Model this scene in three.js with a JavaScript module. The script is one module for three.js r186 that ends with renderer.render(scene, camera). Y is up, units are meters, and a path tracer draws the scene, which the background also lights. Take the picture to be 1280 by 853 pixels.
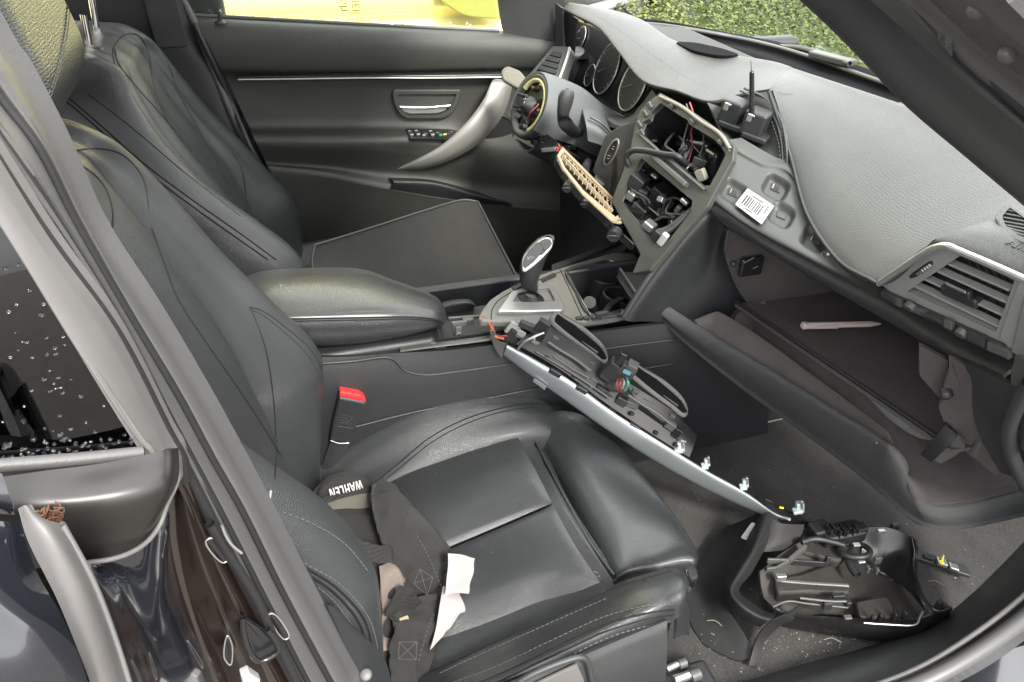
import * as THREE from 'three';
import { mergeGeometries, mergeVertices } from 'three/addons/utils/BufferGeometryUtils.js';
import { RoundedBoxGeometry } from 'three/addons/geometries/RoundedBoxGeometry.js';
import { TextGeometry } from 'three/addons/geometries/TextGeometry.js';
import { FontLoader } from 'three/addons/loaders/FontLoader.js';

// ---------------------------------------------------------------- camera, sky, sun, exposure
const scene = new THREE.Scene();
const CAM = { pos: new THREE.Vector3(0.40, 1.10, 1.15), yaw: 17.5, pitch: 33.5, roll: 1.0, f: 960 };
const camera = new THREE.PerspectiveCamera(2 * Math.atan(426.5 / CAM.f) * 180 / Math.PI, 1280 / 853, 0.02, 200);
const rad = d => d * Math.PI / 180;
const FW = new THREE.Vector3(Math.sin(rad(CAM.yaw)) * Math.cos(rad(CAM.pitch)), -Math.sin(rad(CAM.pitch)), -Math.cos(rad(CAM.yaw)) * Math.cos(rad(CAM.pitch)));
const RT0 = new THREE.Vector3(Math.cos(rad(CAM.yaw)), 0, Math.sin(rad(CAM.yaw)));
const UP0 = new THREE.Vector3().crossVectors(RT0, FW);
const RT = RT0.clone().multiplyScalar(Math.cos(rad(CAM.roll))).addScaledVector(UP0, Math.sin(rad(CAM.roll)));
const UP = UP0.clone().multiplyScalar(Math.cos(rad(CAM.roll))).addScaledVector(RT0, -Math.sin(rad(CAM.roll)));
camera.position.copy(CAM.pos);
camera.up.copy(UP);
camera.lookAt(CAM.pos.clone().add(FW));
scene.add(camera);

const renderer = new THREE.WebGLRenderer({ antialias: true });
renderer.toneMapping = THREE.LinearToneMapping;
renderer.toneMappingExposure = 6.0;
renderer.shadowMap.enabled = true;

let seed = 7;
const rnd = () => { seed = (seed * 1664525 + 1013904223) >>> 0; return seed / 4294967296; };
const rr = (a, b) => a + (b - a) * rnd();

function hash2(x, y, s) { let h = (x * 374761393 + y * 668265263 + s * 974634777) | 0; h = Math.imul(h ^ (h >>> 13), 1274126177); return ((h ^ (h >>> 16)) >>> 0) / 4294967296; }
// value noise that tiles with period p
function vn(x, y, p, s) {
  const xi = Math.floor(x), yi = Math.floor(y), xf = x - xi, yf = y - yi;
  const m = v => ((v % p) + p) % p, u = xf * xf * (3 - 2 * xf), w = yf * yf * (3 - 2 * yf);
  const a = hash2(m(xi), m(yi), s), b = hash2(m(xi + 1), m(yi), s), c = hash2(m(xi), m(yi + 1), s), d = hash2(m(xi + 1), m(yi + 1), s);
  return (a * (1 - u) + b * u) * (1 - w) + (c * (1 - u) + d * u) * w;
}
function fbm(x, y, p, s, o = 4) { let v = 0, a = .5, t = 0; for (let i = 0; i < o; i++) { v += a * vn(x, y, p, s + i); t += a; x *= 2; y *= 2; p *= 2; a *= .5; } return v / t; }

// bright overcast sky: air and cloud only
{
  const W = 512, H = 256, d = new Float32Array(W * H * 4);
  for (let y = 0; y < H; y++) for (let x = 0; x < W; x++) {
    const el = (y / (H - 1) - .5) * Math.PI;          // row 0 = below
    const t = Math.max(0, Math.sin(el));
    const c = fbm(x / W * 8, y / H * 8, 8, 3, 5);
    let b = .72 + .38 * t + (c - .5) * .5 * Math.min(1, t * 4 + .2);
    if (el < 0) b = .55;
    const i = (y * W + x) * 4;
    d[i] = b * 1.0; d[i + 1] = b * 1.0; d[i + 2] = b * 1.01; d[i + 3] = 1;
  }
  const sky = new THREE.DataTexture(d, W, H, THREE.RGBAFormat, THREE.FloatType);
  sky.mapping = THREE.EquirectangularReflectionMapping; sky.magFilter = THREE.LinearFilter; sky.minFilter = THREE.LinearFilter;
  sky.wrapS = THREE.RepeatWrapping; sky.needsUpdate = true;
  scene.background = sky; scene.environment = sky;
}
const sun = new THREE.DirectionalLight(new THREE.Color(1, .95, .86), 1.5);
sun.position.set(2.2, 6, 6.2); sun.target.position.set(.8, .3, 0);
sun.castShadow = true; sun.shadow.radius = 26; sun.shadow.mapSize.set(2048, 2048);
Object.assign(sun.shadow.camera, { left: -6, right: 6, top: 6, bottom: -6, near: .5, far: 25 });
scene.add(sun, sun.target);

// ---------------------------------------------------------------- pixel of the photograph -> point on a car plane
const V = (x, y, z) => new THREE.Vector3(x, y, z);
function rayDir(px, py) { return FW.clone().addScaledVector(RT, (px - 640) / CAM.f).addScaledVector(UP, -(py - 426.5) / CAM.f); }
function onAxis(px, py, a, v) { const d = rayDir(px, py); return CAM.pos.clone().addScaledVector(d, (v - CAM.pos[a]) / d[a]); }
const Z = (px, py, z) => onAxis(px, py, 'z', z), Y = (px, py, y) => onAxis(px, py, 'y', y), X = (px, py, x) => onAxis(px, py, 'x', x);
function plane3(A, B, C) { const n = B.clone().sub(A).cross(C.clone().sub(A)).normalize(); if (n.dot(CAM.pos.clone().sub(A)) < 0) n.negate(); return { p: A, n }; }
function onPl(px, py, pl, off = 0) { const d = rayDir(px, py); const p0 = pl.p.clone().addScaledVector(pl.n, off); const t = p0.sub(CAM.pos).dot(pl.n) / d.dot(pl.n); return CAM.pos.clone().addScaledVector(d, t); }
const lerp = (a, b, t) => a.clone().lerp(b, t);

// ---------------------------------------------------------------- geometry helpers
function plain(g) { let n = g.index ? g.toNonIndexed() : g; for (const k of Object.keys(n.attributes)) if (!['position', 'normal', 'uv'].includes(k)) n.deleteAttribute(k); return n; }
function boxUV(g) {
  const n = plain(g), p = n.attributes.position, m = n.attributes.normal, uv = new Float32Array(p.count * 2);
  for (let i = 0; i < p.count; i += 3) {
    let ax = 0, ay = 0, az = 0;
    for (let k = 0; k < 3; k++) { ax += Math.abs(m.getX(i + k)); ay += Math.abs(m.getY(i + k)); az += Math.abs(m.getZ(i + k)); }
    for (let k = 0; k < 3; k++) {
      const x = p.getX(i + k), y = p.getY(i + k), z = p.getZ(i + k);
      const [u, v] = ax > ay && ax > az ? [z, y] : ay > az ? [x, z] : [x, y];
      uv[(i + k) * 2] = u; uv[(i + k) * 2 + 1] = v;
    }
  }
  n.setAttribute('uv', new THREE.BufferAttribute(uv, 2)); return n;
}
const merge = l => mergeGeometries(l.flat(9).map(g => g.userData.own ? plain(g) : boxUV(g)));
const crm = (a, b, c, d, t) => { const t2 = t * t, t3 = t2 * t; return .5 * (2 * b + (c - a) * t + (2 * a - 5 * b + 4 * c - d) * t2 + (3 * b - a - 3 * c + d) * t3); };
function crPts(pts, t) {
  const n = pts.length - 1; let f = Math.min(Math.max(t, 0), 1) * n, i = Math.min(Math.floor(f), n - 1); f -= i;
  const b = pts[i], c = pts[i + 1], a = i > 0 ? pts[i - 1] : b.clone().multiplyScalar(2).sub(c), d = i < n - 1 ? pts[i + 2] : c.clone().multiplyScalar(2).sub(b);
  return V(crm(a.x, b.x, c.x, d.x, f), crm(a.y, b.y, c.y, d.y, f), crm(a.z, b.z, c.z, d.z, f));
}
// smooth surface through a grid of points; rows along v, points in a row along u
class Surf {
  constructor(rows, disp) { this.rows = rows; this.disp = disp; }
  base(u, v) { return crPts(this.rows.map(r => crPts(r, u)), v); }
  nb(u, v) { const e = .004, u0 = Math.max(0, u - e), u1 = Math.min(1, u + e), v0 = Math.max(0, v - e), v1 = Math.min(1, v + e); const n = this.base(u1, v).sub(this.base(u0, v)).cross(this.base(u, v1).sub(this.base(u, v0))).normalize(); return n; }
  face() { if (this.sg === undefined) { const p = this.base(.5, .5); this.sg = this.nb(.5, .5).dot(CAM.pos.clone().sub(p)) < 0 ? -1 : 1; } return this.sg; }
  at(u, v, off = 0) { const p = this.base(u, v); const d = (this.disp ? this.disp(u, v) : 0) + off; return d ? p.addScaledVector(this.nb(u, v), d * this.face()) : p; }
  geo(nu = 24, nv = 24, th = 0) {
    const s = this.face(), P = [], uv = [];
    for (let j = 0; j <= nv; j++) for (let i = 0; i <= nu; i++) P.push(this.at(i / nu, j / nv));
    const W = nu + 1; let lu = 0, lv = 0; const jm = nv >> 1, im = nu >> 1;
    for (let i = 0; i < nu; i++) lu += P[jm * W + i].distanceTo(P[jm * W + i + 1]);
    for (let j = 0; j < nv; j++) lv += P[j * W + im].distanceTo(P[(j + 1) * W + im]);
    for (let j = 0; j <= nv; j++) for (let i = 0; i <= nu; i++) uv.push(i / nu * lu, j / nv * lv);
    const idx = [], N = P.length;
    for (let j = 0; j < nv; j++) for (let i = 0; i < nu; i++) {
      const a = j * W + i, b = a + 1, c = a + W, d = c + 1;
      if (s > 0) idx.push(a, b, d, a, d, c); else idx.push(a, d, b, a, c, d);
    }
    const g = new THREE.BufferGeometry(); g.setAttribute('position', new THREE.BufferAttribute(new Float32Array(P.flatMap(p => [p.x, p.y, p.z])), 3));
    g.setAttribute('uv', new THREE.BufferAttribute(new Float32Array(uv), 2)); g.setIndex(idx); g.computeVertexNormals();
    let out = plain(g);
    if (th) {
      const nm = g.attributes.normal, Q = P.map((p, i) => p.clone().addScaledVector(V(nm.getX(i), nm.getY(i), nm.getZ(i)), -th));
      const pos = [], uu = []; const tri = (a, b, c) => { for (const p of [a, b, c]) { pos.push(p.x, p.y, p.z); uu.push(p.x + p.z * .3, p.y + p.z * .6); } };
      const quad = (a, b, c, d) => { tri(a, b, c); tri(a, c, d); };
      for (let j = 0; j < nv; j++) for (let i = 0; i < nu; i++) { const a = j * W + i; if (s > 0) quad(Q[a], Q[a + W], Q[a + W + 1], Q[a + 1]); else quad(Q[a], Q[a + 1], Q[a + W + 1], Q[a + W]); }
      for (let i = 0; i < nu; i++) { quad(P[i], Q[i], Q[i + 1], P[i + 1]); const a = nv * W + i; quad(P[a], P[a + 1], Q[a + 1], Q[a]); }
      for (let j = 0; j < nv; j++) { const a = j * W, b = a + nu; quad(P[a], P[a + W], Q[a + W], Q[a]); quad(P[b], Q[b], Q[b + W], P[b + W]); }
      const h = new THREE.BufferGeometry(); h.setAttribute('position', new THREE.BufferAttribute(new Float32Array(pos), 3)); h.setAttribute('uv', new THREE.BufferAttribute(new Float32Array(uu), 2)); h.computeVertexNormals();
      out = mergeGeometries([out, h]);
    }
    out.userData.own = true; return out;
  }
  line(path, n = 40, off = 0) { const c = path.map(([u, v]) => V(u, v, 0)); const o = []; for (let i = 0; i <= n; i++) { const q = crPts(c, i / n); o.push(this.at(Math.min(1, Math.max(0, q.x)), Math.min(1, Math.max(0, q.y)), off)); } return o; }
}
const surf = (rows, disp) => new Surf(rows, disp);
const puff = (h, p = 4) => (u, v) => h * Math.pow(Math.max(0, (1 - Math.pow(Math.abs(2 * u - 1), p)) * (1 - Math.pow(Math.abs(2 * v - 1), p))), .5);
class CRC extends THREE.Curve { constructor(p, closed) { super(); this.c = new THREE.CatmullRomCurve3(p, closed, 'centripetal'); } getPoint(t, o = V(0, 0, 0)) { return this.c.getPoint(t, o); } }
function tube(pts, r, seg, closed = false, rs = 7) { return new THREE.TubeGeometry(new CRC(pts, closed), seg || Math.max(8, pts.length * 5), r, rs, closed); }
// flat plate: polygon of 3-D points (about coplanar), its front towards the camera, thickness away from it
function frameOf(pts) {
  const n = V(0, 0, 0), c = V(0, 0, 0);
  pts.forEach((a, i) => { const b = pts[(i + 1) % pts.length]; n.x += (a.y - b.y) * (a.z + b.z); n.y += (a.z - b.z) * (a.x + b.x); n.z += (a.x - b.x) * (a.y + b.y); c.add(a); });
  c.divideScalar(pts.length); n.normalize(); if (n.dot(CAM.pos.clone().sub(c)) < 0) n.negate();
  const x = pts[1].clone().sub(pts[0]); x.addScaledVector(n, -x.dot(n)).normalize(); const y = n.clone().cross(x);
  return { c, n, x, y, m: new THREE.Matrix4().makeBasis(x, y, n).setPosition(c), to: p => { const d = p.clone().sub(c); return new THREE.Vector2(d.dot(x), d.dot(y)); } };
}
function plate(pts, th, { bevel = 0, holes = [], off = 0, round = 0, seg = 2 } = {}) {
  const f = frameOf(pts); const P = pts.map(f.to);
  const sh = new THREE.Shape(); outline(sh, P, round);
  for (const h of holes) { const q = new THREE.Path(); outline(q, h.map(f.to), round ? Math.min(round, .006) : 0); sh.holes.push(q); }
  const g = new THREE.ExtrudeGeometry(sh, { depth: Math.max(1e-4, th - bevel * 2), bevelEnabled: bevel > 0, bevelThickness: bevel, bevelSize: bevel, bevelOffset: -bevel, bevelSegments: seg, curveSegments: 8 });
  g.translate(0, 0, -th + bevel + off); g.applyMatrix4(f.m); return g;
}
function outline(sh, P, r) {
  const n = P.length;
  if (!r) { P.forEach((p, i) => i ? sh.lineTo(p.x, p.y) : sh.moveTo(p.x, p.y)); sh.closePath(); return; }
  for (let i = 0; i < n; i++) {
    const a = P[(i + n - 1) % n], b = P[i], c = P[(i + 1) % n], da = a.clone().sub(b), dc = c.clone().sub(b), la = da.length(), lc = dc.length();
    const k = Math.min(r, la * .45, lc * .45), s = b.clone().addScaledVector(da, k / la), e = b.clone().addScaledVector(dc, k / lc);
    i ? sh.lineTo(s.x, s.y) : sh.moveTo(s.x, s.y); sh.quadraticCurveTo(b.x, b.y, e.x, e.y);
  }
  sh.closePath();
}
// rounded box with its own axes: centre c, x axis along ax, y axis near ay
function box(c, w, h, d, r = .002, ax = V(1, 0, 0), ay = V(0, 1, 0)) {
  const g = new RoundedBoxGeometry(w, h, d, 2, Math.min(r, w * .49, h * .49, d * .49));
  const x = ax.clone().normalize(), z = x.clone().cross(ay).normalize(), y = z.clone().cross(x);
  g.applyMatrix4(new THREE.Matrix4().makeBasis(x, y, z).setPosition(c)); return g;
}
function bar(a, b, w, h, up = V(0, 1, 0), r = .001) { const d = b.clone().sub(a); return box(a.clone().add(b).multiplyScalar(.5), d.length(), h, w, r, d, up); }
function cyl(a, b, r1, r2 = r1, seg = 20) { const d = b.clone().sub(a), g = new THREE.CylinderGeometry(r2, r1, d.length(), seg); g.applyQuaternion(new THREE.Quaternion().setFromUnitVectors(V(0, 1, 0), d.clone().normalize())); g.translate((a.x + b.x) / 2, (a.y + b.y) / 2, (a.z + b.z) / 2); return g; }
function lathe(prof, c, axis, seg = 40) { const g = new THREE.LatheGeometry(prof.map(([r, y]) => new THREE.Vector2(r, y)), seg); g.applyQuaternion(new THREE.Quaternion().setFromUnitVectors(V(0, 1, 0), axis.clone().normalize())); g.translate(c.x, c.y, c.z); return g; }
// ribbon that follows points, width along w(t)
function ribbon(A, B, th = .0015, nu = 6, nv = 40, disp) { return surf(A.map((a, i) => [a, lerp(a, B[i], .5), B[i]]), disp).geo(nu, nv, th); }
function stitch(pts, len = .0042, gap = .0028, r = .0006) {
  const c = new CRC(pts), L = c.getLength(), n = Math.max(1, Math.floor(L / (len + gap))), o = [];
  for (let i = 0; i < n; i++) { const a = c.getPointAt(i / n), b = c.getPointAt(Math.min(1, i / n + len / L)); const g = cyl(a, b, r, r, 5); o.push(g); }
  return o;
}

// ---------------------------------------------------------------- things and parts
const bases = new WeakMap(), taken = new Map();
function numbered(n) { const k = taken.get(n) || 0; taken.set(n, k + 1); return k ? n + '_' + String(k).padStart(3, '0') : n; }
function thing(name, base, label, category, group) {
  const o = new THREE.Group(); o.name = numbered(name); o.position.copy(base); o.userData = { label, category }; if (group) o.userData.group = group;
  bases.set(o, base.clone()); scene.add(o); return o;
}
function part(parent, name, geos, mat, opt = {}) {
  const g = merge(Array.isArray(geos) ? geos : [geos]), b = bases.get(parent); g.translate(-b.x, -b.y, -b.z);
  const m = new THREE.Mesh(g, mat); m.name = name; m.castShadow = m.receiveShadow = true; bases.set(m, b);
  if (opt.label) m.userData.label = opt.label; if (opt.kind) m.userData.kind = opt.kind;
  parent.add(m); return m;
}
function solo(name, geos, mat, ud) {
  const g = merge(Array.isArray(geos) ? geos : [geos]); g.computeBoundingBox(); const c = g.boundingBox.getCenter(V(0, 0, 0)); c.y = g.boundingBox.min.y; g.translate(-c.x, -c.y, -c.z);
  const m = new THREE.Mesh(g, mat); m.name = numbered(name); m.position.copy(c); m.castShadow = m.receiveShadow = true; Object.assign(m.userData, ud); scene.add(m); bases.set(m, c); return m;
}

// ---------------------------------------------------------------- materials
function tex(n, fn, { srgb = false, rep = 1 } = {}) {
  const d = new Uint8Array(n * n * 4);
  for (let y = 0; y < n; y++) for (let x = 0; x < n; x++) { const c = fn(x / n, y / n), i = (y * n + x) * 4; const a = Array.isArray(c) ? c : [c, c, c]; for (let k = 0; k < 3; k++) d[i + k] = Math.max(0, Math.min(255, a[k] * 255)); d[i + 3] = 255; }
  const t = new THREE.DataTexture(d, n, n); t.wrapS = t.wrapT = THREE.RepeatWrapping; t.magFilter = THREE.LinearFilter; t.minFilter = THREE.LinearMipmapLinearFilter; t.generateMipmaps = true; if (srgb) t.colorSpace = THREE.SRGBColorSpace; t.repeat.set(rep, rep); t.needsUpdate = true; return t;
}
function cells(n, k, s, edge) { // leather pores: tiling Worley F2-F1
  const pts = []; for (let j = 0; j < k; j++) for (let i = 0; i < k; i++) pts.push([(i + .15 + .7 * hash2(i, j, s)) / k, (j + .15 + .7 * hash2(i, j, s + 9)) / k]);
  return tex(n, (x, y) => {
    const ci = Math.floor(x * k), cj = Math.floor(y * k); let a = 9, b = 9;
    for (let dj = -1; dj <= 1; dj++) for (let di = -1; di <= 1; di++) {
      const ii = ci + di, jj = cj + dj, p = pts[((jj % k + k) % k) * k + ((ii % k + k) % k)];
      const px = p[0] + (ii - ((ii % k + k) % k)) / k, py = p[1] + (jj - ((jj % k + k) % k)) / k, d = Math.hypot(x - px, y - py) * k; if (d < a) { b = a; a = d; } else if (d < b) b = d;
    }
    return Math.min(1, (b - a) / edge) * .75 + .25 * fbm(x * 16, y * 16, 16, s + 4, 3);
  });
}
const leatherB = cells(512, 32, 5, .55); leatherB.repeat.set(11, 11);      // tile 9 cm
const grainB = cells(512, 44, 21, .8); grainB.repeat.set(14, 14);
const fuzzB = tex(512, (x, y) => .6 * hash2(Math.floor(x * 512), Math.floor(y * 512), 2) + .4 * fbm(x * 64, y * 64, 64, 5, 3)); fuzzB.repeat.set(5, 5);
const patchy = (lo, hi, f, s, tint = [1, 1, 1], rep = 1) => tex(256, (x, y) => { const v = Math.min(1, lo + (hi - lo) * 1.3 * fbm(x * f, y * f, f, s, 5)); return [v * tint[0], v * tint[1], v * tint[2]]; }, { rep });
const M = {};
const std = (n, c, rough, o = {}) => M[n] = new THREE.MeshStandardMaterial({ color: new THREE.Color().setRGB(...c), roughness: rough, ...o });
const phy = (n, c, rough, o = {}) => M[n] = new THREE.MeshPhysicalMaterial({ color: new THREE.Color().setRGB(...c), roughness: rough, ...o });
const scuff = patchy(.75, 1, 6, 31, [1, 1, 1], 3);
phy('leather', [.022, .0245, .026], .36, { clearcoat: .18, clearcoatRoughness: .38, bumpMap: leatherB, bumpScale: .00045, roughnessMap: patchy(.85, 1, 5, 40, [1, 1, 1], 3) });
phy('leatherSmooth', [.019, .0208, .022], .29, { clearcoat: .5, clearcoatRoughness: .28, bumpMap: grainB, bumpScale: .0003, roughnessMap: patchy(.8, 1, 5, 41, [1, 1, 1], 3) });
phy('armrest', [.019, .0208, .022], .27, { clearcoat: .5, clearcoatRoughness: .28, bumpMap: grainB, bumpScale: .0004, roughnessMap: patchy(.82, 1, 5, 42, [1, 1, 1], 3) });
std('dash', [.047, .049, .047], .45, { map: patchy(.80, 1.05, 9, 143, [1, 1, .99], 2.3), bumpMap: leatherB, bumpScale: .0006, roughnessMap: patchy(.84, 1, 4, 43, [1, 1, 1], 2) });
std('dashSmooth', [.032, .0338, .032], .48, { bumpMap: grainB, bumpScale: .00015 });
std('plastic', [.024, .0255, .0265], .5, { bumpMap: grainB, bumpScale: .0002, roughnessMap: scuff });
std('plasticDark', [.0145, .0155, .017], .5, { bumpMap: grainB, bumpScale: .0002, roughnessMap: scuff });
std('plasticGrey', [.055, .057, .054], .5, { bumpMap: grainB, bumpScale: .0001, roughnessMap: scuff });
std('gloss', [.012, .012, .013], .18, { roughnessMap: scuff });
std('black', [.005, .005, .0055], .6);
std('door', [.033, .0335, .030], .52, { bumpMap: leatherB, bumpScale: .0003, roughnessMap: scuff });
std('rubber', [.068, .067, .068], .5, { bumpMap: fuzzB, bumpScale: .00015, roughnessMap: scuff });
std('rubberPale', [.095, .092, .092], .55, { bumpMap: fuzzB, bumpScale: .0001, map: patchy(.7, 1, 5, 61, [1, .99, .97], 4) });
std('carpet', [.048, .0465, .045], .95, { bumpMap: fuzzB, bumpScale: .002, map: tex(512, (x, y) => { const h = hash2(Math.floor(x * 170), Math.floor(y * 170), 8); const v = .35 + .35 * fbm(x * 8, y * 8, 8, 9, 5) + .45 * h + (h > .985 ? .5 : 0); return [v, v * .99, v * .985]; }, { rep: 3 }) });
std('matPile', [.030, .029, .027], .95, { bumpMap: fuzzB, bumpScale: .002, map: tex(512, (x, y) => { const h = hash2(Math.floor(x * 256), Math.floor(y * 256), 18); const v = .3 + .2 * fbm(x * 6, y * 6, 6, 19, 4) + .7 * h; return [v, v, v]; }, { rep: 5 }) });
phy('flock', [.050, .043, .043], .95, { bumpMap: fuzzB, bumpScale: .0008, sheen: .6, sheenRoughness: .5, sheenColor: new THREE.Color().setRGB(.25, .22, .22), map: patchy(.7, 1, 6, 71, [1, 1, 1], 4) });
std('silver', [.27, .295, .305], .42, { metalness: .65, roughnessMap: scuff });
std('satin', [.42, .42, .41], .35, { metalness: .8 });
std('brightTrim', [.72, .72, .71], .28, { metalness: .9 }); std('chrome', [.8, .8, .8], .12, { metalness: 1 });
std('steel', [.45, .45, .44], .35, { metalness: .9 });
std('beige', [.27, .21, .135], .5);
std('cream', [.17, .158, .13], .6);
std('white', [.27, .27, .267], .5);
std('paper', [.23, .224, .222], .8, { side: THREE.DoubleSide, map: patchy(.88, 1, 6, 75, [1, .98, .97], 3) });
std('red', [.42, .022, .025], .35); std('orange', [.36, .10, .025], .5); std('blue', [.03, .22, .75], .4); std('green', [.03, .26, .18], .45); std('wireRed', [.24, .03, .035], .5); std('yellow', [.75, .62, .05], .5); std('cyan', [.10, .24, .30], .5);
std('foam', [.13, .125, .12], .95, { bumpMap: fuzzB, bumpScale: .002 });
std('fabric', [.024, .023, .0215], .75, { map: tex(256, (x, y) => { const w = Math.floor(x * 64) + Math.floor(y * 64); return .42 + .4 * ((w & 1) ? 1 : 0) * (.6 + .4 * hash2(Math.floor(x * 64), Math.floor(y * 64), 3)) + .25 * fbm(x * 5, y * 5, 5, 8, 4); }, { rep: 11 }), bumpMap: tex(128, (x, y) => .5 + .5 * Math.sin(x * 6.283 * 16) * Math.sin(y * 6.283 * 16), { rep: 22 }), bumpScale: .0016 });
std('webbing', [.026, .025, .023], .7, { map: tex(256, (x, y) => .4 + .5 * (((Math.floor(x * 48) + Math.floor(y * 24)) % 3) / 2), { rep: 10 }), bumpMap: tex(128, (x, y) => .5 + .5 * Math.sin((x + y) * 6.283 * 12), { rep: 26 }), bumpScale: .002 });
phy('paint', [.008, .009, .013], .12, { clearcoat: 1, clearcoatRoughness: .05 });
phy('paintBrown', [.012, .0075, .006], .16, { clearcoat: .8, clearcoatRoughness: .08 });
std('frameGrey', [.038, .039, .037], .5, { bumpMap: grainB, bumpScale: .0002, roughnessMap: scuff, map: patchy(.6, 1.1, 8, 151, [1, 1, .97], 5) }); std('headliner', [.45, .44, .42], .9); std('gloss2', [.010, .010, .0105], .3, { roughnessMap: scuff }); phy('seam', [.007, .0075, .008], .7, { specularIntensity: .35 }); std('lidSkin', [.040, .042, .042], .5, { bumpMap: leatherB, bumpScale: .0005, roughnessMap: scuff }); phy('abs', [.0075, .008, .0085], .42, { specularIntensity: .55, roughnessMap: patchy(.7, 1, 6, 131, [1, 1, 1], 5) }); phy('matte', [.006, .006, .007], .95, { specularIntensity: .12 });
std('capPlastic', [.013, .0125, .012], .4, { roughnessMap: patchy(.5, 1, 5, 90, [1, 1, 1], 6), map: patchy(.45, 1, 6, 91, [1, .97, .9], 7) });
phy('tint', [.10, .10, .13], .02, { transmission: 1, thickness: 0, ior: 1.5 });
phy('glass', [.93, .96, .93], .0, { transmission: 1, thickness: 0, ior: 1.5 });
phy('water', [1, 1, 1], .02, { transmission: 1, thickness: .002, ior: 1.33 });
std('thread', [.07, .074, .074], .7);

// ================================================================ outside: ground, hedge, vehicles
const GY = -.36;
std('ground', [.30, .29, .27], .95, { bumpMap: fuzzB, bumpScale: .01, map: tex(512, (x, y) => { const h = vn(x * 128, y * 128, 128, 8), g = fbm(x * 10, y * 10, 10, 9, 5); const v = .35 + .5 * h + .25 * g; return [v, v * .98, v * .94]; }, { rep: .8 }) });
{
  const g = new THREE.PlaneGeometry(160, 160); g.rotateX(-Math.PI / 2);
  const m = solo('ground', [g], M.ground, { kind: 'structure', label: 'pale gravel and paving beneath and around the car', category: 'ground' }); m.position.y = GY;
}
// leafy ground-cover bank ahead of the car
{
  const t = thing('hedge', V(4.6, GY, -4.8), 'yellow green leafy hedge seen through the windscreen', 'hedge');
  const leaf = new THREE.BufferGeometry();
  leaf.setAttribute('position', new THREE.BufferAttribute(new Float32Array([-.5, 0, 0, 0, .06, .42, .5, 0, 0, 0, .06, -.42, 0, .1, 0]), 3));
  leaf.setIndex([0, 1, 4, 1, 2, 4, 2, 3, 4, 3, 0, 4]); leaf.computeVertexNormals();
  const lm = new THREE.MeshPhysicalMaterial({ color: 0xffffff, roughness: .7, side: THREE.DoubleSide, transmission: .25, thickness: 0 });
  const N = 95000, im = new THREE.InstancedMesh(leaf, lm, N); im.name = 'foliage'; im.userData.kind = 'stuff';
  const q = new THREE.Quaternion(), e = new THREE.Euler(), mm = new THREE.Matrix4(), col = new THREE.Color();
  for (let i = 0; i < N; i++) {
    const u = rr(-6.5, 6.5), w = Math.pow(rnd(), .8) * 3.6 - .7, ang = rad(38);           // band along the lane edge
    const x = u * Math.cos(ang) + w * Math.sin(ang), z = u * Math.sin(ang) - w * Math.cos(ang);
    const clump = fbm((x + 20) * .9, (z + 20) * .9, 256, 77, 4), h = Math.max(.02, (.12 + .5 * Math.max(0, w + .7) / 3) * (0.35 + 1.5 * clump));
    const y = h * Math.sqrt(rnd()), s = rr(.015, .045);
    e.set(rr(-.8, .8), rr(0, 6.3), rr(-.8, .8)); q.setFromEuler(e); mm.compose(V(x, y, z), q, V(s, s, s)); im.setMatrixAt(i, mm);
    const k = rnd(), b = rr(.6, 1.15) * (.6 + .8 * clump); col.setRGB((.055 + .07 * k) * b, (.088 + .055 * k) * b, (.008 + .008 * k) * b); im.setColorAt(i, col);
  }
  std('under', [.035, .055, .008], .95);
  { const rw = []; for (let j = 0; j <= 6; j++) { const w = -1.0 + j * .8, ro = []; for (let i = 0; i <= 8; i++) { const u = -7 + i * 1.75, ang = rad(38); ro.push(V(4.6 + u * Math.cos(ang) + w * Math.sin(ang), GY + .01 + .1 * Math.max(0, w + .7) * .55, -4.8 + u * Math.sin(ang) - w * Math.cos(ang))); } rw.push(ro); } part(t, 'undergrowth', surf(rw).geo(30, 20, .02), M.under); }
  t.add(im); im.castShadow = im.receiveShadow = true;
}
// pale car parked beyond the lane
{
  const c = V(4.15, GY, -7.15), t = thing('parked_car', c, 'pale silver car parked beyond the windscreen', 'car');
  std('carSilver', [.20, .205, .21], .3, { metalness: .2 });
  const ax = V(.8, 0, -.6), ay = V(0, 1, 0), az = V(.6, 0, .8), at = (a, y, b) => c.clone().addScaledVector(ax, a).addScaledVector(az, b).add(V(0, y, 0));
  const prof = [[-2.1, .35], [-2.15, .75], [-1.5, .95], [-.9, 1.42], [.7, 1.44], [1.5, 1.0], [2.1, .85], [2.2, .4], [2.1, .22], [-2.0, .22]];
  part(t, 'body', plate(prof.map(([a, y]) => at(a, y, .85)), 1.7, { bevel: .06, round: .15 }), M.carSilver);
  part(t, 'bumper', [box(at(-.2, .42, .9), 3.9, .16, .1, .04, ax)], M.carSilver);
  part(t, 'skirt', [box(at(-.2, .24, .88), 3.7, .08, .08, .03, ax)], M.white);
  for (const a of [-1.35, 1.35]) { const w = part(t, 'wheel', [cyl(at(a, .32, .7), at(a, .32, .9), .32, .32, 32)], M.rubber); part(w, 'rim', [cyl(at(a, .32, .9), at(a, .32, .91), .2, .2, 24)], M.satin); }
  part(t, 'side_window', plate([at(-1.2, 1.0, .88), at(-.8, 1.35, .88), at(.6, 1.37, .88), at(1.3, 1.02, .88)], .02), M.tint);
}
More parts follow.
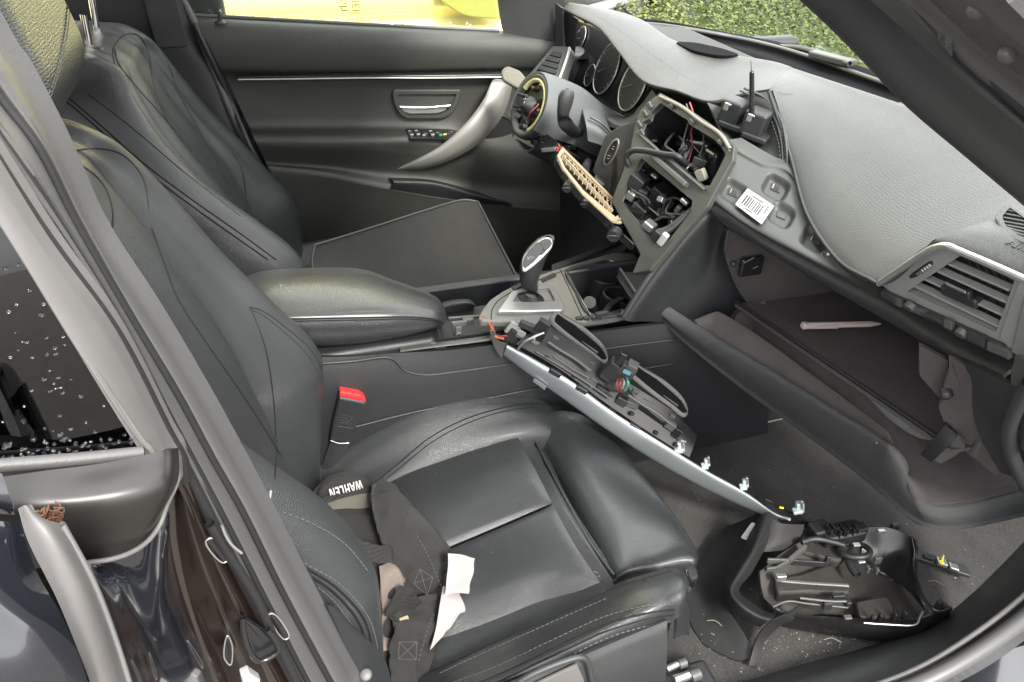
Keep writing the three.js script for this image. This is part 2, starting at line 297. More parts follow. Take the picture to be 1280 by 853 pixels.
// yellow van alongside the driver's door
{
  const c = V(-1, GY, -2.55), t = thing('yellow_van', c, 'bright yellow van standing close outside the driver window', 'van');
  phy('yellowPaint', [.88, .775, .33], .3, { clearcoat: 1, clearcoatRoughness: .06 });
  phy('greenGlass', [.26, .26, .07], .05, {});
  const rows = [];
  for (const [y, z] of [[.25, -1.72], [.55, -1.66], [.84, -1.62], [.9, -1.70], [1.0, -1.64], [1.35, -1.68], [1.75, -1.8], [2.05, -2.1]]) rows.push([-3.4, -2.2, -1.0, .2, 1.0, 1.32, 1.42].map((x, i) => V(x, GY + y, z - [.12, 0, 0, 0, .02, .1, .4][i])));
  part(t, 'body', [surf(rows).geo(40, 50, .03), box(V(-1.05, GY + .95, -2.6), 4.6, 1.3, 1.6, .15), box(V(-1.2, GY + 2.0, -2.75), 4.2, .12, 1.5, .05)], M.yellowPaint);
  part(t, 'side_window', plate([V(.98, GY + .99, -1.625), V(1.08, GY + .925, -1.625), V(1.24, GY + .90, -1.66), V(1.26, GY + 1.5, -1.70), V(.95, GY + 1.6, -1.69)], .02, { round: .04, bevel: .004 }), M.greenGlass);
  for (const x of [-2.6, .55]) { const w = part(t, 'wheel', cyl(V(x, GY + .33, -1.62), V(x, GY + .33, -1.85), .33, .33, 36), M.rubber); part(w, 'rim', cyl(V(x, GY + .33, -1.6), V(x, GY + .33, -1.63), .2, .2, 24), M.satin); }
}

// ================================================================ car body shell
const body = thing('car_body', V(.6, GY, 0), 'black car body shell with pillars, sills, floor carpet and windscreen', 'car body');
{
  // roof and headliner
  part(body, 'roof', surf([-.62, -.3, .3, .60].map(z => [-1.2, -.6, .1, .62, .86].map((x, i) => V(x, 1.17 + (Math.abs(z) < .4 ? .035 : 0) - (i === 4 ? .05 : 0) - (i === 0 ? .08 : 0), z)))).geo(16, 12, .03), M.headliner);
  part(body, 'rear_bulkhead', box(V(-.95, .45, 0), .12, .95, 1.3, .04), M.plasticDark);
  part(body, 'rear_side_panel', box(V(-.42, .33, -.74), 1.35, .8, .06, .02), M.plasticDark);
  part(body, 'b_pillar_core', box(V(.16, .55, -.735), .34, 1.1, .05, .02), M.plasticDark);
  part(body, 'door_shut_face', box(V(.34, .36, -.745), .34, .70, .05, .01), M.plasticDark);
  part(body, 'driver_side_wall', box(V(1.40, .25, -.74), .80, .80, .06, .02), M.plasticDark);
  part(body, 'firewall', box(V(1.82, .30, 0), .06, .6, 1.45, .02), M.black);
  part(body, 'tunnel', box(V(.75, .14, 0), 2.1, .24, .17, .05), M.carpet);
  // floor carpet, toe board, kick panel, sill
  part(body, 'floor_carpet', [
    surf([[-.8, .04], [.3, .04], [.7, .04], [1.0, .035], [1.3, .035], [1.5, .06], [1.68, .22], [1.8, .45]].map(([x, y], j) => [.08, .2, .3, .4, .5, .63].map((z, i) => V(x, y + .006 * Math.sin(i * 2.1 + j * 1.7), z)))).geo(30, 50, .02),
    surf([[-.8, .04], [.3, .04], [1.3, .035], [1.5, .06], [1.68, .22], [1.8, .45]].map(([x, y]) => [-.66, -.37, -.08].map(z => V(x, y, z)))).geo(10, 30, .02)], M.carpet);
  const sill = [[.1, .04, .61, .09, .66, .115, .725], [.7, .04, .61, .09, .66, .115, .725], [1.0, .04, .605, .10, .66, .118, .725]].map(([x, a, b, c, d, e, f]) => [V(x, a, b), V(x, c, d), V(x, e, f)]);
  sill.push([V(1.17, .035, .605), V(1.17, .11, .66), V(1.14, .125, .725)], [V(1.32, .05, .60), V(1.29, .14, .66), V(1.235, .18, .725)], [V(1.44, .2, .59), V(1.38, .28, .66), V(1.29, .265, .725)], [V(1.50, .38, .59), V(1.43, .44, .66), V(1.33, .38, .725)]);
  part(body, 'sill_trim', surf(sill).geo(12, 60, .02), M.plastic);
  part(body, 'sill_mat', [surf([[1000, 845], [1080, 825], [1150, 822], [1190, 840]].map(([px, py], i) => [Y(px, py, .062), Y(px + 8, py + 22, .075), Y(px + 14, py + 50, .09)])).geo(8, 20, .01)], M.carpet);
  part(body, 'sill_panel', [box(V(.3, -.06, .76), 2.1, .3, .06, .02), box(V(.3, .1, .75), 2.2, .03, .1, .01)], M.paint);
  part(body, 'sill_seal', tube([V(.1, .135, .728), V(.6, .135, .728), V(1.0, .135, .728), V(1.135, .145, .728), V(1.215, .185, .728), V(1.27, .24, .728), V(1.305, .31, .728), V(1.33, .40, .726)], .011, 90), M.rubber);
  part(body, 'sill_flange', tube([V(.1, .128, .708), V(1.0, .128, .708), V(1.14, .142, .708), V(1.22, .19, .708), V(1.275, .25, .708), V(1.32, .34, .708)], .004, 80), M.rubberPale);
  // A-pillar, drawn as bands across the pillar
  const e0 = [[830, -140, .545], [900, -80, .56], [1000, 1, .58], [1062, 60, .60], [1130, 131, .63], [1205, 195, .655], [1280, 258, .68], [1360, 325, .71]];
  const e1 = [[985, -110, .63], [1040, -62, .64], [1113, 0, .655], [1160, 40, .668], [1200, 75, .68], [1240, 109, .69], [1282, 145, .70], [1350, 205, .715]];
  const e2 = [[1045, -105, .685], [1100, -58, .69], [1162, -2, .70], [1192, 26, .706], [1222, 52, .711], [1252, 78, .717], [1284, 106, .723], [1350, 165, .735]];
  const e3 = [[1110, -100, .76], [1160, -52, .765], [1214, 0, .77], [1236, 19, .773], [1256, 37, .777], [1270, 50, .78], [1284, 62, .783], [1350, 125, .79]];
  const zz = l => l.map(([a, b, c]) => Z(a, b, c));
  const A0 = [...zz(e0), V(1.27, .69, .70), V(1.36, .38, .68)], A1 = [...zz(e1), V(1.24, .69, .725), V(1.345, .38, .705)], A2 = [...zz(e2), V(1.22, .71, .745), V(1.335, .38, .73)], A3 = [...zz(e3), V(1.22, .75, .80), V(1.36, .38, .80)];
  part(body, 'a_pillar_trim', surf([A0.map(p => p.clone().add(V(.07, .0, -.05))), A0, ...[.25, .5, .75].map(t => A0.map((p, i) => lerp(p, A1[i], t).add(V(-.004, .022 * Math.sin(t * Math.PI), .024 * Math.sin(t * Math.PI))))), A1, A1.map(p => p.clone().add(V(.01, -.012, .0)))]).geo(40, 40, .006), M.plastic);
  const sealBand = [A1.map(p => p.clone().add(V(.004, -.006, .002))), ...[.2, .5, .8].map(t => A1.map((p, i) => lerp(p, A2[i], t).add(V(0, .010 * Math.sin(t * Math.PI), .01 * Math.sin(t * Math.PI))))), A2.map(p => p.clone().add(V(0, -.006, .002)))];
  part(body, 'a_pillar_seal', surf(sealBand).geo(40, 20, .006), M.rubber);
  part(body, 'a_pillar_flange', surf([A2.map(p => p.clone().add(V(.003, -.005, 0))), A2.map((p, i) => lerp(p, A3[i], .12)), A2.map((p, i) => lerp(p, A3[i], .5)), A3]).geo(30, 8, .006), M.rubber);
  part(body, 'a_pillar_skin', surf([A3.map(p => p.clone().add(V(.004, -.004, .004))), A3.map(p => p.clone().add(V(0, .006, .03))), A3.map(p => p.clone().add(V(.02, -.03, .075)))]).geo(30, 8, .006), M.rubber);
  for (const [a, b] of [[1222, 12], [1260, 68]]) { const p = Z(a, b, .76); part(body, 'fastener_clip', lathe([[0, .004], [.004, .003], [.006, -.003]], p, CAM.pos.clone().sub(p), 12), M.rubber); }
  // windscreen with its black edge, cowl, wiper
  const wsRow = [[-.66, 1.42], [-.35, 1.52], [0, 1.55], [.35, 1.52], [.68, 1.42]].map(([z, x]) => V(x, .715, z));
  const wsTop = [[-.56, .80], [-.3, .86], [0, .87], [.3, .86], [.57, .79]].map(([z, x]) => V(x, 1.15, z));
  part(body, 'windscreen', surf([wsRow, wsRow.map((p, i) => lerp(p, wsTop[i], .5).add(V(.02, .02, 0))), wsTop]).geo(20, 16), M.glass);
  const cTop = [Z(790, 18, -.74), Z(802, 24, -.70), Z(846, 30, -.62), X(927, 45, 1.55), X(987, 57, 1.58), X(1067, 81, 1.59), V(1.57, .72, .3), V(1.50, .72, .7)];
  const cNear = [V(1.20, .68, -.70), V(1.24, .69, -.66), V(1.30, .70, -.58), V(1.40, .70, -.44), V(1.43, .70, -.28), V(1.44, .70, .0), V(1.42, .70, .4), V(1.36, .70, .7)];
  part(body, 'cowl', surf([cNear.map(p => p.clone().add(V(-.06, -.05, 0))), cNear, cNear.map((p, i) => lerp(p, cTop[i], .55).add(V(0, -.008, 0))), cNear.map((p, i) => lerp(p, cTop[i], .7).add(V(0, .004, 0))), cTop, cTop.map(p => p.clone().add(V(.03, -.06, -.02)))]).geo(40, 24, .01), M.matte);
  part(body, 'windscreen_edge', tube(cNear.map((p, i) => lerp(p, cTop[i], .62).add(V(0, .006, 0))), .005, 60), M.plasticGrey);
  const w = part(body, 'wiper', [tube([X(962, 58, 1.55), X(1000, 60, 1.55), X(1030, 68, 1.54), X(1062, 80, 1.53)], .006, 30), box(X(1040, 73, 1.53), .10, .014, .03, .004, V(.3, 0, 1))], M.plasticGrey);
  // driver-side pillar and the rear wall behind the seats
  part(body, 'b_pillar_trim', surf([
    [Z(40, -40, -.60), Z(130, -40, -.62), Z(180, -40, -.63), Z(222, -40, -.66)],
    [Z(80, 20, -.62), Z(150, 20, -.64), Z(205, 18, -.645), Z(238, 22, -.67)],
    [Z(120, 60, -.64), Z(190, 62, -.655), Z(236, 62, -.66), Z(256, 62, -.685)],
    [Z(160, 95, -.66), Z(220, 95, -.665), Z(262, 95, -.665), Z(276, 98, -.69)],
    [Z(200, 170, -.66), Z(255, 170, -.665), Z(292, 170, -.665), Z(308, 172, -.69)],
    [Z(250, 320, -.66), Z(310, 320, -.665), Z(360, 320, -.665), Z(380, 320, -.69)]]).geo(30, 40, .01), M.plastic);
  part(body, 'belt_slot_trim', [plate([Z(170, -30, -.61), Z(214, -30, -.62), Z(236, 60, -.64), Z(195, 62, -.635)], .012, { bevel: .004, round: .012 })], M.plastic);
  part(body, 'driver_door_seal', tube([Z(205, -40, -.665), Z(243, 30, -.672), Z(268, 92, -.672), Z(295, 155, -.668), Z(318, 200, -.668), Z(355, 270, -.664), Z(392, 340, -.66)], .009, 50), M.rubber);
}

// ---------------------------------------------------------------- passenger-side pillar with seals
{
  // rubber door seal that follows the pillar
  const L = (pts, z, dz = 0) => pts.map(([a, b], i) => Z(a, b, z + dz * i));
  const right = [[-60, -45], [0, 62], [20, 90], [70, 184], [121, 294], [190, 398], [252, 500], [294, 574], [330, 640], [385, 745], [445, 856], [490, 940]];
  const mid = [[-95, -20], [-40, 60], [0, 122], [45, 180], [93, 275], [160, 392], [222, 494], [264, 572], [303, 640], [355, 745], [415, 856], [460, 940]];
  const left = [[-140, 10], [-70, 100], [-25, 165], [20, 230], [70, 300], [146, 420], [205, 540], [232, 590], [268, 660], [312, 745], [368, 856], [415, 940]];
  const R = right.map(([a, b]) => Z(a, b, .668)), Mi = mid.map(([a, b]) => Z(a, b, .70)), Lf = left.map(([a, b]) => Z(a, b, .74));
  const bulge = (a, b, t, h) => a.map((p, i) => { const q = lerp(p, b[i], t); return q.addScaledVector(CAM.pos.clone().sub(q).normalize(), h); });
  part(body, 'b_pillar_door_seal', surf([R.map(p => p.clone().add(V(.004, -.0, -.02))), R, bulge(R, Mi, .3, .012), bulge(R, Mi, .65, .012), bulge(R, Mi, .92, .002), Mi.map(p => p.clone().add(V(-.004, -.006, -.008)))]).geo(60, 24, .004), M.rubber);
  part(body, 'b_pillar_seal_lip', surf([Mi.map(p => p.clone().add(V(-.002, -.006, -.008))), bulge(Mi, Lf, .12, .002), bulge(Mi, Lf, .35, .009), bulge(Mi, Lf, .55, .009), bulge(Mi, Lf, .7, .001), bulge(Mi, Lf, .8, .004), Lf.map(p => p.clone().add(V(0, -.004, -.008)))]).geo(60, 30, .004), M.rubber);
  part(body, 'seal_groove', [tube(bulge(Mi, Lf, .03, .003), .0032, 90)], M.black); part(body, 'seal_groove', [tube(bulge(Mi, Lf, .66, .003), .003, 90)], M.black); part(body, 'seal_groove', [tube(bulge(Mi, Lf, .98, .002), .004, 90)], M.black);
  // painted metal of the pillar between the seal and the rear door
  const pr = [[100, 400], [205, 545], [232, 590], [268, 660], [312, 745], [368, 856], [415, 940]].map(([a, b]) => Z(a, b, .735));
  const pl = [[80, 420], [175, 560], [205, 610], [212, 690], [225, 760], [255, 856], [280, 940]].map(([a, b]) => Z(a, b, .765));
  part(body, 'b_pillar_metal', surf([pr, ...[.2, .4, .6, .8].map((t, k) => pr.map((p, i) => lerp(p, pl[i], t).add(V(0, 0, [.006, -.004, -.012, .0][k])))), pl, pl.map(p => p.clone().add(V(-.05, -.01, .0)))]).geo(50, 30, .004), M.paintBrown);
  const pp = plane3(Z(270, 680, .752), Z(340, 800, .75), Z(262, 780, .757));
  for (const q of [[[257, 677], [264, 673], [285, 700], [279, 704]], [[336, 768], [342, 768], [361, 797], [356, 800]], [[284, 795], [290, 808], [288, 832], [280, 822]]])
    part(body, 'access_plug', [plate(q.map(([a, b]) => onPl(a, b, pp, .004)), .004, { bevel: .001, round: .003 })], M.black);
  part(body, 'plug_rim', [[[257, 677], [264, 673], [285, 700], [279, 704]], [[336, 768], [342, 768], [361, 797], [356, 800]], [[284, 795], [290, 808], [288, 832], [280, 822]]].map(q => tube(q.map(([a, b]) => onPl(a, b, pp, .004)), .0006, 40, true, 5)), M.satin);
  // lock striker dish with its bent loop
  const sp = [[303, 772], [306, 790], [318, 820], [330, 826], [348, 815], [346, 805], [330, 790]].map(([a, b]) => onPl(a, b, pp, .003));
  const st = part(body, 'striker_plate', [plate(sp, .006, { bevel: .0015, round: .01 })], M.gloss);
  part(st, 'striker_loop', [tube([[303, 772], [304, 788], [314, 818], [326, 827], [347, 815], [344, 800], [334, 787]].map(([a, b]) => onPl(a, b, pp, .009)), .0022, 60)], M.gloss);
  part(body, 'striker_bracket', [plate([[302, 848], [312, 843], [326, 853], [322, 866], [305, 866]].map(([a, b]) => onPl(a, b, pp, .012)), .01, { bevel: .002 })], M.white);
  part(body, 'pillar_groove_seal', [tube([[262, 655], [290, 700], [318, 745], [345, 800], [372, 853], [390, 890]].map(([a, b]) => onPl(a, b, pp, .003)), .0035, 60)], M.black);
  part(body, 'clip_bracket', [tube([[277, 657], [282, 670], [290, 682], [302, 692]].map(([a, b]) => onPl(a, b, pp, .006)), .001, 30)], M.satin);
  // lower inner trim of the pillar beside the seat
  part(body, 'b_pillar_lower_trim', surf([
    [Z(246, 508, .655), Z(262, 506, .64), Z(280, 508, .63), Z(284, 514, .61)],
    [Z(262, 545, .655), Z(276, 540, .64), Z(292, 545, .63), Z(296, 550, .61)],
    [Z(306, 620, .655), Z(318, 616, .64), Z(330, 620, .63), Z(338, 628, .61)],
    [Z(352, 705, .655), Z(364, 700, .645), Z(376, 700, .635), Z(382, 706, .615)],
    [Z(435, 860, .655), Z(448, 856, .65), Z(462, 856, .64), Z(470, 862, .62)],
    [Z(480, 940, .655), Z(490, 940, .65), Z(505, 940, .64), Z(515, 940, .62)]]).geo(14, 50, .005), M.plastic);
  part(body, 'trim_edge', [tube([Z(325, 634, .652), Z(335, 627, .645), Z(338, 615, .632)], .0016, 16)], M.satin);
  part(body, 'belt_anchor_cover', surf([[Z(408, 756, .652), Z(420, 760, .645), Z(430, 772, .63)], [Z(428, 800, .652), Z(452, 806, .645), Z(478, 820, .63)], [Z(446, 850, .652), Z(468, 856, .645), Z(492, 866, .63)], [Z(470, 920, .652), Z(486, 920, .645), Z(505, 920, .63)]]).geo(12, 20, .006), M.plasticDark);
  { const p = Z(457, 844, .652); part(body, 'anchor_bolt', lathe([[0, .005], [.005, .005], [.0065, .003], [.007, 0], [.007, -.003]], p, CAM.pos.clone().sub(p), 24), M.plasticGrey); }
}

// ================================================================ rear passenger door
{
  const t = thing('rear_door', V(.05, GY, .85), 'closed black rear passenger door with rain-dotted dark window and pale edge strip', 'car door');
  // dark window
  const gp = plane3(Z(0, 285, .805), Z(182, 562, .82), Z(0, 578, .835));
  const G = (a, b, o = 0) => onPl(a, b, gp, o);
  part(t, 'window_glass', plate([G(-220, -60), G(0, 282), G(92, 432), G(184, 566), G(100, 573), G(0, 582), G(-220, 600)], .004), M.tint);
  part(t, 'inner_door_card', [plate([G(-260, -80, -.12), G(0, 262, -.12), G(160, 520, -.12), G(190, 600, -.12), G(-260, 620, -.12)], .03)], M.black);
  part(t, 'window_lower_seal', [tube([G(-150, 592, .004), G(0, 582, .004), G(100, 574, .004), G(178, 566, .004)], .0035, 30)], M.rubber);
  const drops = [];
  for (let i = 0; i < 150; i++) {
    let a, b; if (i < 70) { a = rr(0, 165); b = rr(330, 560); } else { a = rr(0, 175); b = 573 - a * .05 - Math.pow(rnd(), 2) * 22; }
    const lim = 285 + (a / 182) * 278; if (b < lim + 12) continue;
    const r = rr(.0003, .0011), p = G(a, b, .0003), g = new THREE.SphereGeometry(1, 10, 7); g.scale(r * rr(.9, 1.4), r * rr(.7, 1.1), r * .6); g.applyQuaternion(new THREE.Quaternion().setFromUnitVectors(V(0, 0, 1), gp.n)); g.translate(p.x, p.y, p.z); drops.push(g);
  }
  part(t, 'raindrops', drops, M.water, { kind: 'stuff' });
  // pale frame beside the glass, then a dark channel
  const f0 = [[-220, -50], [0, 284], [92, 432], [168, 545], [186, 566], [196, 590]], f1 = [[-170, -50], [38, 280], [138, 418], [205, 545], [222, 575], [226, 600]];
  const F0 = f0.map(([a, b]) => G(a, b, .002)), F1 = f1.map(([a, b]) => Z(a, b, .795));
  const out = (a, b, s, h) => a.map((p, i) => { const q = lerp(p, b[i], s); return q.addScaledVector(CAM.pos.clone().sub(q).normalize(), h); });
  part(t, 'window_frame', surf([F0, out(F0, F1, .06, .002), out(F0, F1, .4, .004), out(F0, F1, .8, .003), F1, F1.map(p => p.clone().add(V(.002, -.004, -.02)))]).geo(50, 16, .003), M.rubberPale);
  part(t, 'frame_channel', [tube(f1.map(([a, b]) => Z(a + 4, b, .785)), .004, 40)], M.black);
  // plastic cap at the lower front corner of the window
  part(t, 'corner_cap', surf([
    [Z(-40, 600, .86), Z(8, 596, .855), Z(80, 585, .845), Z(150, 574, .84), Z(200, 566, .835), Z(222, 560, .825)],
    [Z(-40, 640, .868), Z(20, 640, .865), Z(80, 630, .862), Z(150, 620, .858), Z(205, 610, .85), Z(224, 600, .835)],
    [Z(-40, 690, .868), Z(40, 680, .865), Z(90, 672, .862), Z(150, 664, .858), Z(192, 652, .85), Z(208, 640, .83)],
    [Z(-40, 720, .865), Z(60, 712, .86), Z(100, 701, .855), Z(148, 692, .85), Z(182, 678, .84), Z(202, 662, .825)]], (u, v) => .0012 * Math.sin(u * 9 + v * 3)).geo(40, 30, .006), M.capPlastic || M.rubber);
  part(t, 'cap_beading', [tube([Z(100, 705, .862), Z(140, 699, .86), Z(165, 690, .855), Z(185, 676, .848), Z(200, 655, .84), Z(208, 632, .835), Z(222, 598, .83), Z(220, 580, .828)], .0014, 60)], M.rubberPale);
  // outer skin: glossy black panel
  part(t, 'door_skin', surf([
    [Z(-160, 640, .905), Z(-60, 645, .903), Z(0, 652, .90), Z(24, 652, .895)],
    [Z(-160, 690, .916), Z(-60, 700, .916), Z(10, 720, .914), Z(46, 716, .906)],
    [Z(-160, 760, .930), Z(-60, 770, .930), Z(30, 790, .928), Z(82, 780, .918)],
    [Z(-160, 860, .942), Z(-60, 860, .942), Z(50, 862, .938), Z(112, 862, .926)],
    [Z(-160, 960, .950), Z(-60, 960, .950), Z(70, 960, .946), Z(130, 960, .932)]]).geo(20, 40, .004), M.paint);
  part(t, 'upper_skin', surf([[Z(-160, 590, .90), Z(-60, 590, .895), Z(2, 592, .89)], [Z(-160, 620, .91), Z(-60, 625, .905), Z(14, 628, .895)], [Z(-160, 634, .908), Z(-60, 639, .90), Z(18, 644, .893)]]).geo(10, 10, .004), M.paint);
  part(t, 'edge_strip', surf([
    [Z(22, 636, .905), Z(32, 632, .908), Z(44, 640, .905), Z(50, 652, .898)],
    [Z(36, 680, .915), Z(50, 668, .92), Z(66, 664, .918), Z(78, 660, .905)],
    [Z(72, 752, .92), Z(84, 742, .926), Z(104, 732, .922), Z(114, 728, .905)],
    [Z(102, 826, .922), Z(116, 816, .928), Z(134, 806, .922), Z(142, 800, .905)],
    [Z(116, 866, .922), Z(130, 866, .928), Z(150, 866, .922), Z(160, 860, .905)],
    [Z(140, 960, .922), Z(156, 960, .928), Z(176, 960, .922), Z(188, 955, .905)]]).geo(16, 50, .003), M.rubberPale);
  part(t, 'strip_lip', [tube([Z(76, 656, .906), Z(114, 726, .906), Z(142, 798, .906), Z(162, 860, .906), Z(190, 955, .906)], .0016, 40)], M.satin);
  // folded front edge of the door that faces the pillar
  part(t, 'door_edge', surf([
    [Z(60, 660, .895), Z(100, 702, .85), Z(182, 680, .825), Z(207, 640, .80)],
    [Z(96, 710, .895), Z(140, 730, .85), Z(196, 720, .82), Z(210, 700, .785)],
    [Z(130, 790, .895), Z(165, 790, .85), Z(205, 780, .815), Z(228, 765, .775)],
    [Z(155, 862, .895), Z(190, 862, .85), Z(232, 858, .81), Z(262, 850, .77)],
    [Z(185, 960, .895), Z(215, 960, .85), Z(255, 955, .81), Z(285, 950, .77)]], (u, v) => .002 * Math.sin(u * 8)).geo(24, 40, .004), M.paint);
  const ru = []; for (let i = 0; i < 60; i++) { const p = Z(46 + rr(0, 32), 643 + rr(0, 14), .868 + rr(.0, .005)), r = rr(.0006, .0018); ru.push(tube([p, p.clone().add(V(rr(-r, r), r, rr(-r, r)).multiplyScalar(1.4)), p.clone().add(V(rr(-r, r), r, rr(-r, r)).multiplyScalar(2.2))], .0004, 6, false, 4)); }
  std('rust', [.09, .04, .02], .9); part(t, 'rust_litter', ru, M.rust, { kind: 'stuff' });
}

// ---------------------------------------------------------------- placing details on built surfaces
const RC = new THREE.Raycaster();
function hit(meshes, px, py, off = 0) {
  const l = Array.isArray(meshes) ? meshes : [meshes]; for (const m of l) { m.updateWorldMatrix(true, false); }
  RC.set(CAM.pos, rayDir(px, py).normalize()); RC.near = .05; const h = RC.intersectObjects(l, false)[0];
  if (!h) return null; const n = h.face.normal.clone(); if (n.dot(RC.ray.direction) > 0) n.negate(); return h.point.addScaledVector(n, off);
}
const trace = (m, pts, off, n = 3) => { const o = []; for (let i = 0; i < pts.length - 1; i++) for (let k = 0; k < n; k++) { const a = pts[i], b = pts[i + 1], t = k / n; const h = hit(m, a[0] + (b[0] - a[0]) * t, a[1] + (b[1] - a[1]) * t, off); if (h) o.push(h); } const e = pts[pts.length - 1], h = hit(m, e[0], e[1], off); if (h) o.push(h); return o; };
const spline = (pts, n = 24) => { const c = new THREE.CatmullRomCurve3(pts.map(([a, b]) => V(a, b, 0)), false, 'centripetal'); return c.getPoints(n).map(p => [p.x, p.y]); };
function welt(m, px, r = .0016, off = -.0006) { const p = trace(m, spline(px, px.length * 8), off, 1); return p.length > 2 ? [tube(p, r, p.length * 3, false, 6)] : []; }
function stitchOn(m, px, off = .0006) { const p = trace(m, spline(px, px.length * 8), off, 1); return p.length > 2 ? stitch(p) : []; }
function well(top, d, th = .002) { // open-topped box sunk along d
  const o = [], b = top.map(p => p.clone().add(d)); const g = new THREE.BufferGeometry(), pos = []; const q = (a, b2, c, e) => { for (const p of [a, b2, c, a, c, e]) pos.push(p.x, p.y, p.z); };
  top.forEach((p, i) => { const j = (i + 1) % top.length; q(p, top[j], b[j], b[i]); }); for (let i = 1; i < b.length - 1; i++) for (const p of [b[0], b[i], b[i + 1]]) pos.push(p.x, p.y, p.z);
  g.setAttribute('position', new THREE.BufferAttribute(new Float32Array(pos), 3)); g.setAttribute('uv', new THREE.BufferAttribute(new Float32Array(pos.length / 3 * 2), 2)); g.computeVertexNormals(); return g;
}

// ================================================================ driver door
{
  const t = thing('driver_door', V(.7, GY, -.72), 'dark grey driver door seen from inside with silver grab handle and open view window', 'car door');
  const R = [
    [[225, 18, -.70], [330, 24, -.70], [430, 29, -.70], [530, 34, -.70], [622, 38, -.70], [700, 46, -.70]],
    [[240, 26, -.672], [335, 31, -.672], [430, 36, -.672], [530, 41, -.672], [622, 46, -.672], [700, 52, -.672]],
    [[256, 48, -.660], [345, 50, -.660], [430, 54, -.660], [530, 58, -.660], [622, 62, -.660], [700, 66, -.660]],
    [[274, 84, -.668], [355, 85, -.668], [440, 85, -.668], [530, 84, -.668], [625, 82, -.668], [700, 82, -.668]],
    [[282, 98, -.69], [360, 98, -.69], [440, 98, -.69], [530, 97, -.69], [628, 96, -.69], [700, 96, -.69]],
    [[300, 135, -.695], [372, 136, -.70], [450, 137, -.70], [535, 138, -.70], [628, 138, -.69], [700, 138, -.68]],
    [[312, 160, -.69], [382, 160, -.692], [455, 159, -.692], [535, 160, -.692], [622, 170, -.68], [700, 172, -.67]],
    [[316, 170, -.64], [385, 171, -.64], [455, 172, -.64], [535, 174, -.645], [620, 190, -.67], [700, 195, -.66]],
    [[322, 182, -.632], [392, 184, -.632], [460, 186, -.635], [535, 192, -.648], [620, 215, -.668], [700, 220, -.66]],
    [[332, 203, -.655], [402, 207, -.66], [470, 214, -.665], [540, 220, -.668], [620, 235, -.67], [700, 240, -.66]],
    [[336, 210, -.640], [406, 218, -.640], [474, 232, -.640], [545, 244, -.642], [620, 254, -.645], [700, 260, -.645]],
    [[348, 236, -.645], [412, 240, -.645], [480, 250, -.645], [550, 260, -.645], [622, 268, -.645], [700, 274, -.645]],
    [[385, 320, -.67], [440, 325, -.67], [500, 330, -.67], [560, 335, -.67], [640, 340, -.67], [705, 345, -.67]]];
  const dm = part(t, 'door_card', surf(R.map(r => r.map(q => Z(...q)))).geo(70, 110, .02), M.door);
  // belt shut-line edge of the card
  part(t, 'card_edge', [tube([Z(243, 30, -.655), Z(262, 70, -.655), Z(290, 132, -.672), Z(312, 182, -.635), Z(330, 215, -.638), Z(384, 320, -.655)], .006, 40)], M.plasticDark);
  const ts = part(t, 'trim_strip', surf([[[296, 93.5], [380, 92], [460, 91], [540, 91], [631, 89.5]].map(([a, b]) => Z(a, b, -.672)), [[296, 97], [380, 96], [460, 95.5], [540, 95.5], [631, 94.5]].map(([a, b]) => Z(a, b, -.664)), [[296, 101], [380, 100], [460, 99.5], [540, 99.5], [631, 98.5]].map(([a, b]) => Z(a, b, -.676))]).geo(40, 10, .006), M.gloss);
  part(ts, 'strip_bead', [tube([[297, 99.5], [380, 98.5], [460, 97.5], [540, 97.5], [630, 96.5]].map(([a, b]) => Z(a, b, -.664)), .0022, 40)], M.satin);
  // opener in its recess
  const pl = plane3(Z(492, 113, -.694), Z(577, 113, -.694), Z(530, 148, -.694));
  const P = (a, b, o = 0) => onPl(a, b, pl, o);
  const oc = [[490, 112], [578, 112], [574, 128], [566, 142], [554, 149], [507, 149], [498, 142], [491, 126]];
  const inn = [[495, 116], [573, 116], [569, 127], [562, 139], [552, 145], [509, 145], [502, 139], [496, 126]];
  const bz = part(t, 'opener_recess', [plate(oc.map(q => P(...q, .008)), .012, { bevel: .003, round: .012, holes: [inn.map(q => P(...q, .008))] }), plate(inn.map(q => P(...q, -.001)), .004)], M.door);
  part(bz, 'opener_lever', [plate([[500, 133], [535, 134], [563, 131.5], [556, 139], [548, 142], [512, 143], [504, 140]].map(q => P(...q, .006)), .008, { bevel: .002, round: .008 })], M.satin);
  part(bz, 'opener_lip', [tube([[500, 133.5], [520, 134.5], [531, 134.6], [545, 133.6], [563, 132]].map(q => P(...q, .01)), .0028, 30)], M.chrome);
  // switch pack
  const ps = plane3(Z(505, 162, -.684), Z(575, 164, -.684), Z(530, 172, -.642));
  const S = (a, b, o = 0) => onPl(a, b, ps, o);
  const sw = part(t, 'switch_panel', plate([[506, 160.5], [560, 161], [576, 164], [562, 173], [512, 173]].map(q => S(...q, .003)), .006, { bevel: .001, round: .006 }), M.gloss);
  for (const [a, b, m] of [[512, 164, 'white'], [520, 163.5, 'white'], [515, 168.5, 'white'], [523, 168, 'white'], [530, 169, 'white'], [538, 164, 'white'], [541, 168.5, 'white'], [547, 166, 'green'], [551, 169, 'green'], [556, 168, 'yellow'], [564, 165, 'wireRed']])
    part(sw, 'switch_mark', box(S(a, b, .0045), .008, .003, .003, .001), M[m]);
  for (let i = 0; i < 6; i++) part(sw, 'switch', box(S(513 + i * 9, 166.5, .003), .014, .006, .02, .002), M.plasticDark);
  // silver grab handle
  const go = [[493, 211], [520, 199], [552, 181], [583, 153], [604, 125], [614, 103], [620, 98]], gi = [[500, 214], [534, 210], [570, 197], [605, 174], [630, 141], [640, 109], [640, 101]];
  const zz = [-.675, -.64, -.618, -.605, -.61, -.63, -.66];
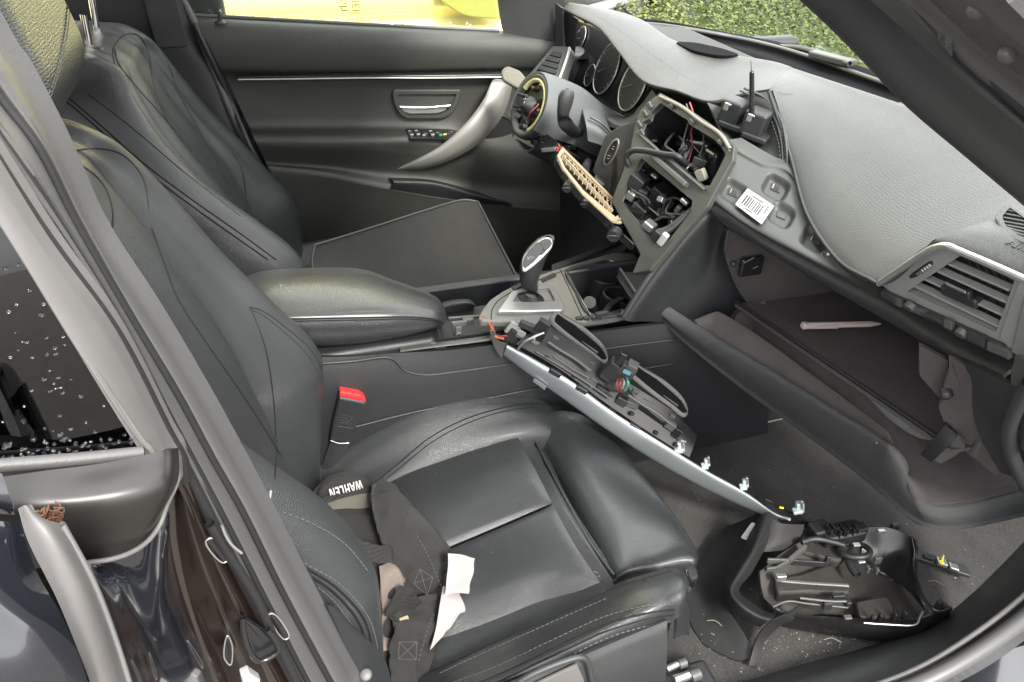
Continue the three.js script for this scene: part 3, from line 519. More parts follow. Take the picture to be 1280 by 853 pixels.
  part(t, 'grab_handle', surf([go.map(([a, b], i) => Z(a, b, zz[i] - .02)), go.map(([a, b], i) => Z(a + .5, b + .5, zz[i])), go.map(([a, b], i) => Z((a * .65 + gi[i][0] * .35), (b * .65 + gi[i][1] * .35), zz[i] + .008)), go.map(([a, b], i) => Z((a * .25 + gi[i][0] * .75), (b * .25 + gi[i][1] * .75), zz[i] + .004)), gi.map(([a, b], i) => Z(a, b, zz[i] - .012))]).geo(50, 24, .006), M.handleSilver || std('handleSilver', [.36, .35, .33], .4, { metalness: .6 }));
  // door speaker
  { const c = Z(622, 165, -.682); part(t, 'speaker_ring', [new THREE.TorusGeometry(.042, .005, 10, 48).translate(c.x, c.y, c.z)], M.plasticDark); part(t, 'speaker_grille', [new THREE.CylinderGeometry(.041, .041, .006, 40).rotateX(Math.PI / 2).translate(c.x, c.y, c.z)], M.black); }
  // map pocket
  part(t, 'pocket_lip', surf([[[486, 222], [540, 225], [590, 238], [625, 250]].map(([a, b]) => Z(a, b, -.648)), [[492, 228], [545, 231], [592, 244], [628, 252]].map(([a, b]) => Z(a, b, -.632)), [[486, 238], [545, 246], [600, 254], [640, 258]].map(([a, b]) => Z(a, b, -.640))]).geo(30, 12, .006), M.plasticDark);
  // mirror triangle and window
  part(t, 'mirror_triangle', surf([[Z(612, -60, -.66), Z(640, -60, -.655), Z(690, -60, -.65)], [Z(621, -5, -.685), Z(655, -5, -.672), Z(705, -5, -.665)], [Z(627, 34, -.69), Z(660, 36, -.676), Z(705, 40, -.668)], [Z(634, 45, -.688), Z(662, 48, -.676), Z(705, 52, -.668)]]).geo(16, 20, .008), M.plastic);
  part(t, 'window_glass', plate([Z(228, 19, -.702), Z(430, 30, -.702), Z(624, 39, -.702), Z(612, -80, -.66), Z(400, -150, -.62), Z(150, -120, -.63)], .004), M.glass);
  part(t, 'window_seal', [tube([Z(232, 18.5, -.694), Z(330, 23.5, -.694), Z(430, 29, -.694), Z(530, 34, -.694), Z(624, 38.5, -.694)], .004, 40)], M.rubber);
  const dr = []; for (let i = 0; i < 210; i++) { const a = rr(240, 620), b = 19 + (a - 230) * .049 - Math.pow(rnd(), 3) * 9 + rr(-.5, 2), p = Z(a, b, -.6975), r = rr(.0012, .0036), g = new THREE.SphereGeometry(r, 8, 6); g.scale(1.2, .9, .6); g.translate(p.x, p.y, p.z); dr.push(g); }
  part(t, 'raindrops', dr, M.water, { kind: 'stuff' });
  const pin = part(t, 'lock_pin', [cyl(Z(274.5, 28, -.668), Z(274.5, 17, -.668), .0045, .004), lathe([[0, .004], [.004, .004], [.0045, .001]], Z(274.5, 17, -.668), V(0, 1, 0), 16)], M.plasticDark);
  part(pin, 'pin_bezel', lathe([[.005, .003], [.010, .002], [.011, -.002]], Z(275, 27.5, -.668), V(0, 1, 0), 24), M.plastic);
  // lettering on the outside of the glass, read from within
  const font = await new FontLoader().loadAsync('fonts/droid/droid_sans_regular.typeface.json');
  globalThis.__f = font;
  const word = (s, size, px, py, w) => { const g = new TextGeometry(s, { font, size, depth: .0006, curveSegments: 5 }); g.scale(1, -1, 1); g.rotateZ(-Math.PI / 2); const p = Z(px, py, -.707); g.rotateX(.09); g.translate(p.x, p.y, p.z);
    const a = g.index ? g : g; const pos = a.attributes.position; const n = a.toNonIndexed ? a : a; for (let i = 0; i < pos.count; i += 3) { const x = pos.getX(i), y = pos.getY(i), z = pos.getZ(i); pos.setXYZ(i, pos.getX(i + 1), pos.getY(i + 1), pos.getZ(i + 1)); pos.setXYZ(i + 1, x, y, z); } g.computeVertexNormals(); return g; };
  std('letter', [.30, .27, .09], .7);
  part(t, 'window_lettering', [word('RIER', .0165, 448, -9, 0), word('sh', .0185, 433, -1, 0)], M.letter);
}

// ================================================================ seats
function makeSeat(name, label, zc, sgn, rx, opt) {
  // sgn = +1: outer side towards +z
  const t = thing(name, V(.45, .04, zc), label, 'car seat', 'front seats');
  const zf = (o) => zc + sgn * o;     // o > 0 towards the outer side
  const { ys, inR, outR, cen } = rx;
  const rows = ys.map((y, j) => {
    const k = j === ys.length - 1 ? .62 : j === ys.length - 2 ? .80 : j === ys.length - 3 ? .93 : 1, i = inR[j], o = outR[j], c = cen[j];
    return [V(i - .22, y, zf(-.235 * k)), V(i - .10, y, zf(-.252 * k)), V(i - .035, y, zf(-.252 * k)), V(i - .004, y, zf(-.232 * k)), V(i, y, zf(-.205 * k)), V(i - .012, y, zf(-.175 * k)), V(c + (i - c) * .5, y, zf(-.145 * k)), V(c + .006, y, zf(-.126 * k)), V(c + .004, y, zf(-.115 * k)), V(c + .012, y, zf(-.07 * k)), V(c + .008, y, zf(0)), V(c + .012, y, zf(.07 * k)), V(c + .004, y, zf(.115 * k)), V(c + .006, y, zf(.126 * k)), V(c + (o - c) * .5, y, zf(.145 * k)), V(o - .012, y, zf(.175 * k)), V(o, y, zf(.205 * k)), V(o - .004, y, zf(.235 * k)), V(o - .035, y, zf(.255 * k)), V(o - .10, y, zf(.255 * k)), V(o - .22, y, zf(.235 * k))];
  });
  const last = rows[rows.length - 1], top = last.map(p => V(p.x - .045, p.y + .022, zc + (p.z - zc) * .93)), back = last.map(p => V(p.x - .12, p.y + .004, zc + (p.z - zc) * .9)), low = last.map(p => V(p.x - .17, p.y - .2, zc + (p.z - zc) * .9));
  rows.push(top, back, low);
  const bk = part(t, 'backrest', surf(rows).geo(126, 90), M.leather);
  part(t, 'backrest_shell', surf([[[-.20], [-.21], [-.22], [-.21], [-.20]], [[-.21], [-.23], [-.24], [-.23], [-.21]], [[-.19], [-.2], [-.21], [-.2], [-.19]]].map((r, j) => r.map(([dx], i) => V(cen[j * 3] + dx + .02, [.2, .5, .8][j], zf((i - 2) * .12))))).geo(10, 10, .01), M.plasticDark);
  return { t, bk, zf };
}
// ---------- passenger seat
const ps = makeSeat('leather_seat', 'black leather passenger seat with bag straps and paper lying on its cushion', .37, 1, {
  ys: [.15, .27, .40, .455, .53, .61, .70, .775, .822],
  inR: [.372, .39, .410, .405, .360, .310, .268, .236, .212],
  outR: [.415, .424, .430, .424, .392, .336, .275, .236, .212],
  cen: [.342, .335, .322, .312, .296, .272, .240, .214, .198] });
{
  const { t, bk } = ps;
  part(t, 'backrest_welt', [
    ...welt(bk, [[189, 285], [205, 330], [221, 372], [255, 425], [289, 474], [320, 520], [352, 572]]),
    ...welt(bk, [[313, 385], [330, 430], [340, 484], [345, 559], [343, 600]], .0012),
    ...welt(bk, [[311, 384], [326, 388], [360, 412], [391, 441], [402, 462]], .0012), ...welt(bk, [[311, 387], [326, 393], [358, 418], [386, 446], [396, 464]], .001),
    ...welt(bk, [[76, 196], [100, 206], [128, 230], [140, 262], [139, 298]]), ...welt(bk, [[84, 192], [110, 186], [150, 192], [178, 222], [186, 262]], .0012)], M.seam);
  part(t, 'outer_bolster_welt', [...welt(bk, [[350, 692], [385, 712], [420, 735], [455, 775], [466, 820], [468, 850]], .0016), ...welt(bk, [[352, 699], [385, 719], [418, 742], [450, 782], [460, 825]], .0016)], M.seam);
  part(t, 'backrest_stitching', [...stitchOn(bk, [[352, 640], [390, 655], [430, 680], [460, 715]]), ...stitchOn(bk, [[352, 688], [386, 707], [424, 730], [460, 772], [472, 815], [474, 850]]), ...stitchOn(bk, [[352, 705], [385, 726], [414, 748], [445, 788]])], M.thread);
  // cushion base under everything
  const cw = [];
  // insert: two padded panels split along the middle
  const insA = surf([[Z(440, 640, .20), Z(495, 598, .19), Z(560, 573, .19), Z(646, 545, .195)], [Z(455, 668, .28), Z(510, 640, .28), Z(585, 612, .28), Z(668, 585, .28)], [Z(480, 720, .358), Z(552, 688, .358), Z(618, 660, .358), Z(690, 629, .358)]], (u, v) => puff(.006, 6)(u, v) + .004 * (fbm(u * 2 + 3, v * 2 + 1, 64, 9, 4) - .5) * Math.min(1, 12 * u * (1 - u)) * Math.min(1, 12 * v * (1 - v)));
  const insB = surf([[Z(480, 724, .362), Z(552, 691, .362), Z(618, 663, .362), Z(691, 632, .362)], [Z(500, 790, .45), Z(580, 755, .45), Z(650, 720, .45), Z(720, 684, .45)], [Z(510, 850, .505), Z(600, 816, .51), Z(680, 775, .512), Z(750, 728, .512)]], (u, v) => puff(.006, 6)(u, v) + .004 * (fbm(u * 2 + 7, v * 2 + 5, 64, 9, 4) - .5) * Math.min(1, 12 * u * (1 - u)) * Math.min(1, 12 * v * (1 - v)));
  const ia = part(t, 'cushion_panel', insA.geo(40, 30, .03), M.leatherSmooth), ib = part(t, 'cushion_panel', insB.geo(40, 30, .03), M.leatherSmooth);
  part(t, 'cushion_base', surf([[Z(430, 646, .20), Z(495, 604, .19), Z(570, 578, .19), Z(668, 548, .19)], [Z(470, 720, .36), Z(552, 692, .36), Z(620, 664, .36), Z(704, 630, .36)], [Z(500, 866, .53), Z(600, 826, .535), Z(690, 780, .535), Z(770, 730, .53)]].map(r => r.map(p => V(p.x, p.y - .006, p.z)))).geo(30, 20, .01), M.leatherSmooth);
  // inner bolster
  const ibol = part(t, 'inner_bolster', surf([
    [[385, 575, .09], [440, 545, .09], [520, 512, .09], [600, 494, .09], [668, 492, .09], [700, 506, .095]].map(q => Z(...q)).map(p => V(p.x, p.y - .10, p.z)),
    [[385, 588, .105], [440, 556, .105], [520, 515, .105], [600, 497, .105], [665, 496, .105], [700, 509, .11]].map(q => Z(...q)),
    [[398, 606, .135], [452, 566, .135], [530, 524, .135], [605, 506, .135], [670, 506, .135], [705, 518, .135]].map(q => Z(...q)),
    [[412, 622, .165], [470, 584, .165], [545, 546, .165], [615, 526, .165], [672, 520, .165], [708, 532, .16]].map(q => Z(...q)),
    [[425, 640, .195], [488, 600, .195], [560, 574, .195], [640, 546, .198], [680, 542, .195], [706, 548, .18]].map(q => Z(...q)),
    [[425, 640, .20], [488, 600, .20], [560, 574, .20], [640, 548, .20], [680, 544, .20], [706, 552, .185]].map(q => Z(...q)).map(p => V(p.x, p.y - .04, p.z))]).geo(50, 30, .004), M.leather);
  part(t, 'bolster_welt', [...welt(ibol, [[466, 606], [500, 578], [535, 549], [575, 527], [620, 512], [665, 505], [690, 507]], .0014), ...welt(ibol, [[472, 608], [505, 581], [540, 553], [580, 531], [624, 516], [668, 509]], .0012)], M.seam);
  // outer bolster
  const obol = part(t, 'outer_bolster', surf([
    [[470, 860, .50], [545, 834, .51], [620, 800, .515], [700, 765, .52], [760, 730, .525], [830, 708, .54]].map(q => Z(...q)).map(p => V(p.x, p.y - .04, p.z)),
    [[472, 866, .515], [545, 836, .525], [620, 802, .53], [700, 765, .535], [765, 732, .54], [832, 711, .548]].map(q => Z(...q)),
    [[490, 876, .55], [560, 848, .56], [640, 810, .565], [720, 772, .57], [790, 735, .575], [842, 716, .572]].map(q => Z(...q)),
    [[500, 890, .585], [570, 862, .595], [650, 825, .60], [735, 786, .605], [810, 748, .605], [848, 732, .598]].map(q => Z(...q)),
    [[500, 905, .605], [575, 876, .618], [655, 840, .622], [740, 800, .625], [815, 765, .625], [846, 752, .615]].map(q => Z(...q)),
    [[500, 940, .612], [580, 905, .622], [660, 868, .626], [745, 826, .628], [815, 792, .628], [843, 775, .62]].map(q => Z(...q))]).geo(60, 40, .004), M.leatherSmooth);
  part(t, 'bolster_welt', [...welt(obol, [[545, 838], [620, 803], [700, 768], [765, 737], [840, 714]], .0012), ...welt(obol, [[560, 868], [620, 845], [690, 812], [760, 780], [815, 766], [846, 762]], .0016), ...welt(obol, [[560, 878], [620, 854], [690, 821], [760, 789], [815, 773], [845, 769]], .0014)], M.seam);
  part(t, 'bolster_stitching', [...stitchOn(obol, [[550, 842], [620, 810], [700, 774], [760, 748]]), ...stitchOn(obol, [[550, 860], [620, 834], [690, 801], [760, 770], [815, 757], [846, 755]]), ...stitchOn(obol, [[560, 888], [620, 864], [690, 831], [760, 797], [815, 781], [842, 776]])], M.thread);
  // front end of the outer bolster
  { const E = [[830, 708, .54], [832, 711, .548], [842, 716, .572], [848, 732, .598], [846, 752, .615], [843, 775, .62]].map(q => Z(...q)), c = E.reduce((a, p) => a.add(p), V(0, 0, 0)).divideScalar(6), row = (k, dx) => E.map(p => lerp(p, c, k).add(V(dx, 0, 0)));
    part(t, 'bolster_nose', surf([E, row(.06, .008), row(.25, .016), row(.6, .021), row(.97, .023)]).geo(24, 20, .002), M.leatherSmooth); }
  // extendable thigh support
  const th = surf([
    [[664, 540, .17], [676, 526, .155], [700, 514, .155], [730, 520, .17], [760, 540, .185], [772, 556, .19]].map(q => Z(...q)).map((p, i) => i === 0 ? V(p.x, p.y - .05, p.z) : p),
    [[676, 566, .22], [692, 552, .21], [722, 540, .205], [765, 550, .21], [792, 580, .225], [798, 600, .235]].map(q => Z(...q)).map((p, i) => i === 0 ? V(p.x, p.y - .04, p.z) : p),
    [[702, 622, .33], [718, 606, .32], [752, 588, .31], [800, 592, .31], [828, 630, .33], [832, 655, .345]].map(q => Z(...q)).map((p, i) => i === 0 ? V(p.x, p.y - .04, p.z) : p),
    [[738, 690, .455], [756, 676, .445], [790, 652, .43], [836, 642, .42], [861, 672, .445], [862, 700, .46]].map(q => Z(...q)).map((p, i) => i === 0 ? V(p.x, p.y - .04, p.z) : p),
    [[760, 712, .505], [778, 708, .50], [812, 694, .49], [852, 680, .485], [872, 692, .50], [868, 716, .515]].map(q => Z(...q)).map((p, i) => i === 0 ? V(p.x, p.y - .03, p.z) : p),
    [[764, 718, .515], [782, 717, .517], [818, 709, .518], [852, 702, .52], [868, 704, .525], [862, 722, .525]].map(q => Z(...q)).map((p, i) => i === 0 ? V(p.x, p.y - .03, p.z) : p),
    [[768, 726, .515], [785, 726, .515], [820, 720, .515], [850, 716, .515], [862, 716, .52], [858, 728, .515]].map(q => Z(...q)).map(p => V(p.x, p.y - .025, p.z))]);
  const tm = part(t, 'thigh_support', th.geo(40, 60, .01), M.leatherSmooth);
  part(t, 'support_sleeve', surf([[Z(664, 556, .20), Z(672, 552, .195), Z(682, 552, .19)], [Z(690, 632, .36), Z(702, 622, .35), Z(712, 618, .345)], [Z(752, 728, .52), Z(764, 722, .515), Z(776, 716, .51)]].map(r => r.map((p, i) => V(p.x, p.y - .014 + (i === 1 ? .004 : 0), p.z)))).geo(10, 30, .02), M.leatherSmooth);
  part(t, 'sleeve_beading', [tube([Z(668, 548, .19), Z(684, 580, .255), Z(706, 622, .34), Z(740, 682, .445), Z(768, 720, .508)], .0028, 40)], M.leatherSmooth);
  const cr = []; for (let i = 0; i < 60; i++) { const s = rnd(), a = 664 + 88 * s + rr(-1.5, 2), b = 556 + 172 * s, p = Z(a, b, .20 + .32 * s); p.y -= .002; cr.push(new THREE.TetrahedronGeometry(rr(.0008, .002)).translate(p.x, p.y, p.z)); }
  part(t, 'crumbs_in_gap', cr, M.cream, { kind: 'stuff' });
  // cushion pan and front base
  part(t, 'cushion_pan', [box(V(.60, .115, .36), .34, .05, .42, .02), box(V(.62, .08, .37), .36, .07, .40, .02), box(V(.80, .175, .34), .1, .06, .32, .02), box(V(.42, .105, .36), .16, .07, .42, .03)], M.plasticDark);
  // side valance with switch recess
  const val = surf([[[520, 905, .634], [600, 872, .634], [700, 832, .634], [780, 798, .634], [834, 776, .632]].map(q => Z(...q)), [[520, 925, .64], [600, 892, .64], [700, 852, .64], [780, 815, .64], [834, 790, .638]].map(q => Z(...q)), [[520, 960, .64], [610, 930, .64], [705, 890, .64], [785, 848, .64], [834, 818, .638]].map(q => Z(...q)), [[530, 1000, .63], [620, 970, .63], [720, 930, .63], [800, 880, .63], [832, 850, .63]].map(q => Z(...q))]);
  const vm = part(t, 'side_valance', val.geo(40, 20, .006), M.plastic);
  const vp = plane3(Z(640, 850, .645), Z(740, 812, .645), Z(700, 880, .645));
  part(vm, 'switch_recess', [tube([[625, 872], [660, 846], [725, 822], [733, 826], [740, 853], [745, 880]].map(([a, b]) => onPl(a, b, vp, 0)), .004, 50)], M.plastic);
  part(vm, 'switch_insert', [plate([[650, 866], [722, 832], [730, 850], [735, 880], [650, 890]].map(([a, b]) => onPl(a, b, vp, -.002)), .004, { bevel: .001 })], M.rubberPale);
  // front cover and runner
  part(t, 'front_cover', [surf([[Z(846, 735, .56), Z(858, 750, .55), Z(862, 765, .54)], [Z(846, 780, .57), Z(858, 786, .56), Z(862, 790, .55)], [Z(844, 800, .58), Z(852, 795, .57), Z(858, 792, .56)]]).geo(8, 8, .004), box(V(.83, .12, .40), .05, .12, .28, .02)], M.plasticDark);
  const rail = part(t, 'seat_runner', [box(V(.66, .065, .60), .46, .035, .05, .008), plate([Y(790, 842, .085), Y(828, 834, .085), Y(842, 860, .085), Y(800, 880, .085)], .02, { bevel: .003 })], M.plasticDark);
  part(rail, 'runner_rod', [cyl(Y(833, 837, .09), Y(847, 830.5, .09), .0055, .0055, 16)], M.steel); part(rail, 'runner_rod', [cyl(Y(843, 851, .09), Y(862, 844, .09), .0065, .0065, 16)], M.steel);
  part(rail, 'rod_cap', [cyl(Y(848, 831, .09), Y(857, 828, .09), .0075, .0075, 16)], M.plasticGrey); part(rail, 'rod_cap', [cyl(Y(863, 846, .09), Y(874, 842, .09), .009, .009, 16)], M.plasticGrey);
  part(rail, 'runner_lever', [tube([Y(795, 845, .10), Y(812, 837, .104), Y(826, 832, .10)], .003, 16)], M.steel);
  // headrest
  const hr = part(t, 'headrest', [new RoundedBoxGeometry(.135, .28, .27, 8, .06).rotateZ(.2).translate(.150, 1.005, .37)], M.leather);
  part(t, 'headrest_post', cyl(V(.175, .82, .31), V(.175, .92, .31), .006), M.chrome); part(t, 'headrest_post', cyl(V(.175, .82, .43), V(.175, .92, .43), .006), M.chrome);
  part(hr, 'headrest_stitching', [...stitchOn(hr, [[84, 0], [80, 40], [68, 95], [50, 140]]), ...welt(hr, [[88, 0], [84, 40], [72, 95], [54, 145]], .001)], M.thread);
}
// ---------- driver seat
const ds = makeSeat('leather_seat', 'black leather driver seat beyond the centre console, warm light on its shoulder', -.37, -1, {
  ys: [.15, .27, .38, .45, .52, .595, .665, .735, .775],
  inR: [.38, .40, .415, .402, .345, .275, .225, .19, .175],
  outR: [.40, .415, .41, .37, .325, .272, .235, .205, .185],
  cen: [.35, .345, .325, .305, .28, .24, .205, .18, .165] });
{
  const { t, bk } = ds;
  part(t, 'backrest_welt', [...welt(bk, [[143, 80], [141, 62], [155, 44], [172, 44], [184, 62], [190, 98]], .0014), ...welt(bk, [[143, 62], [147, 78], [170, 108], [200, 142], [240, 190]], .0016), ...welt(bk, [[190, 100], [203, 140], [225, 175], [250, 205]], .0012), ...welt(bk, [[210, 80], [225, 120], [250, 165], [285, 230]], .0014), ...welt(bk, [[290, 190], [303, 215], [308, 270]], .0014)], M.seam);
  part(t, 'side_welt', [...welt(bk, [[80, 118], [120, 152], [180, 205], [240, 250], [300, 292], [345, 325]], .0016), ...welt(bk, [[78, 123], [118, 157], [177, 210], [236, 255], [295, 297], [335, 325]], .0016), ...welt(bk, [[110, 118], [165, 160], [230, 215], [300, 270]], .0012)], M.seam);
  part(t, 'cushion', surf([[[-.12], [-.12], [-.12], [-.14]], [[-.14], [-.14], [-.14], [-.15]], [[-.22], [-.22], [-.22], [-.22]], [[-.37], [-.37], [-.37], [-.37]], [[-.52], [-.52], [-.52], [-.52]], [[-.60], [-.60], [-.60], [-.58]], [[-.62], [-.62], [-.62], [-.60]]].map((r, j) => r.map(([z], i) => V([.34, .5, .68, .86][i], [.12, .27, .235, .23, .235, .27, .12][j] + [-.01, 0, .02, -.01][i], z)))).geo(40, 50, .01), M.leather);
  part(t, 'cushion_pan', box(V(.56, .10, -.37), .48, .10, .44, .03), M.plasticDark);
  for (const [a, b, a2, b2] of [[119, 22, 125, 44], [110, 48, 116, 64]]) { const z = b < 30 ? -.44 : -.31; const p = part(t, 'headrest_post', cyl(Z(a2 - 3, b2, z), Z(a - 6, b - 30, z), .0055), M.chrome); part(p, 'post_bezel', lathe([[.005, .006], [.014, .004], [.018, 0], [.018, -.006]], Z(a2, b2, z), V(-.2, 1, 0), 24), M.plastic); }
  part(t, 'headrest', new RoundedBoxGeometry(.12, .24, .26, 6, .05).rotateZ(.2).translate(.085, .985, -.37), M.leather);
}

// ================================================================ centre console
{
  const t = thing('centre_console', V(.7, .04, 0), 'dark centre console with padded armrest, its side trim removed', 'console');
  // tunnel side panels
  const sideRows = [
    [[370, 447, .112], [440, 446, .112], [492, 442, .112], [560, 438, .112], [620, 431, .112], [700, 421, .112], [830, 405, .112], [960, 390, .112]],
    [[370, 468, .118], [440, 466, .118], [492, 464, .118], [560, 462, .118], [620, 456, .118], [700, 445, .118], [830, 428, .118], [960, 412, .118]],
    [[370, 500, .120], [440, 498, .120], [492, 496, .120], [560, 492, .120], [620, 486, .120], [700, 475, .120], [830, 455, .120], [960, 440, .120]],
    [[370, 560, .116], [440, 556, .116], [492, 552, .116], [560, 545, .116], [620, 538, .116], [700, 525, .116], [830, 500, .116], [960, 480, .116]],
    [[370, 700, .105], [440, 690, .105], [492, 680, .105], [560, 670, .105], [620, 660, .105], [700, 640, .105], [830, 600, .105], [960, 570, .105]]];
  const sm = part(t, 'side_panel', surf(sideRows.map(r => r.map(q => Z(...q)))).geo(40, 30, .01), M.plasticDark);
  part(sm, 'panel_groove', [tube([[440, 535], [520, 515], [600, 500], [700, 480], [840, 455]].map(([a, b]) => Z(a, b, .1215)), .0016, 30), tube([[395, 455], [440, 452], [486, 447], [495, 452], [505, 463], [530, 469], [570, 465], [640, 455], [760, 436], [850, 424]].map(([a, b]) => Z(a, b, .119)), .0018, 60)], M.plastic);
  part(t, 'far_side_panel', box(V(.72, .2, -.105), .85, .36, .02, .006), M.plasticDark);
  // exposed side rail where the trim has come off
  part(t, 'trim_rail', surf([[[500, 440], [540, 435], [590, 429], [625, 424]].map(([a, b]) => Z(a, b, .113)), [[500, 438], [540, 432.5], [590, 426], [625, 420]].map(([a, b]) => Z(a, b, .110)), [[500, 435], [540, 429], [590, 422.5], [625, 417]].map(([a, b]) => Z(a, b, .10))]).geo(20, 6, .004), M.plasticGrey);
  part(t, 'inner_wall', [plate([Z(490, 432, .094), Z(640, 412, .094), Z(640, 470, .094), Z(490, 480, .094)], .003), surf([[Z(555, 392, -.01), Z(600, 392, -.01), Z(650, 402, -.01)], [Z(490, 430, .09), Z(570, 425, .09), Z(650, 412, .09)]].map(r => r.map(p => V(p.x, p.y - .03, p.z)))).geo(8, 8, .004)], M.black);
  const cb = part(t, 'mount_bracket', [plate([[565, 404], [584, 402], [582, 408], [572, 411], [574, 416], [578, 428], [568, 430], [566, 410]].map(([a, b]) => Z(a, b, .075)), .006, { bevel: .001 }), box(Z(573, 413, .078), .012, .016, .006, .002)], M.rubberPale);
  part(cb, 'bracket_screw', lathe([[.0025, .002], [.006, .002], [.0065, 0]], Z(573.5, 419.5, .083), V(0, .3, 1), 20), M.plasticGrey);
  part(t, 'mount_rib', [bar(Z(560, 399, .05), Z(600, 396, .05), .006, .006), bar(Z(585, 424, .085), Z(612, 420, .085), .004, .008), box(Z(541, 430, .1), .012, .006, .006), box(Z(585, 402, .06), .02, .012, .01, .002)], M.plasticGrey);
  part(t, 'opening_floor', box(V(.66, .36, .03), .16, .01, .14, .002), M.black);
  // padded armrest lid
  const ar = [
    [[296, 380, -.07], [330, 372, -.085], [400, 370, -.088], [455, 372, -.085], [490, 380, -.06], [538, 392, -.02], [551, 400, .0], [554, 404, .02]],
    [[294, 354, -.06], [330, 341, -.083], [400, 337, -.086], [452, 339, -.083], [488, 351, -.058], [538, 369, -.018], [552, 381, .004], [556, 390, .024]],
    [[297, 354, -.03], [333, 343, -.05], [400, 339, -.055], [454, 342, -.05], [491, 353, -.035], [540, 371, .0], [554, 383, .02], [557.5, 392, .035]],
    [[305, 368, .02], [340, 360, .02], [402, 358, .02], [456, 360, .025], [496, 366, .03], [542, 378, .045], [555, 388, .055], [558, 396, .058]],
    [[330, 390, .075], [352, 387, .08], [408, 385, .082], [456, 383, .083], [500, 383, .083], [540, 387, .082], [553, 394, .078], [557, 400, .07]],
    [[340, 399, .09], [358, 398, .098], [410, 397, .101], [456, 396, .102], [500, 395, .102], [539, 397, .099], [551, 401, .09], [555.5, 404, .078]],
    [[345, 412, .093], [362, 414, .1], [410, 414, .103], [456, 412, .104], [500, 408, .104], [538, 406, .1], [550, 405, .09], [554.5, 406, .078]],
    [[350, 428, .085], [366, 431, .093], [410, 431, .096], [455, 428, .096], [500, 421, .096], [535, 413, .093], [547, 409, .085], [553, 407.5, .074]],
    [[352, 432, .05], [368, 434, .05], [410, 434, .05], [455, 431, .05], [500, 424, .05], [532, 416, .05], [544, 411, .05], [551, 408, .05]]].map(r => r.map(q => Z(...q)));
  const am = part(t, 'armrest', surf(ar).geo(70, 70, .004), M.armrest);
  part(am, 'armrest_piping', [...welt(am, [[356, 399], [400, 398], [460, 397], [510, 396.5], [540, 399], [551, 402]], .0014, .0002), ...welt(am, [[356, 402], [400, 401], [460, 400], [510, 399], [540, 401.5], [549, 404]], .001, .0002)], M.seam);
  part(t, 'armrest_base', [box(V(.43, .385, .005), .34, .03, .19, .01), box(V(.43, .33, 0), .38, .1, .2, .01)], M.plasticDark);
  // hand-brake grip just ahead of the armrest
  part(t, 'handbrake_grip', [surf([[[553, 378], [566, 375], [584, 374], [592, 378]].map(([a, b]) => Z(a, b, -.05)), [[553, 384], [566, 380], [584, 378], [594, 381]].map(([a, b]) => Z(a, b, -.025)), [[553, 394], [566, 393], [584, 388], [593, 384]].map(([a, b]) => Z(a, b, -.03))]).geo(20, 12, .004)], M.plastic);
  // grey trim panel round the lever
  const pl = plane3(Z(600, 396, .09), Z(770, 398, .09), Z(690, 338, -.09)), P = (a, b, o = 0) => onPl(a, b, pl, o);
  const hole = [[706, 338], [764, 326], [804, 383], [738, 397]];
  const outl = [[598, 398], [602, 388], [612, 375], [628, 364], [652, 352], [690, 338], [726, 327], [766, 316], [792, 316], [835, 375], [800, 388], [770, 396], [738, 401], [712, 405], [690, 410], [678, 412], [668, 411], [660, 405], [640, 402], [602, 401]];
  const tp = part(t, 'lever_trim_panel', plate(outl.map(q => P(...q)), .012, { bevel: .003, round: .004, holes: [hole.map(q => P(...q))] }), M.consoleGrey || (std('consoleGrey', [.135, .13, .115], .42, { bumpMap: grainB, bumpScale: .0001, roughnessMap: scuff }), M.consoleGrey));
  part(tp, 'panel_seam', [tube([[614, 400], [615, 388], [622, 377], [640, 365], [680, 348], [720, 333]].map(q => P(...q, .0002)), .0009, 40), tube([[700, 337], [712, 362], [728, 397]].map(q => P(...q, .0002)), .0011, 20)], M.black);
  for (const [a, b, c, d] of [[640, 358, 652, 353], [676, 348, 683, 345], [684, 344.5, 693, 340.5]]) part(tp, 'console_button', plate([[a, b], [c, d], [c + 3, d + 3.5], [a + 3, b + 4]].map(q => P(...q, .0035)), .006, { bevel: .001, round: .002 }), M.plastic);
  // silver surround and lever
  part(t, 'lever_surround', plate([[621, 389], [628, 380], [640, 363], [664, 358], [690, 356], [696, 362], [707, 384], [704, 388], [664, 389]].map(q => P(...q, .008)), .010, { bevel: .003, round: .008, seg: 3, holes: [[[638, 378], [645, 366], [666, 361], [688, 359.5], [696, 375], [695, 377.5], [664, 379]].map(q => P(...q, .008))] }), M.satin);
  part(t, 'lever_gate', plate([[636, 379], [643, 364], [666, 359], [690, 357.5], [699, 378]].map(q => P(...q, .002)), .004), M.consoleGrey);
  const lc = P(664, 373, .003);
  part(t, 'lever_boot', lathe([[.024, 0], [.022, .003], [.016, .002], [.013, .008]], lc, pl.n, 28), M.black);
  const ctr = [[664, 373, .012, .012], [664, 362, .013, .013], [662, 354, .0165, .0155], [663, 342, .0215, .019], [666, 328, .025, .021], [671, 316, .027, .022], [676, 307, .0255, .02], [681, 300, .018, .015], [684, 297.5, .006, .006]];
  const lv = [];
  for (let k = 0; k <= 20; k++) { const a = k / 20 * Math.PI * 2; lv.push(ctr.map(([x, y, r1, r2]) => { const c = Z(x, y, 0); return c.add(V(Math.cos(a) * r1 * .92, Math.cos(a) * r1 * .30, Math.sin(a) * r2)); })); }
  const gl = part(t, 'gear_lever', surf(lv).geo(40, 60), M.leverSkin || std('leverSkin', [.02, .021, .022], .38, { bumpMap: grainB, bumpScale: .0002 }));
  const kp = plane3(Z(655, 334, .021), Z(686, 299, .012), Z(690, 312, .020)), K = (a, b, o = 0) => onPl(a, b, kp, o);
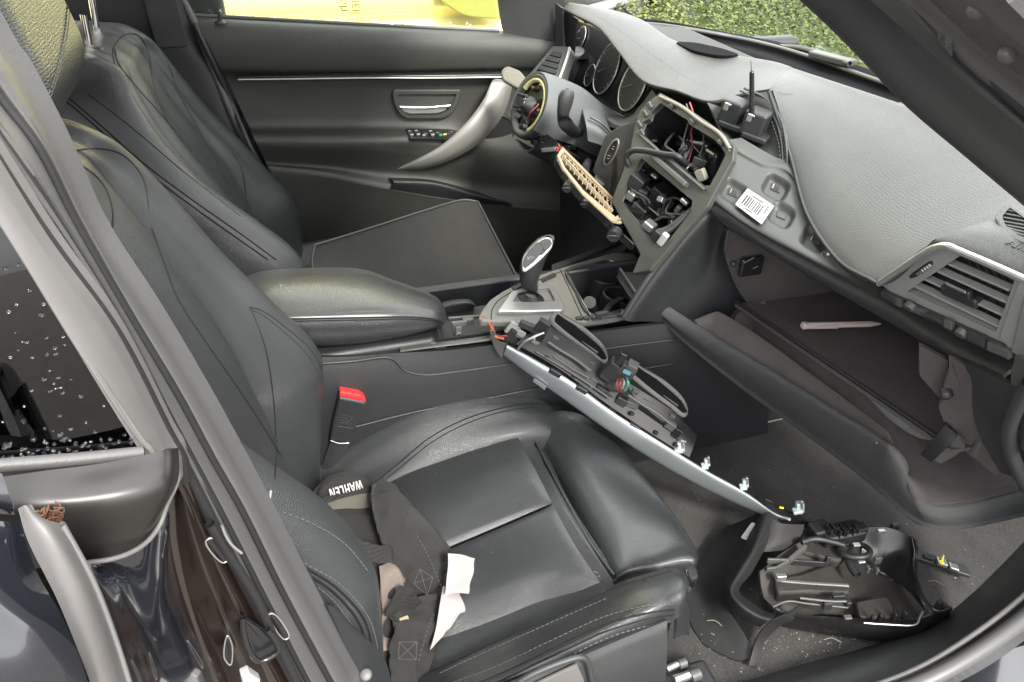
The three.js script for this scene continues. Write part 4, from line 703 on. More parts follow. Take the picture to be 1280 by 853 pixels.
  const kb = [[652, 332], [653, 322], [660, 312], [671, 302], [680, 297], [688, 297], [692, 303], [690, 311], [680, 322], [668, 333], [657, 341], [653, 340]];
  part(gl, 'knob_frame', plate(kb.map(q => K(...q, .002)), .010, { bevel: .0028, round: .006, seg: 3 }), M.satin);
  part(gl, 'knob_face', plate([[653.6, 332], [654.6, 323], [661, 313], [671, 303.6], [677, 301.5], [681, 308], [677, 317], [667, 328], [656, 336.5]].map(q => K(...q, .0032)), .004, { bevel: .0008, round: .003 }), M.gloss);
  part(gl, 'park_button', plate([[674.5, 302], [681, 298.4], [688, 298.6], [690.4, 304], [687.5, 309.5], [681, 315]].map(q => K(...q, .0036)), .004, { bevel: .0008, round: .003 }), M.gloss);
  part(gl, 'knob_marking', [bar(K(659, 325, .0036), K(664, 320, .0036), .0008, .0008), bar(K(659, 321, .0036), K(662, 325, .0036), .0008, .0008), bar(K(664, 324, .0036), K(667, 321, .0036), .0008, .0008)], M.white);
  // cup holder
  const hp = hole.map(q => P(...q, -.004)), cd = pl.n.clone().multiplyScalar(-.055);
  const cw = part(t, 'cup_well', [well(hp, cd)], M.plasticDark);
  for (const [a, b] of [[752, 356], [772, 380]]) part(cw, 'cup_ring', [lathe([[.030, .02], [.034, .022], [.036, .018], [.036, -.02]], P(a, b, -.04), pl.n, 32)], M.plasticDark);
  part(cw, 'cup_clamp', [cyl(P(738, 388, -.045), P(737, 378, -.012), .015, .012, 24)], M.plastic);
  part(cw, 'cup_divider', [surf([[P(760, 396, -.012), P(764, 384, -.01), P(780, 372, -.012)], [P(764, 402, -.045), P(768, 394, -.045), P(792, 380, -.045)]]).geo(12, 8, .01)], M.plastic);
  part(t, 'cup_frame', [tube(hole.map(q => P(...q, .003)).concat([P(706, 338, .003)]).reduce((o, p, i, l) => i ? [...o, lerp(l[i - 1], p, .1), lerp(l[i - 1], p, .5), lerp(l[i - 1], p, .9)] : o, []), .0032, 90, true)], M.plastic);
  part(t, 'cup_frame_bead', [tube([[763, 326], [770, 330], [785, 350], [800, 374], [806, 384]].map(q => P(...q, .007)), .0022, 30), tube([[708, 341], [720, 362], [740, 397]].map(q => P(...q, .005)), .0009, 30)], M.satin);
  // ribbed tray ahead of the cup holder
  const tr = part(t, 'front_tray', plate([[772, 322], [800, 292], [880, 300], [850, 345], [815, 375]].map(q => P(...q, -.02)), .006), M.plasticDark);
  for (let i = 0; i < 9; i++) part(tr, 'tray_rib', bar(P(775 + i * 8, 318 - i * 1.5, -.018), P(806 + i * 8, 360 - i * 3, -.018), .003, .004), M.plasticDark);
  part(t, 'tray_far_wall', [surf([[P(690, 337, .002), P(730, 322, .004), P(790, 296, .012), P(820, 280, .02)], [P(690, 331, .002), P(730, 316, .004), P(790, 290, .012), P(820, 274, .02)]]).geo(16, 4, .01)], M.plastic);
  // row of clips and rail along the passenger side of the trim
  part(t, 'clip_rail', surf([[[712, 410], [760, 402], [800, 394], [830, 388]].map(([a, b]) => Z(a, b, .108)), [[712, 404], [760, 398], [800, 390], [830, 384]].map(([a, b]) => Z(a, b, .098))]).geo(16, 4, .004), M.plasticGrey);
  for (const [a, b, w, h] of [[724, 400, .012, .012], [733, 399, .010, .010], [742, 399, .008, .014], [752, 393, .022, .010], [756, 397, .018, .006], [770, 394, .024, .004], [778, 391, .006, .012]]) part(t, 'trim_clip', box(Z(a, b, .095), w, h, .008, .001, V(1, .1, 0)), M.plasticDark);
  part(t, 'lock_stub', [cyl(Z(778, 394, .1), Z(780, 389, .1), .0045, .0035)], M.satin);
}

// ================================================================ driver's floor mat, pulled out and propped on the seat
{
  const t = thing('floor_mat', V(.65, .22, -.37), 'loose black carpet floor mat propped between console and driver seat', 'floor mat');
  const g = [[Z(384, 330, -.30), Z(393, 310, -.33), Z(398, 303, -.36)], [Z(470, 340, -.30), Z(470, 312, -.34), Z(480, 280, -.40)], [Z(540, 374, -.25), Z(545, 330, -.32), Z(540, 263, -.43)], [Z(600, 360, -.22), Z(596, 320, -.32), Z(588, 250, -.45)], [Z(650, 347, -.20), Z(625, 300, -.33), Z(600, 254, -.45)]];
  const S = surf([[Z(400, 372, -.22), Z(390, 332, -.29), Z(393, 307, -.33)], [Z(450, 374, -.22), Z(455, 335, -.30), Z(455, 288, -.38)], [Z(545, 377, -.20), Z(540, 330, -.31), Z(530, 264, -.43)], [Z(600, 362, -.19), Z(590, 315, -.32), Z(575, 251, -.46)], [Z(646, 346, -.18), Z(622, 300, -.33), Z(597, 252, -.46)]]);
  part(t, 'pile', S.geo(24, 30, .006), M.matPile);
  part(t, 'edge_binding', [tube([...S.line([[1, 0], [1, .3], [1, .7], [.995, .99]], 30, .001), ...S.line([[.97, 1], [.5, 1], [0, 1]], 30, .001)], .003, 90), tube(S.line([[0, 0], [.3, 0], [.6, 0], [1, 0]], 20, .001), .003, 40)], M.plastic);
}

// ================================================================ belt buckle by the passenger seat
{
  const t = thing('belt_buckle', V(.42, .2, .12), 'black seat belt buckle with red release button beside passenger seat', 'seat belt buckle');
  const pl = plane3(Z(426, 500, .135), Z(458, 506, .135), Z(412, 553, .13)), P = (a, b, o = 0) => onPl(a, b, pl, o);
  const hs = part(t, 'buckle_housing', [plate([[424, 497], [459, 504], [456, 512], [444, 538], [436, 555], [412, 552], [416, 530]].map(q => P(...q, .004)), .024, { bevel: .004, round: .005, seg: 3 })], M.plasticDark);
  part(t, 'release_button', [plate([[424.5, 490], [450, 494.5], [456, 499], [458.5, 505], [424, 499.5]].map(q => P(...q, 0)), .016, { bevel: .002, round: .004 })], M.red);
  part(t, 'button_recess', [plate([[428, 493.5], [449, 497.2], [453, 502], [429, 498]].map(q => P(...q, .0012)), .002, { bevel: .0004, round: .002 })], M.red);
  part(t, 'buckle_stalk', [surf([[P(413, 553, -.002), P(424, 556, .004), P(436, 556, -.002)], [P(408, 566, -.004), P(420, 568, .002), P(433, 566, -.004)], [P(402, 586, -.006), P(414, 588, 0), P(428, 584, -.006)]]).geo(10, 14, .012)], M.plastic);
  part(t, 'buckle_rim', [tube([P(413, 551, .006), P(424, 554.5, .007), P(436, 554, .006)], .0012, 20)], M.satin);
  const mk = []; for (let r = 0; r < 4; r++) for (let c = 0; c < 5; c++) if (rnd() > .25) { const a = 427 + c * 2.9 + r * -.6, b = 519 + r * 3.1 + c * .55; mk.push(bar(P(a, b, .0045), P(a + 1.8, b + .4 + rr(-.5, .5), .0045), .0006, .0005)); }
  part(hs, 'moulded_lettering', [...mk, bar(P(422, 533, .0045), P(441, 536, .0045), .0006, .0005)], M.plasticGrey);
}

// ================================================================ dashboard
const dash = thing('dashboard', V(1.15, .4, 0), 'grey dashboard stripped of its radio and trim, open cavities in the middle', 'dashboard');
{
  const t = dash;
  const vp = plane3(Z(1105, 353, .472), Z(1192, 308, .575), Z(1262, 436, .64));
  // passenger-side pad
  const f0 = [Z(962, 112, .02), Z(988, 190, .12), Z(1010, 266, .235), Z(1048, 322, .345), onPl(1097, 352, vp, .004), onPl(1155, 312, vp, .004), onPl(1184, 303, vp, .004), onPl(1290, 348, vp, .004)];
  const bk = [Y(990, 84, .743), V(1.37, .742, .05), V(1.40, .742, .22), V(1.41, .742, .34), V(1.405, .742, .46), V(1.40, .742, .54), V(1.385, .742, .62), V(1.33, .74, .73)];
  const rowAt = (s, h) => f0.map((p, i) => lerp(p, bk[i], s).add(V(0, h * [.15, .7, 1, 1, 1, 1, 1, 1][i], 0)));
  const padS = surf([f0.map((p, i) => i < 4 ? V(p.x + .006, p.y - .008, p.z) : V(p.x + .035, p.y - .014, p.z)), f0.map((p, i) => V(p.x, p.y - .003, p.z)), rowAt(.05, .008), rowAt(.2, .018), rowAt(.5, .022), rowAt(.8, .012), rowAt(.97, .002), bk.map(p => V(p.x + .01, p.y - .02, p.z))]);
  const pad = part(t, 'passenger_pad', padS.geo(90, 70, .006), M.dash);
  part(t, 'pad_edge_bead', [tube(f0.slice(0, 5).map(p => V(p.x, p.y - .003, p.z)), .003, 60)], M.plastic);
  // smooth inlay on top and seam
  const inl = [[930, 84], [965, 81], [1010, 88], [1078, 110], [1060, 116], [1015, 117], [965, 104]].map(q => hit(pad, ...q, .0015)).filter(Boolean);
  if (inl.length > 4) part(t, 'top_inlay', [tube(inl, .0016, 60, true, 5)], M.dashSmooth);
  // instrument hood and centre
  const lip = [Z(704, 12, -.60), Z(720, 20, -.54), Z(749, 36, -.45), Z(773, 65, -.35), Z(803, 101, -.23), Z(846, 114, -.13), Z(886, 127, -.05), Z(926, 118, -.02), Z(962, 112, .02)];
  const hb = [Z(722, 11, -.60), Z(762, 14, -.56), Z(802, 25, -.49), Y(840, 49, .743), Y(888, 66, .743), Y(925, 70, .743), Y(952, 74, .743), Y(972, 78, .743), Y(990, 84, .743)];
  const hm = (s, h) => lip.map((p, i) => lerp(p, hb[i], s).add(V(0, h * [1, 1, 1, .9, .5, .25, .2, .15, .15][i], 0)));
  const hood = part(t, 'instrument_hood', surf([lip.map((p, i) => V(p.x + .10, p.y - .02, p.z)), lip.map(p => V(p.x + .02, p.y - .010, p.z)), lip, hm(.08, .006), hm(.4, .014), hm(.75, .010), hb, hb.map(p => V(p.x + .02, p.y - .03, p.z))]).geo(80, 50, .004), M.dash);
  part(t, 'hood_seam', [...welt(hood, [[737, 14], [780, 42], [820, 72], [860, 98], [900, 118]], .0008)], M.plasticDark);
  // dark oval grille and defrost strip along the back
  const ov = [[842, 51], [870, 52], [905, 60], [928, 68], [900, 69], [868, 63]].map(([a, b], i) => Y(a, b, .748));
  part(t, 'rear_speaker_grille', [plate(ov, .005, { bevel: .001, round: .02, off: -.001 })], M.matte);
  part(t, 'defrost_strip', surf([hb.slice(2).map(p => V(p.x + .01, p.y - .012, p.z)).concat(bk.slice(1).map(p => V(p.x + .004, p.y - .012, p.z))), hb.slice(2).map(p => V(p.x + .12, .70, p.z - .05)).concat(bk.slice(1).map(p => V(p.x + .09, .70, p.z)))]).geo(50, 6, .004), M.matte);
  // pocket behind the missing screen
  part(t, 'screen_pocket', surf([[Z(884, 128, -.05), Z(896, 150, -.02), Z(908, 174, .03)], [Z(905, 126, -.03), Z(922, 158, .0), Z(935, 190, .06)], [Z(932, 120, -.005), Z(958, 154, .04), Z(970, 204, .105)], [Z(962, 114, .02), Z(981, 165, .09), Z(992, 212, .14)]].map((r, j) => r.map((p, i) => j === 1 && i < 2 ? p.add(V(.01, -.012, 0)) : p))).geo(24, 24, .004), M.dashSmooth);
  part(t, 'pocket_seam', [tube([Z(930, 110, -.005), Z(955, 122, .02), Z(974, 144, .06), Z(982, 175, .10), Z(985, 214, .135)], .0022, 50), tube([Z(925, 113, -.008), Z(950, 126, .015), Z(968, 147, .055), Z(977, 178, .095), Z(979, 212, .125)], .0018, 50)], M.dashSmooth);
  part(t, 'pocket_stitching', [...stitch([Z(972, 150, .062), Z(980, 180, .102), Z(982.5, 214, .132)]), ...stitch([Z(965, 152, .055), Z(974, 182, .095), Z(976, 213, .124)])], M.rubberPale);
  for (const [a, b, w, h] of [[917, 139, 29, 36], [946, 153, 33, 34]]) {
    const c = Z(a, b, a < 930 ? 0 : .045), k = part(t, 'screen_bracket', [box(c, .038, .042, .042, .005, V(.6, -.15, .75)), box(c.clone().add(V(.0, -.020, .008)), .044, .010, .042, .003, V(.6, -.15, .75))], M.plasticDark);
    const q = Z(a - 9, b - 6, a < 930 ? .028 : .075); part(k, 'metal_clip', [box(q, .008, .012, .005, .001, V(.6, -.15, .75)), box(q.clone().add(V(.001, .004, .003)), .011, .003, .003, .0008, V(.6, -.15, .75))], M.steel);
  }
  // moulded face between the radio opening and the pad
  const sT = [[906, 177, .065], [950, 202, .11], [990, 216, .148], [1014, 277, .245], [1047, 326, .345], [1097, 358, .455]], sB = [[884, 242, .122], [916, 266, .17], [950, 287, .215], [1002, 317, .285], [1050, 344, .352], [1106, 373, .43]];
  const pits = [[917, 240], [970, 234], [977, 268], [1018, 299]];
  const pit = p => { const d = p.clone().sub(CAM.pos), z = d.dot(FW), x = 640 + CAM.f * d.dot(RT) / z, y = 426.5 - CAM.f * d.dot(UP) / z; let m = 0; for (const [a, b] of pits) { const dx = x - a, dy = y - b, u = (dx * .86 + dy * .5) / 17, v = (-dx * .5 + dy * .86) / 14, r = Math.pow(Math.pow(Math.abs(u), 4) + Math.pow(Math.abs(v), 4), .25); const q = Math.min(1, Math.max(0, (1.05 - r) / .4)); m = Math.max(m, q * q * (3 - 2 * q)); } return m; };
  const subS = surf([sT.map(([a, b, c]) => { const p = Z(a, b, c); return V(p.x + .03, p.y + .004, p.z); }), sT.map(q => Z(...q)), sT.map((q, i) => { const p = lerp(Z(...q), Z(...sB[i]), .12); return p.add(V(.006, -.004, 0)); }), sT.map((q, i) => lerp(Z(...q), Z(...sB[i]), .5).add(V(.006, -.002, 0))), sB.map(q => Z(...q)), sB.map(q => { const p = Z(...q); return V(p.x + .02, p.y - .02, p.z); })]);
  subS.face(); subS.disp = (u, v) => -.011 * pit(subS.base(u, v));
  const sub = part(t, 'moulded_face', subS.geo(130, 90, .005), M.dashSmooth);
  const locPl = (a, b, r = 8) => plane3(hit(sub, a, b), hit(sub, a + r, b + r * .3), hit(sub, a - r * .2, b + r));
  for (const [a, b, s, open] of [[917, 240, 1, 1], [970, 234, 1, 1], [977, 268, .95, 0], [1018, 299, 1, 1]]) {
    const pl = locPl(a, b), P = (x, y, o) => onPl(a + x * s, b + y * s, pl, o), o = [[-14, -6], [-4, -14], [13, -6], [15, 2], [2, 14], [-14, 6]], i = [[-9, -4], [-3, -9], [9, -3], [10, 2], [1, 9], [-9, 4]];
    const rc = part(t, 'clip_seat', [plate([[-5, -6], [7, -1], [5, 7], [-7, 2]].map(([x, y]) => P(x, y, .002)), .004, { bevel: .0008, round: .002 })], M.dashSmooth);
    if (open) { part(rc, 'clip_hole', plate([[-2, -4], [5, 0], [3, 5], [-4, 1]].map(([x, y]) => P(x, y, .0028)), .002), M.black); part(rc, 'clip_spring', [bar(P(-2, -4, .0034), P(-4, 1, .0034), .0015, .001)], M.satin); }
  }
  { const p = hit(sub, 1036, 318, .001); part(t, 'face_screw', lathe([[.002, .002], [.005, .0025], [.0065, .001], [.007, -.002]], p, CAM.pos.clone().sub(p), 20), M.plasticDark); part(t, 'screw_head', lathe([[0, .003], [.0025, .003], [.003, .001]], p, CAM.pos.clone().sub(p), 16), M.steel); }
  // bar-code label
  { const pl = plane3(hit(sub, 944, 256), hit(sub, 951, 261), hit(sub, 940, 263)), lo = .0075, P = (a, b, o) => onPl(a, b, pl, o), A = P(934.5, 235.5, lo), B = P(968, 257.5, lo), C = P(952.3, 280.4, lo), D = P(919.2, 255.5, lo);
    const lb = part(t, 'barcode_label', plate([A, B, C, D], .0012), M.white, { label: 'white barcode sticker' }); const at = (u, v) => lerp(lerp(A, B, u), lerp(D, C, u), v).addScaledVector(pl.n, .0006);
    let u = .12; const bars = []; while (u < .78) { const w = rr(.018, .05); bars.push(plate([at(u, .28), at(u + w, .28), at(u + w, .78), at(u, .78)], .0005)); u += w + rr(.025, .045); }
    for (let i = 0; i < 9; i++) bars.push(plate([at(.28 + i * .045, .14), at(.31 + i * .045, .14), at(.31 + i * .045, .21), at(.28 + i * .045, .21)], .0005)); for (let i = 0; i < 5; i++) bars.push(plate([at(.3 + i * .06, .84), at(.34 + i * .06, .84), at(.34 + i * .06, .89), at(.3 + i * .06, .89)], .0005)); for (let i = 0; i < 4; i++) bars.push(plate([at(.85, .2 + i * .09), at(.9, .2 + i * .09), at(.9, .25 + i * .09), at(.85, .25 + i * .09)], .0005));
    part(lb, 'barcode', bars, M.plasticDark); }
  // lower edge above the glove box
  const lo = [[880, 248, .115], [916, 272, .165], [950, 293, .21], [1002, 323, .28], [1050, 350, .347], [1106, 380, .425], [1190, 430, .545], [1258, 466, .635]], lo2 = [[882, 262, .115], [914, 288, .16], [950, 308, .21], [1002, 340, .28], [1050, 368, .347], [1106, 400, .425], [1188, 448, .545], [1250, 484, .63]];
  part(t, 'lower_rail', surf([lo.map(([a, b, c]) => { const p = Z(a, b - 5, c); return V(p.x + .02, p.y + .004, p.z); }), lo.map(q => Z(...q)), lo2.map(([a, b, c], i) => Z((a + lo[i][0]) / 2 - 2, (b + lo[i][1]) / 2 + 1, c + .004)), lo2.map(q => Z(...q)), lo2.map(q => { const p = Z(...q); return V(p.x + .035, p.y - .004, p.z); })]).geo(60, 20, .005), M.plastic);

  // ---------------- passenger vent
  const P = (a, b, o = 0) => onPl(a, b, vp, o);
  const open = [[1200.5, 317], [1271.5, 350], [1247, 418], [1131, 364]];
  const face = [[1100, 356], [1162, 315], [1181, 309], [1200, 315], [1292, 356], [1264, 440], [1250, 436], [1200, 410], [1126, 375]];
  const vt = part(t, 'vent_bezel', plate(face.map(q => P(...q, .002)), .012, { bevel: .002, round: .004, holes: [open.map(q => P(...q, .002))] }), M.ventGrey || std('ventGrey', [.17, .172, .168], .4, { bumpMap: grainB, bumpScale: .0001 }));
  part(t, 'vent_chrome', [tube([[1099, 355], [1130, 334], [1162, 313], [1174, 308.5], [1184, 307.5], [1200, 314], [1240, 331], [1296, 356]].map(q => P(...q, .008)), .0042, 80)], M.brightTrim);
  part(t, 'vent_duct', well(open.map(q => P(...q, -.002)), vp.n.clone().multiplyScalar(-.06)), M.black);
  for (const [a, b, c, d] of [[1189, 328, 1266, 361], [1175, 337, 1262, 376], [1159, 347, 1257, 392], [1145, 355, 1251, 406]]) part(t, 'vent_louvre', bar(P(a, b, -.003), P(c, d, -.003), .010, .003, vp.n.clone().cross(P(c, d).sub(P(a, b))).normalize(), .0015), M.ventGrey);
  for (let i = 0; i < 6; i++) { const s = .14 + i * .145, a = P(1131 + (1247 - 1131) * s, 364 + (418 - 364) * s, -.02), b = P(1200.5 + (1271.5 - 1200.5) * s, 317 + (350 - 317) * s, -.02); part(t, 'vent_blade', bar(a, b, .026, .0016, V(1, 0, 0)), M.plastic); }
  const sl = part(t, 'vent_slider', [bar(P(1183, 356, .004), P(1215, 370, .004), .012, .008, vp.n, .003), bar(P(1180, 359, -.002), P(1226, 379, -.002), .014, .014, vp.n, .004)], M.plasticDark);
  part(sl, 'slider_accent', [bar(P(1182, 354, .008), P(1208, 366, .008), .004, .002, vp.n)], M.satin);
  part(t, 'vent_wheel_slot', plate([[1136, 346], [1140, 342], [1160, 328], [1166, 327], [1165, 332], [1145, 347], [1138, 349]].map(q => P(...q, .0035)), .003, { bevel: .001, round: .003 }), M.plasticDark);
  for (let i = 0; i < 6; i++) part(t, 'wheel_rib', bar(P(1146 + i * 3, 341 - i * 2.1, .005), P(1149 + i * 3, 344 - i * 2.1, .005), .0035, .003, vp.n), i < 2 ? M.plasticGrey : M.satin);
  part(t, 'vent_end_panel', plate([[1273, 351], [1296, 360], [1280, 440], [1262, 437], [1248, 422]].map(q => P(...q, .006)), .008, { bevel: .002, round: .004 }), M.ventGrey);
  part(t, 'vent_end_trim', plate([[1278, 372], [1320, 390], [1310, 470], [1262, 440]].map(q => P(...q, .012)), .008, { bevel: .003, round: .006 }), M.satin);
  // exposed clip strip under the vent
  const cp = plane3(Z(1098, 366, .45), Z(1270, 448, .645), Z(1104, 380, .44)), C = (a, b, o = 0) => onPl(a, b, cp, o);
  const cs = part(t, 'clip_strip', plate([[1096, 362], [1104, 362], [1270, 442], [1266, 452], [1255, 450], [1096, 370]].map(q => C(...q, .002)), .008, { bevel: .001 }), M.plasticDark);
  for (const [a, b, w, h, m] of [[1113, 371, .024, .010, 'plastic'], [1124, 377, .012, .012, 'plasticGrey'], [1149, 388, .022, .008, 'plasticGrey'], [1168, 397, .036, .006, 'plastic'], [1187, 405, .011, .012, 'plasticGrey'], [1222, 423, .022, .013, 'plastic'], [1242, 434, .012, .012, 'plasticGrey'], [1250, 437, .010, .012, 'plasticGrey'], [1259, 441, .010, .012, 'plasticGrey']])
    part(cs, 'strip_clip', box(C(a, b, .005), w, h, .006, .001, C(1270, 448).sub(C(1098, 366)), V(-.3, 1, 0)), M[m]);
  for (const [a, b] of [[1138.5, 383], [1203, 416]]) part(cs, 'strip_boss', lathe([[.0025, .004], [.006, .005], [.0072, .003], [.0075, -.003]], C(a, b, .006), cp.n, 24), M.plasticGrey);
  // side defrost grille in the pad
  { const a = hit(pad, 1140, 225), b = hit(pad, 1195, 262), c = hit(pad, 1215, 225), d = hit(pad, 1258, 272), gp = { p: d, n: plane3(a, b, c).n }, Q = (q, o) => onPl(...q, gp, o + .004);
    const go = [[1243, 270], [1255, 256], [1265, 254], [1300, 280], [1300, 308], [1272, 302], [1252, 288]], gi = [[1250, 271], [1259, 260], [1265, 258.5], [1296, 281], [1296, 303], [1273, 297], [1256, 285]];
    const gr = part(t, 'side_grille', plate(go.map(q => Q(q, .006)), .012, { bevel: .002, round: .008, holes: [gi.map(q => Q(q, .006))] }), M.dash); part(gr, 'grille_well', plate(gi.map(q => Q(q, -.001)), .003), M.black);
    for (let i = 0; i < 7; i++) part(gr, 'grille_slat', bar(Q([1255 - i * .6 + (i > 3 ? (i - 3) * 6 : 0), 263 + i * 5], .003), Q([1293, 271 + i * 4.6], .003), .003, .004, gp.n), M.plastic); }
  // moulded airbag lettering
  { const p0 = hit(pad, 1256, 305, .0), p1 = hit(pad, 1276, 313, .0), pn = hit(pad, 1262, 298, .0); if (p0 && p1 && pn) { const x = p1.clone().sub(p0).normalize(), n = x.clone().cross(pn.clone().sub(p0)).normalize(), y = n.clone().cross(x); const g = new TextGeometry('AIRBAG', { font: globalThis.__f, size: .0095, depth: .0012, curveSegments: 4 }); g.applyMatrix4(new THREE.Matrix4().makeBasis(x, y, n).setPosition(p0.addScaledVector(n, -.0004))); part(t, 'airbag_lettering', g, M.dashSmooth); } }

  // ---------------- instrument cluster
  const cl = plane3(X(735, 90, 1.15), X(790, 106, 1.15), X(760, 40, 1.185)), CP = (a, b, o = 0) => onPl(a, b, cl, o);
  part(t, 'hood_side_panel', surf([[Z(694, 4, -.65), Z(694, 50, -.65), Z(688, 100, -.65)], [Z(708, 14, -.62), Z(706, 60, -.62), Z(700, 108, -.62)], [Z(722, 24, -.595), Z(718, 60, -.595), Z(710, 114, -.595)]]).geo(10, 12, .005), M.plasticDark);
  part(t, 'cluster_shroud', surf([[Z(704, 14, -.60), Z(706, 48, -.60), Z(709, 82, -.59)], [CP(716, 24), CP(716, 60), CP(714, 106)]].concat([])).geo(10, 10, .004), M.plasticDark);
  part(t, 'cluster_face', plate([[710, 18], [745, 30], [775, 60], [812, 108], [786, 152], [770, 148], [710, 110]].map(q => CP(...q)), .006), M.gloss);
  part(t, 'cluster_lower_lip', surf([[[700, 96], [712, 108], [745, 128], [781, 147], [800, 132], [815, 112]].map(([a, b]) => CP(a, b, .004)), [[702, 102], [712, 114], [742, 134], [776, 155], [800, 142], [820, 120]].map(([a, b], i) => CP(a, b, .05)), [[705, 110], [713, 120], [738, 141], [768, 160], [800, 146], [820, 126]].map(([a, b]) => CP(a, b, .055))]).geo(30, 12, .005), M.plastic);
  part(t, 'cluster_lip_bead', [tube([[708, 106], [742, 126], [781, 147]].map(([a, b]) => CP(a, b, .012)), .002, 20)], M.plasticGrey);
  const dial = (a, b, r) => { const c = CP(a, b, .004), d = part(t, 'dial_ring', [new THREE.TorusGeometry(r, r * .035, 8, 56).applyQuaternion(new THREE.Quaternion().setFromUnitVectors(V(0, 0, 1), cl.n)).translate(c.x, c.y, c.z)], M.satin);
    const q = new THREE.Quaternion().setFromUnitVectors(V(0, 0, 1), cl.n), yx = V(0, 1, 0).addScaledVector(cl.n, -cl.n.y).normalize(), xx = yx.clone().cross(cl.n); part(d, 'dial_face', [new THREE.CircleGeometry(r * .97, 48).applyQuaternion(q).translate(c.x, c.y, c.z)], M.black);
    const mk = []; const n = r > .04 ? 22 : 8; for (let i = 0; i < n; i++) { const an = rad(225 - i * 270 / (n - 1)), u = xx.clone().multiplyScalar(Math.cos(an)).addScaledVector(yx, Math.sin(an)); mk.push(bar(c.clone().addScaledVector(u, r * (i % 2 ? .84 : .78)).addScaledVector(cl.n, .001), c.clone().addScaledVector(u, r * .92).addScaledVector(cl.n, .001), .0012, .0008)); } part(d, 'dial_marks', mk, M.white);
    const ua = rad(205), u = xx.clone().multiplyScalar(Math.cos(ua)).addScaledVector(yx, Math.sin(ua)); part(d, 'dial_needle', [bar(c.clone().addScaledVector(cl.n, .002), c.clone().addScaledVector(u, r * .7).addScaledVector(cl.n, .002), .002, .001)], M.white); };
  dial(737, 94, .026); dial(758, 86, .058); dial(791, 106, .056); dial(725, 48, .03);

  // ---------------- driver-side vent
  { const p = plane3(Z(667, 90, -.62), Z(692, 62, -.62), Z(702, 96, -.53)), Q = (a, b, o = 0) => onPl(a, b, p, o);
    part(t, 'driver_vent_frame', plate([[662, 92], [691, 57], [712, 58], [714, 64], [702, 100]].map(q => Q(...q)), .02, { bevel: .002, round: .004, holes: [[[668, 90], [691, 63], [704, 65], [695, 95]].map(q => Q(...q))] }), M.plasticGrey);
    part(t, 'driver_vent_duct', well([[668, 90], [691, 63], [704, 65], [695, 95]].map(q => Q(...q, -.004)), p.n.clone().multiplyScalar(-.05)), M.black);
    for (let i = 0; i < 4; i++) part(t, 'driver_vent_louvre', bar(Q(673 + i * 5, 84 - i * 6, -.002), Q(695 + i * 2, 90 - i * 7, -.002), .012, .003, p.n), M.plastic);
    part(t, 'driver_vent_trim', [tube([Q(712, 60, .004), Q(708, 75, .006), Q(700, 98, .004)], .004, 20)], M.satin); }

  // ---------------- centre stack
  const sp = plane3(Z(825, 120, -.11), Z(912, 190, .11), Z(815, 310, .10)), S = (a, b, o = 0) => onPl(a, b, sp, o);
  const H1 = [[826, 127], [848, 141], [860, 148], [863, 154], [886, 168], [899, 176], [909, 193], [900, 212], [889, 233], [880, 234], [862, 220], [840, 201], [820, 186], [798, 165], [803, 152], [810, 148], [813, 140]], H2 = [[802, 196], [867, 250], [865, 265], [836, 302], [815, 307], [773, 250], [786, 222]];
  part(t, 'stack_frame', plate([[800, 138], [812, 126], [825, 116], [852, 130], [900, 163], [918, 182], [916, 200], [892, 243], [884, 258], [812, 338], [790, 342], [800, 318], [764, 252], [778, 214], [788, 184], [793, 158]].map(q => S(...q)), .012, { bevel: .002, holes: [H1.map(q => S(...q)), H2.map(q => S(...q))] }), M.frameGrey);
  part(t, 'stack_top_rail', [tube([[825, 121], [852, 134], [876, 152], [900, 168], [913, 187]].map(q => S(...q, .004)), .0034, 40)], M.cream);
  part(t, 'stack_mid_rail', [tube([[797, 166], [830, 195], [881, 238]].map(q => S(...q, .003)), .0028, 20), box(S(838, 214, .002), .11, .02, .01, .003, S(880, 250).sub(S(797, 178)), sp.n)], M.plasticGrey);
  part(t, 'radio_cavity', well(H1.map(q => S(...q, -.010)), V(.11, -.10, -.02)), M.plasticDark);
  part(t, 'climate_cavity', well(H2.map(q => S(...q, -.010)), V(.15, -.02, -.02)), M.plasticDark);
  part(t, 'air_duct', [tube([S(866, 170, -.05), S(858, 190, -.03), S(850, 205, -.03), S(835, 200, -.04), S(832, 186, -.05)], .010, 30), box(S(880, 190, -.06), .06, .05, .05, .01, V(.3, .2, 1)), box(S(893, 208, -.05), .03, .06, .04, .008)], M.gloss);
  part(t, 'cable_loom', [tube([[792, 216], [786, 206], [783, 196], [790, 189], [802, 188], [830, 193], [848, 196], [860, 206], [876, 214]].map(([a, b], i) => S(a, b, [-.02, .0, .012, .016, .016, .010, .004, -.02, -.03][i])), .0055, 70), tube([[822, 292], [835, 288], [852, 276], [868, 262]].map(([a, b], i) => S(a, b, [.004, -.004, -.01, -.02][i])), .008, 40), tube([[812, 280], [828, 272], [846, 272], [856, 264]].map(([a, b], i) => S(a, b, -.02)), .0025, 30), tube([[828, 268], [832, 252], [846, 248], [858, 258]].map(([a, b]) => S(a, b, -.03)), .0022, 30)], M.plasticDark);
  part(t, 'red_wire', [tube([[862, 128], [866, 140], [867, 152], [864, 166], [866, 182], [860, 204]].map(([a, b], i) => S(a, b, i < 3 ? .008 - i * .008 : -.03)), .0016, 30)], M.wireRed);
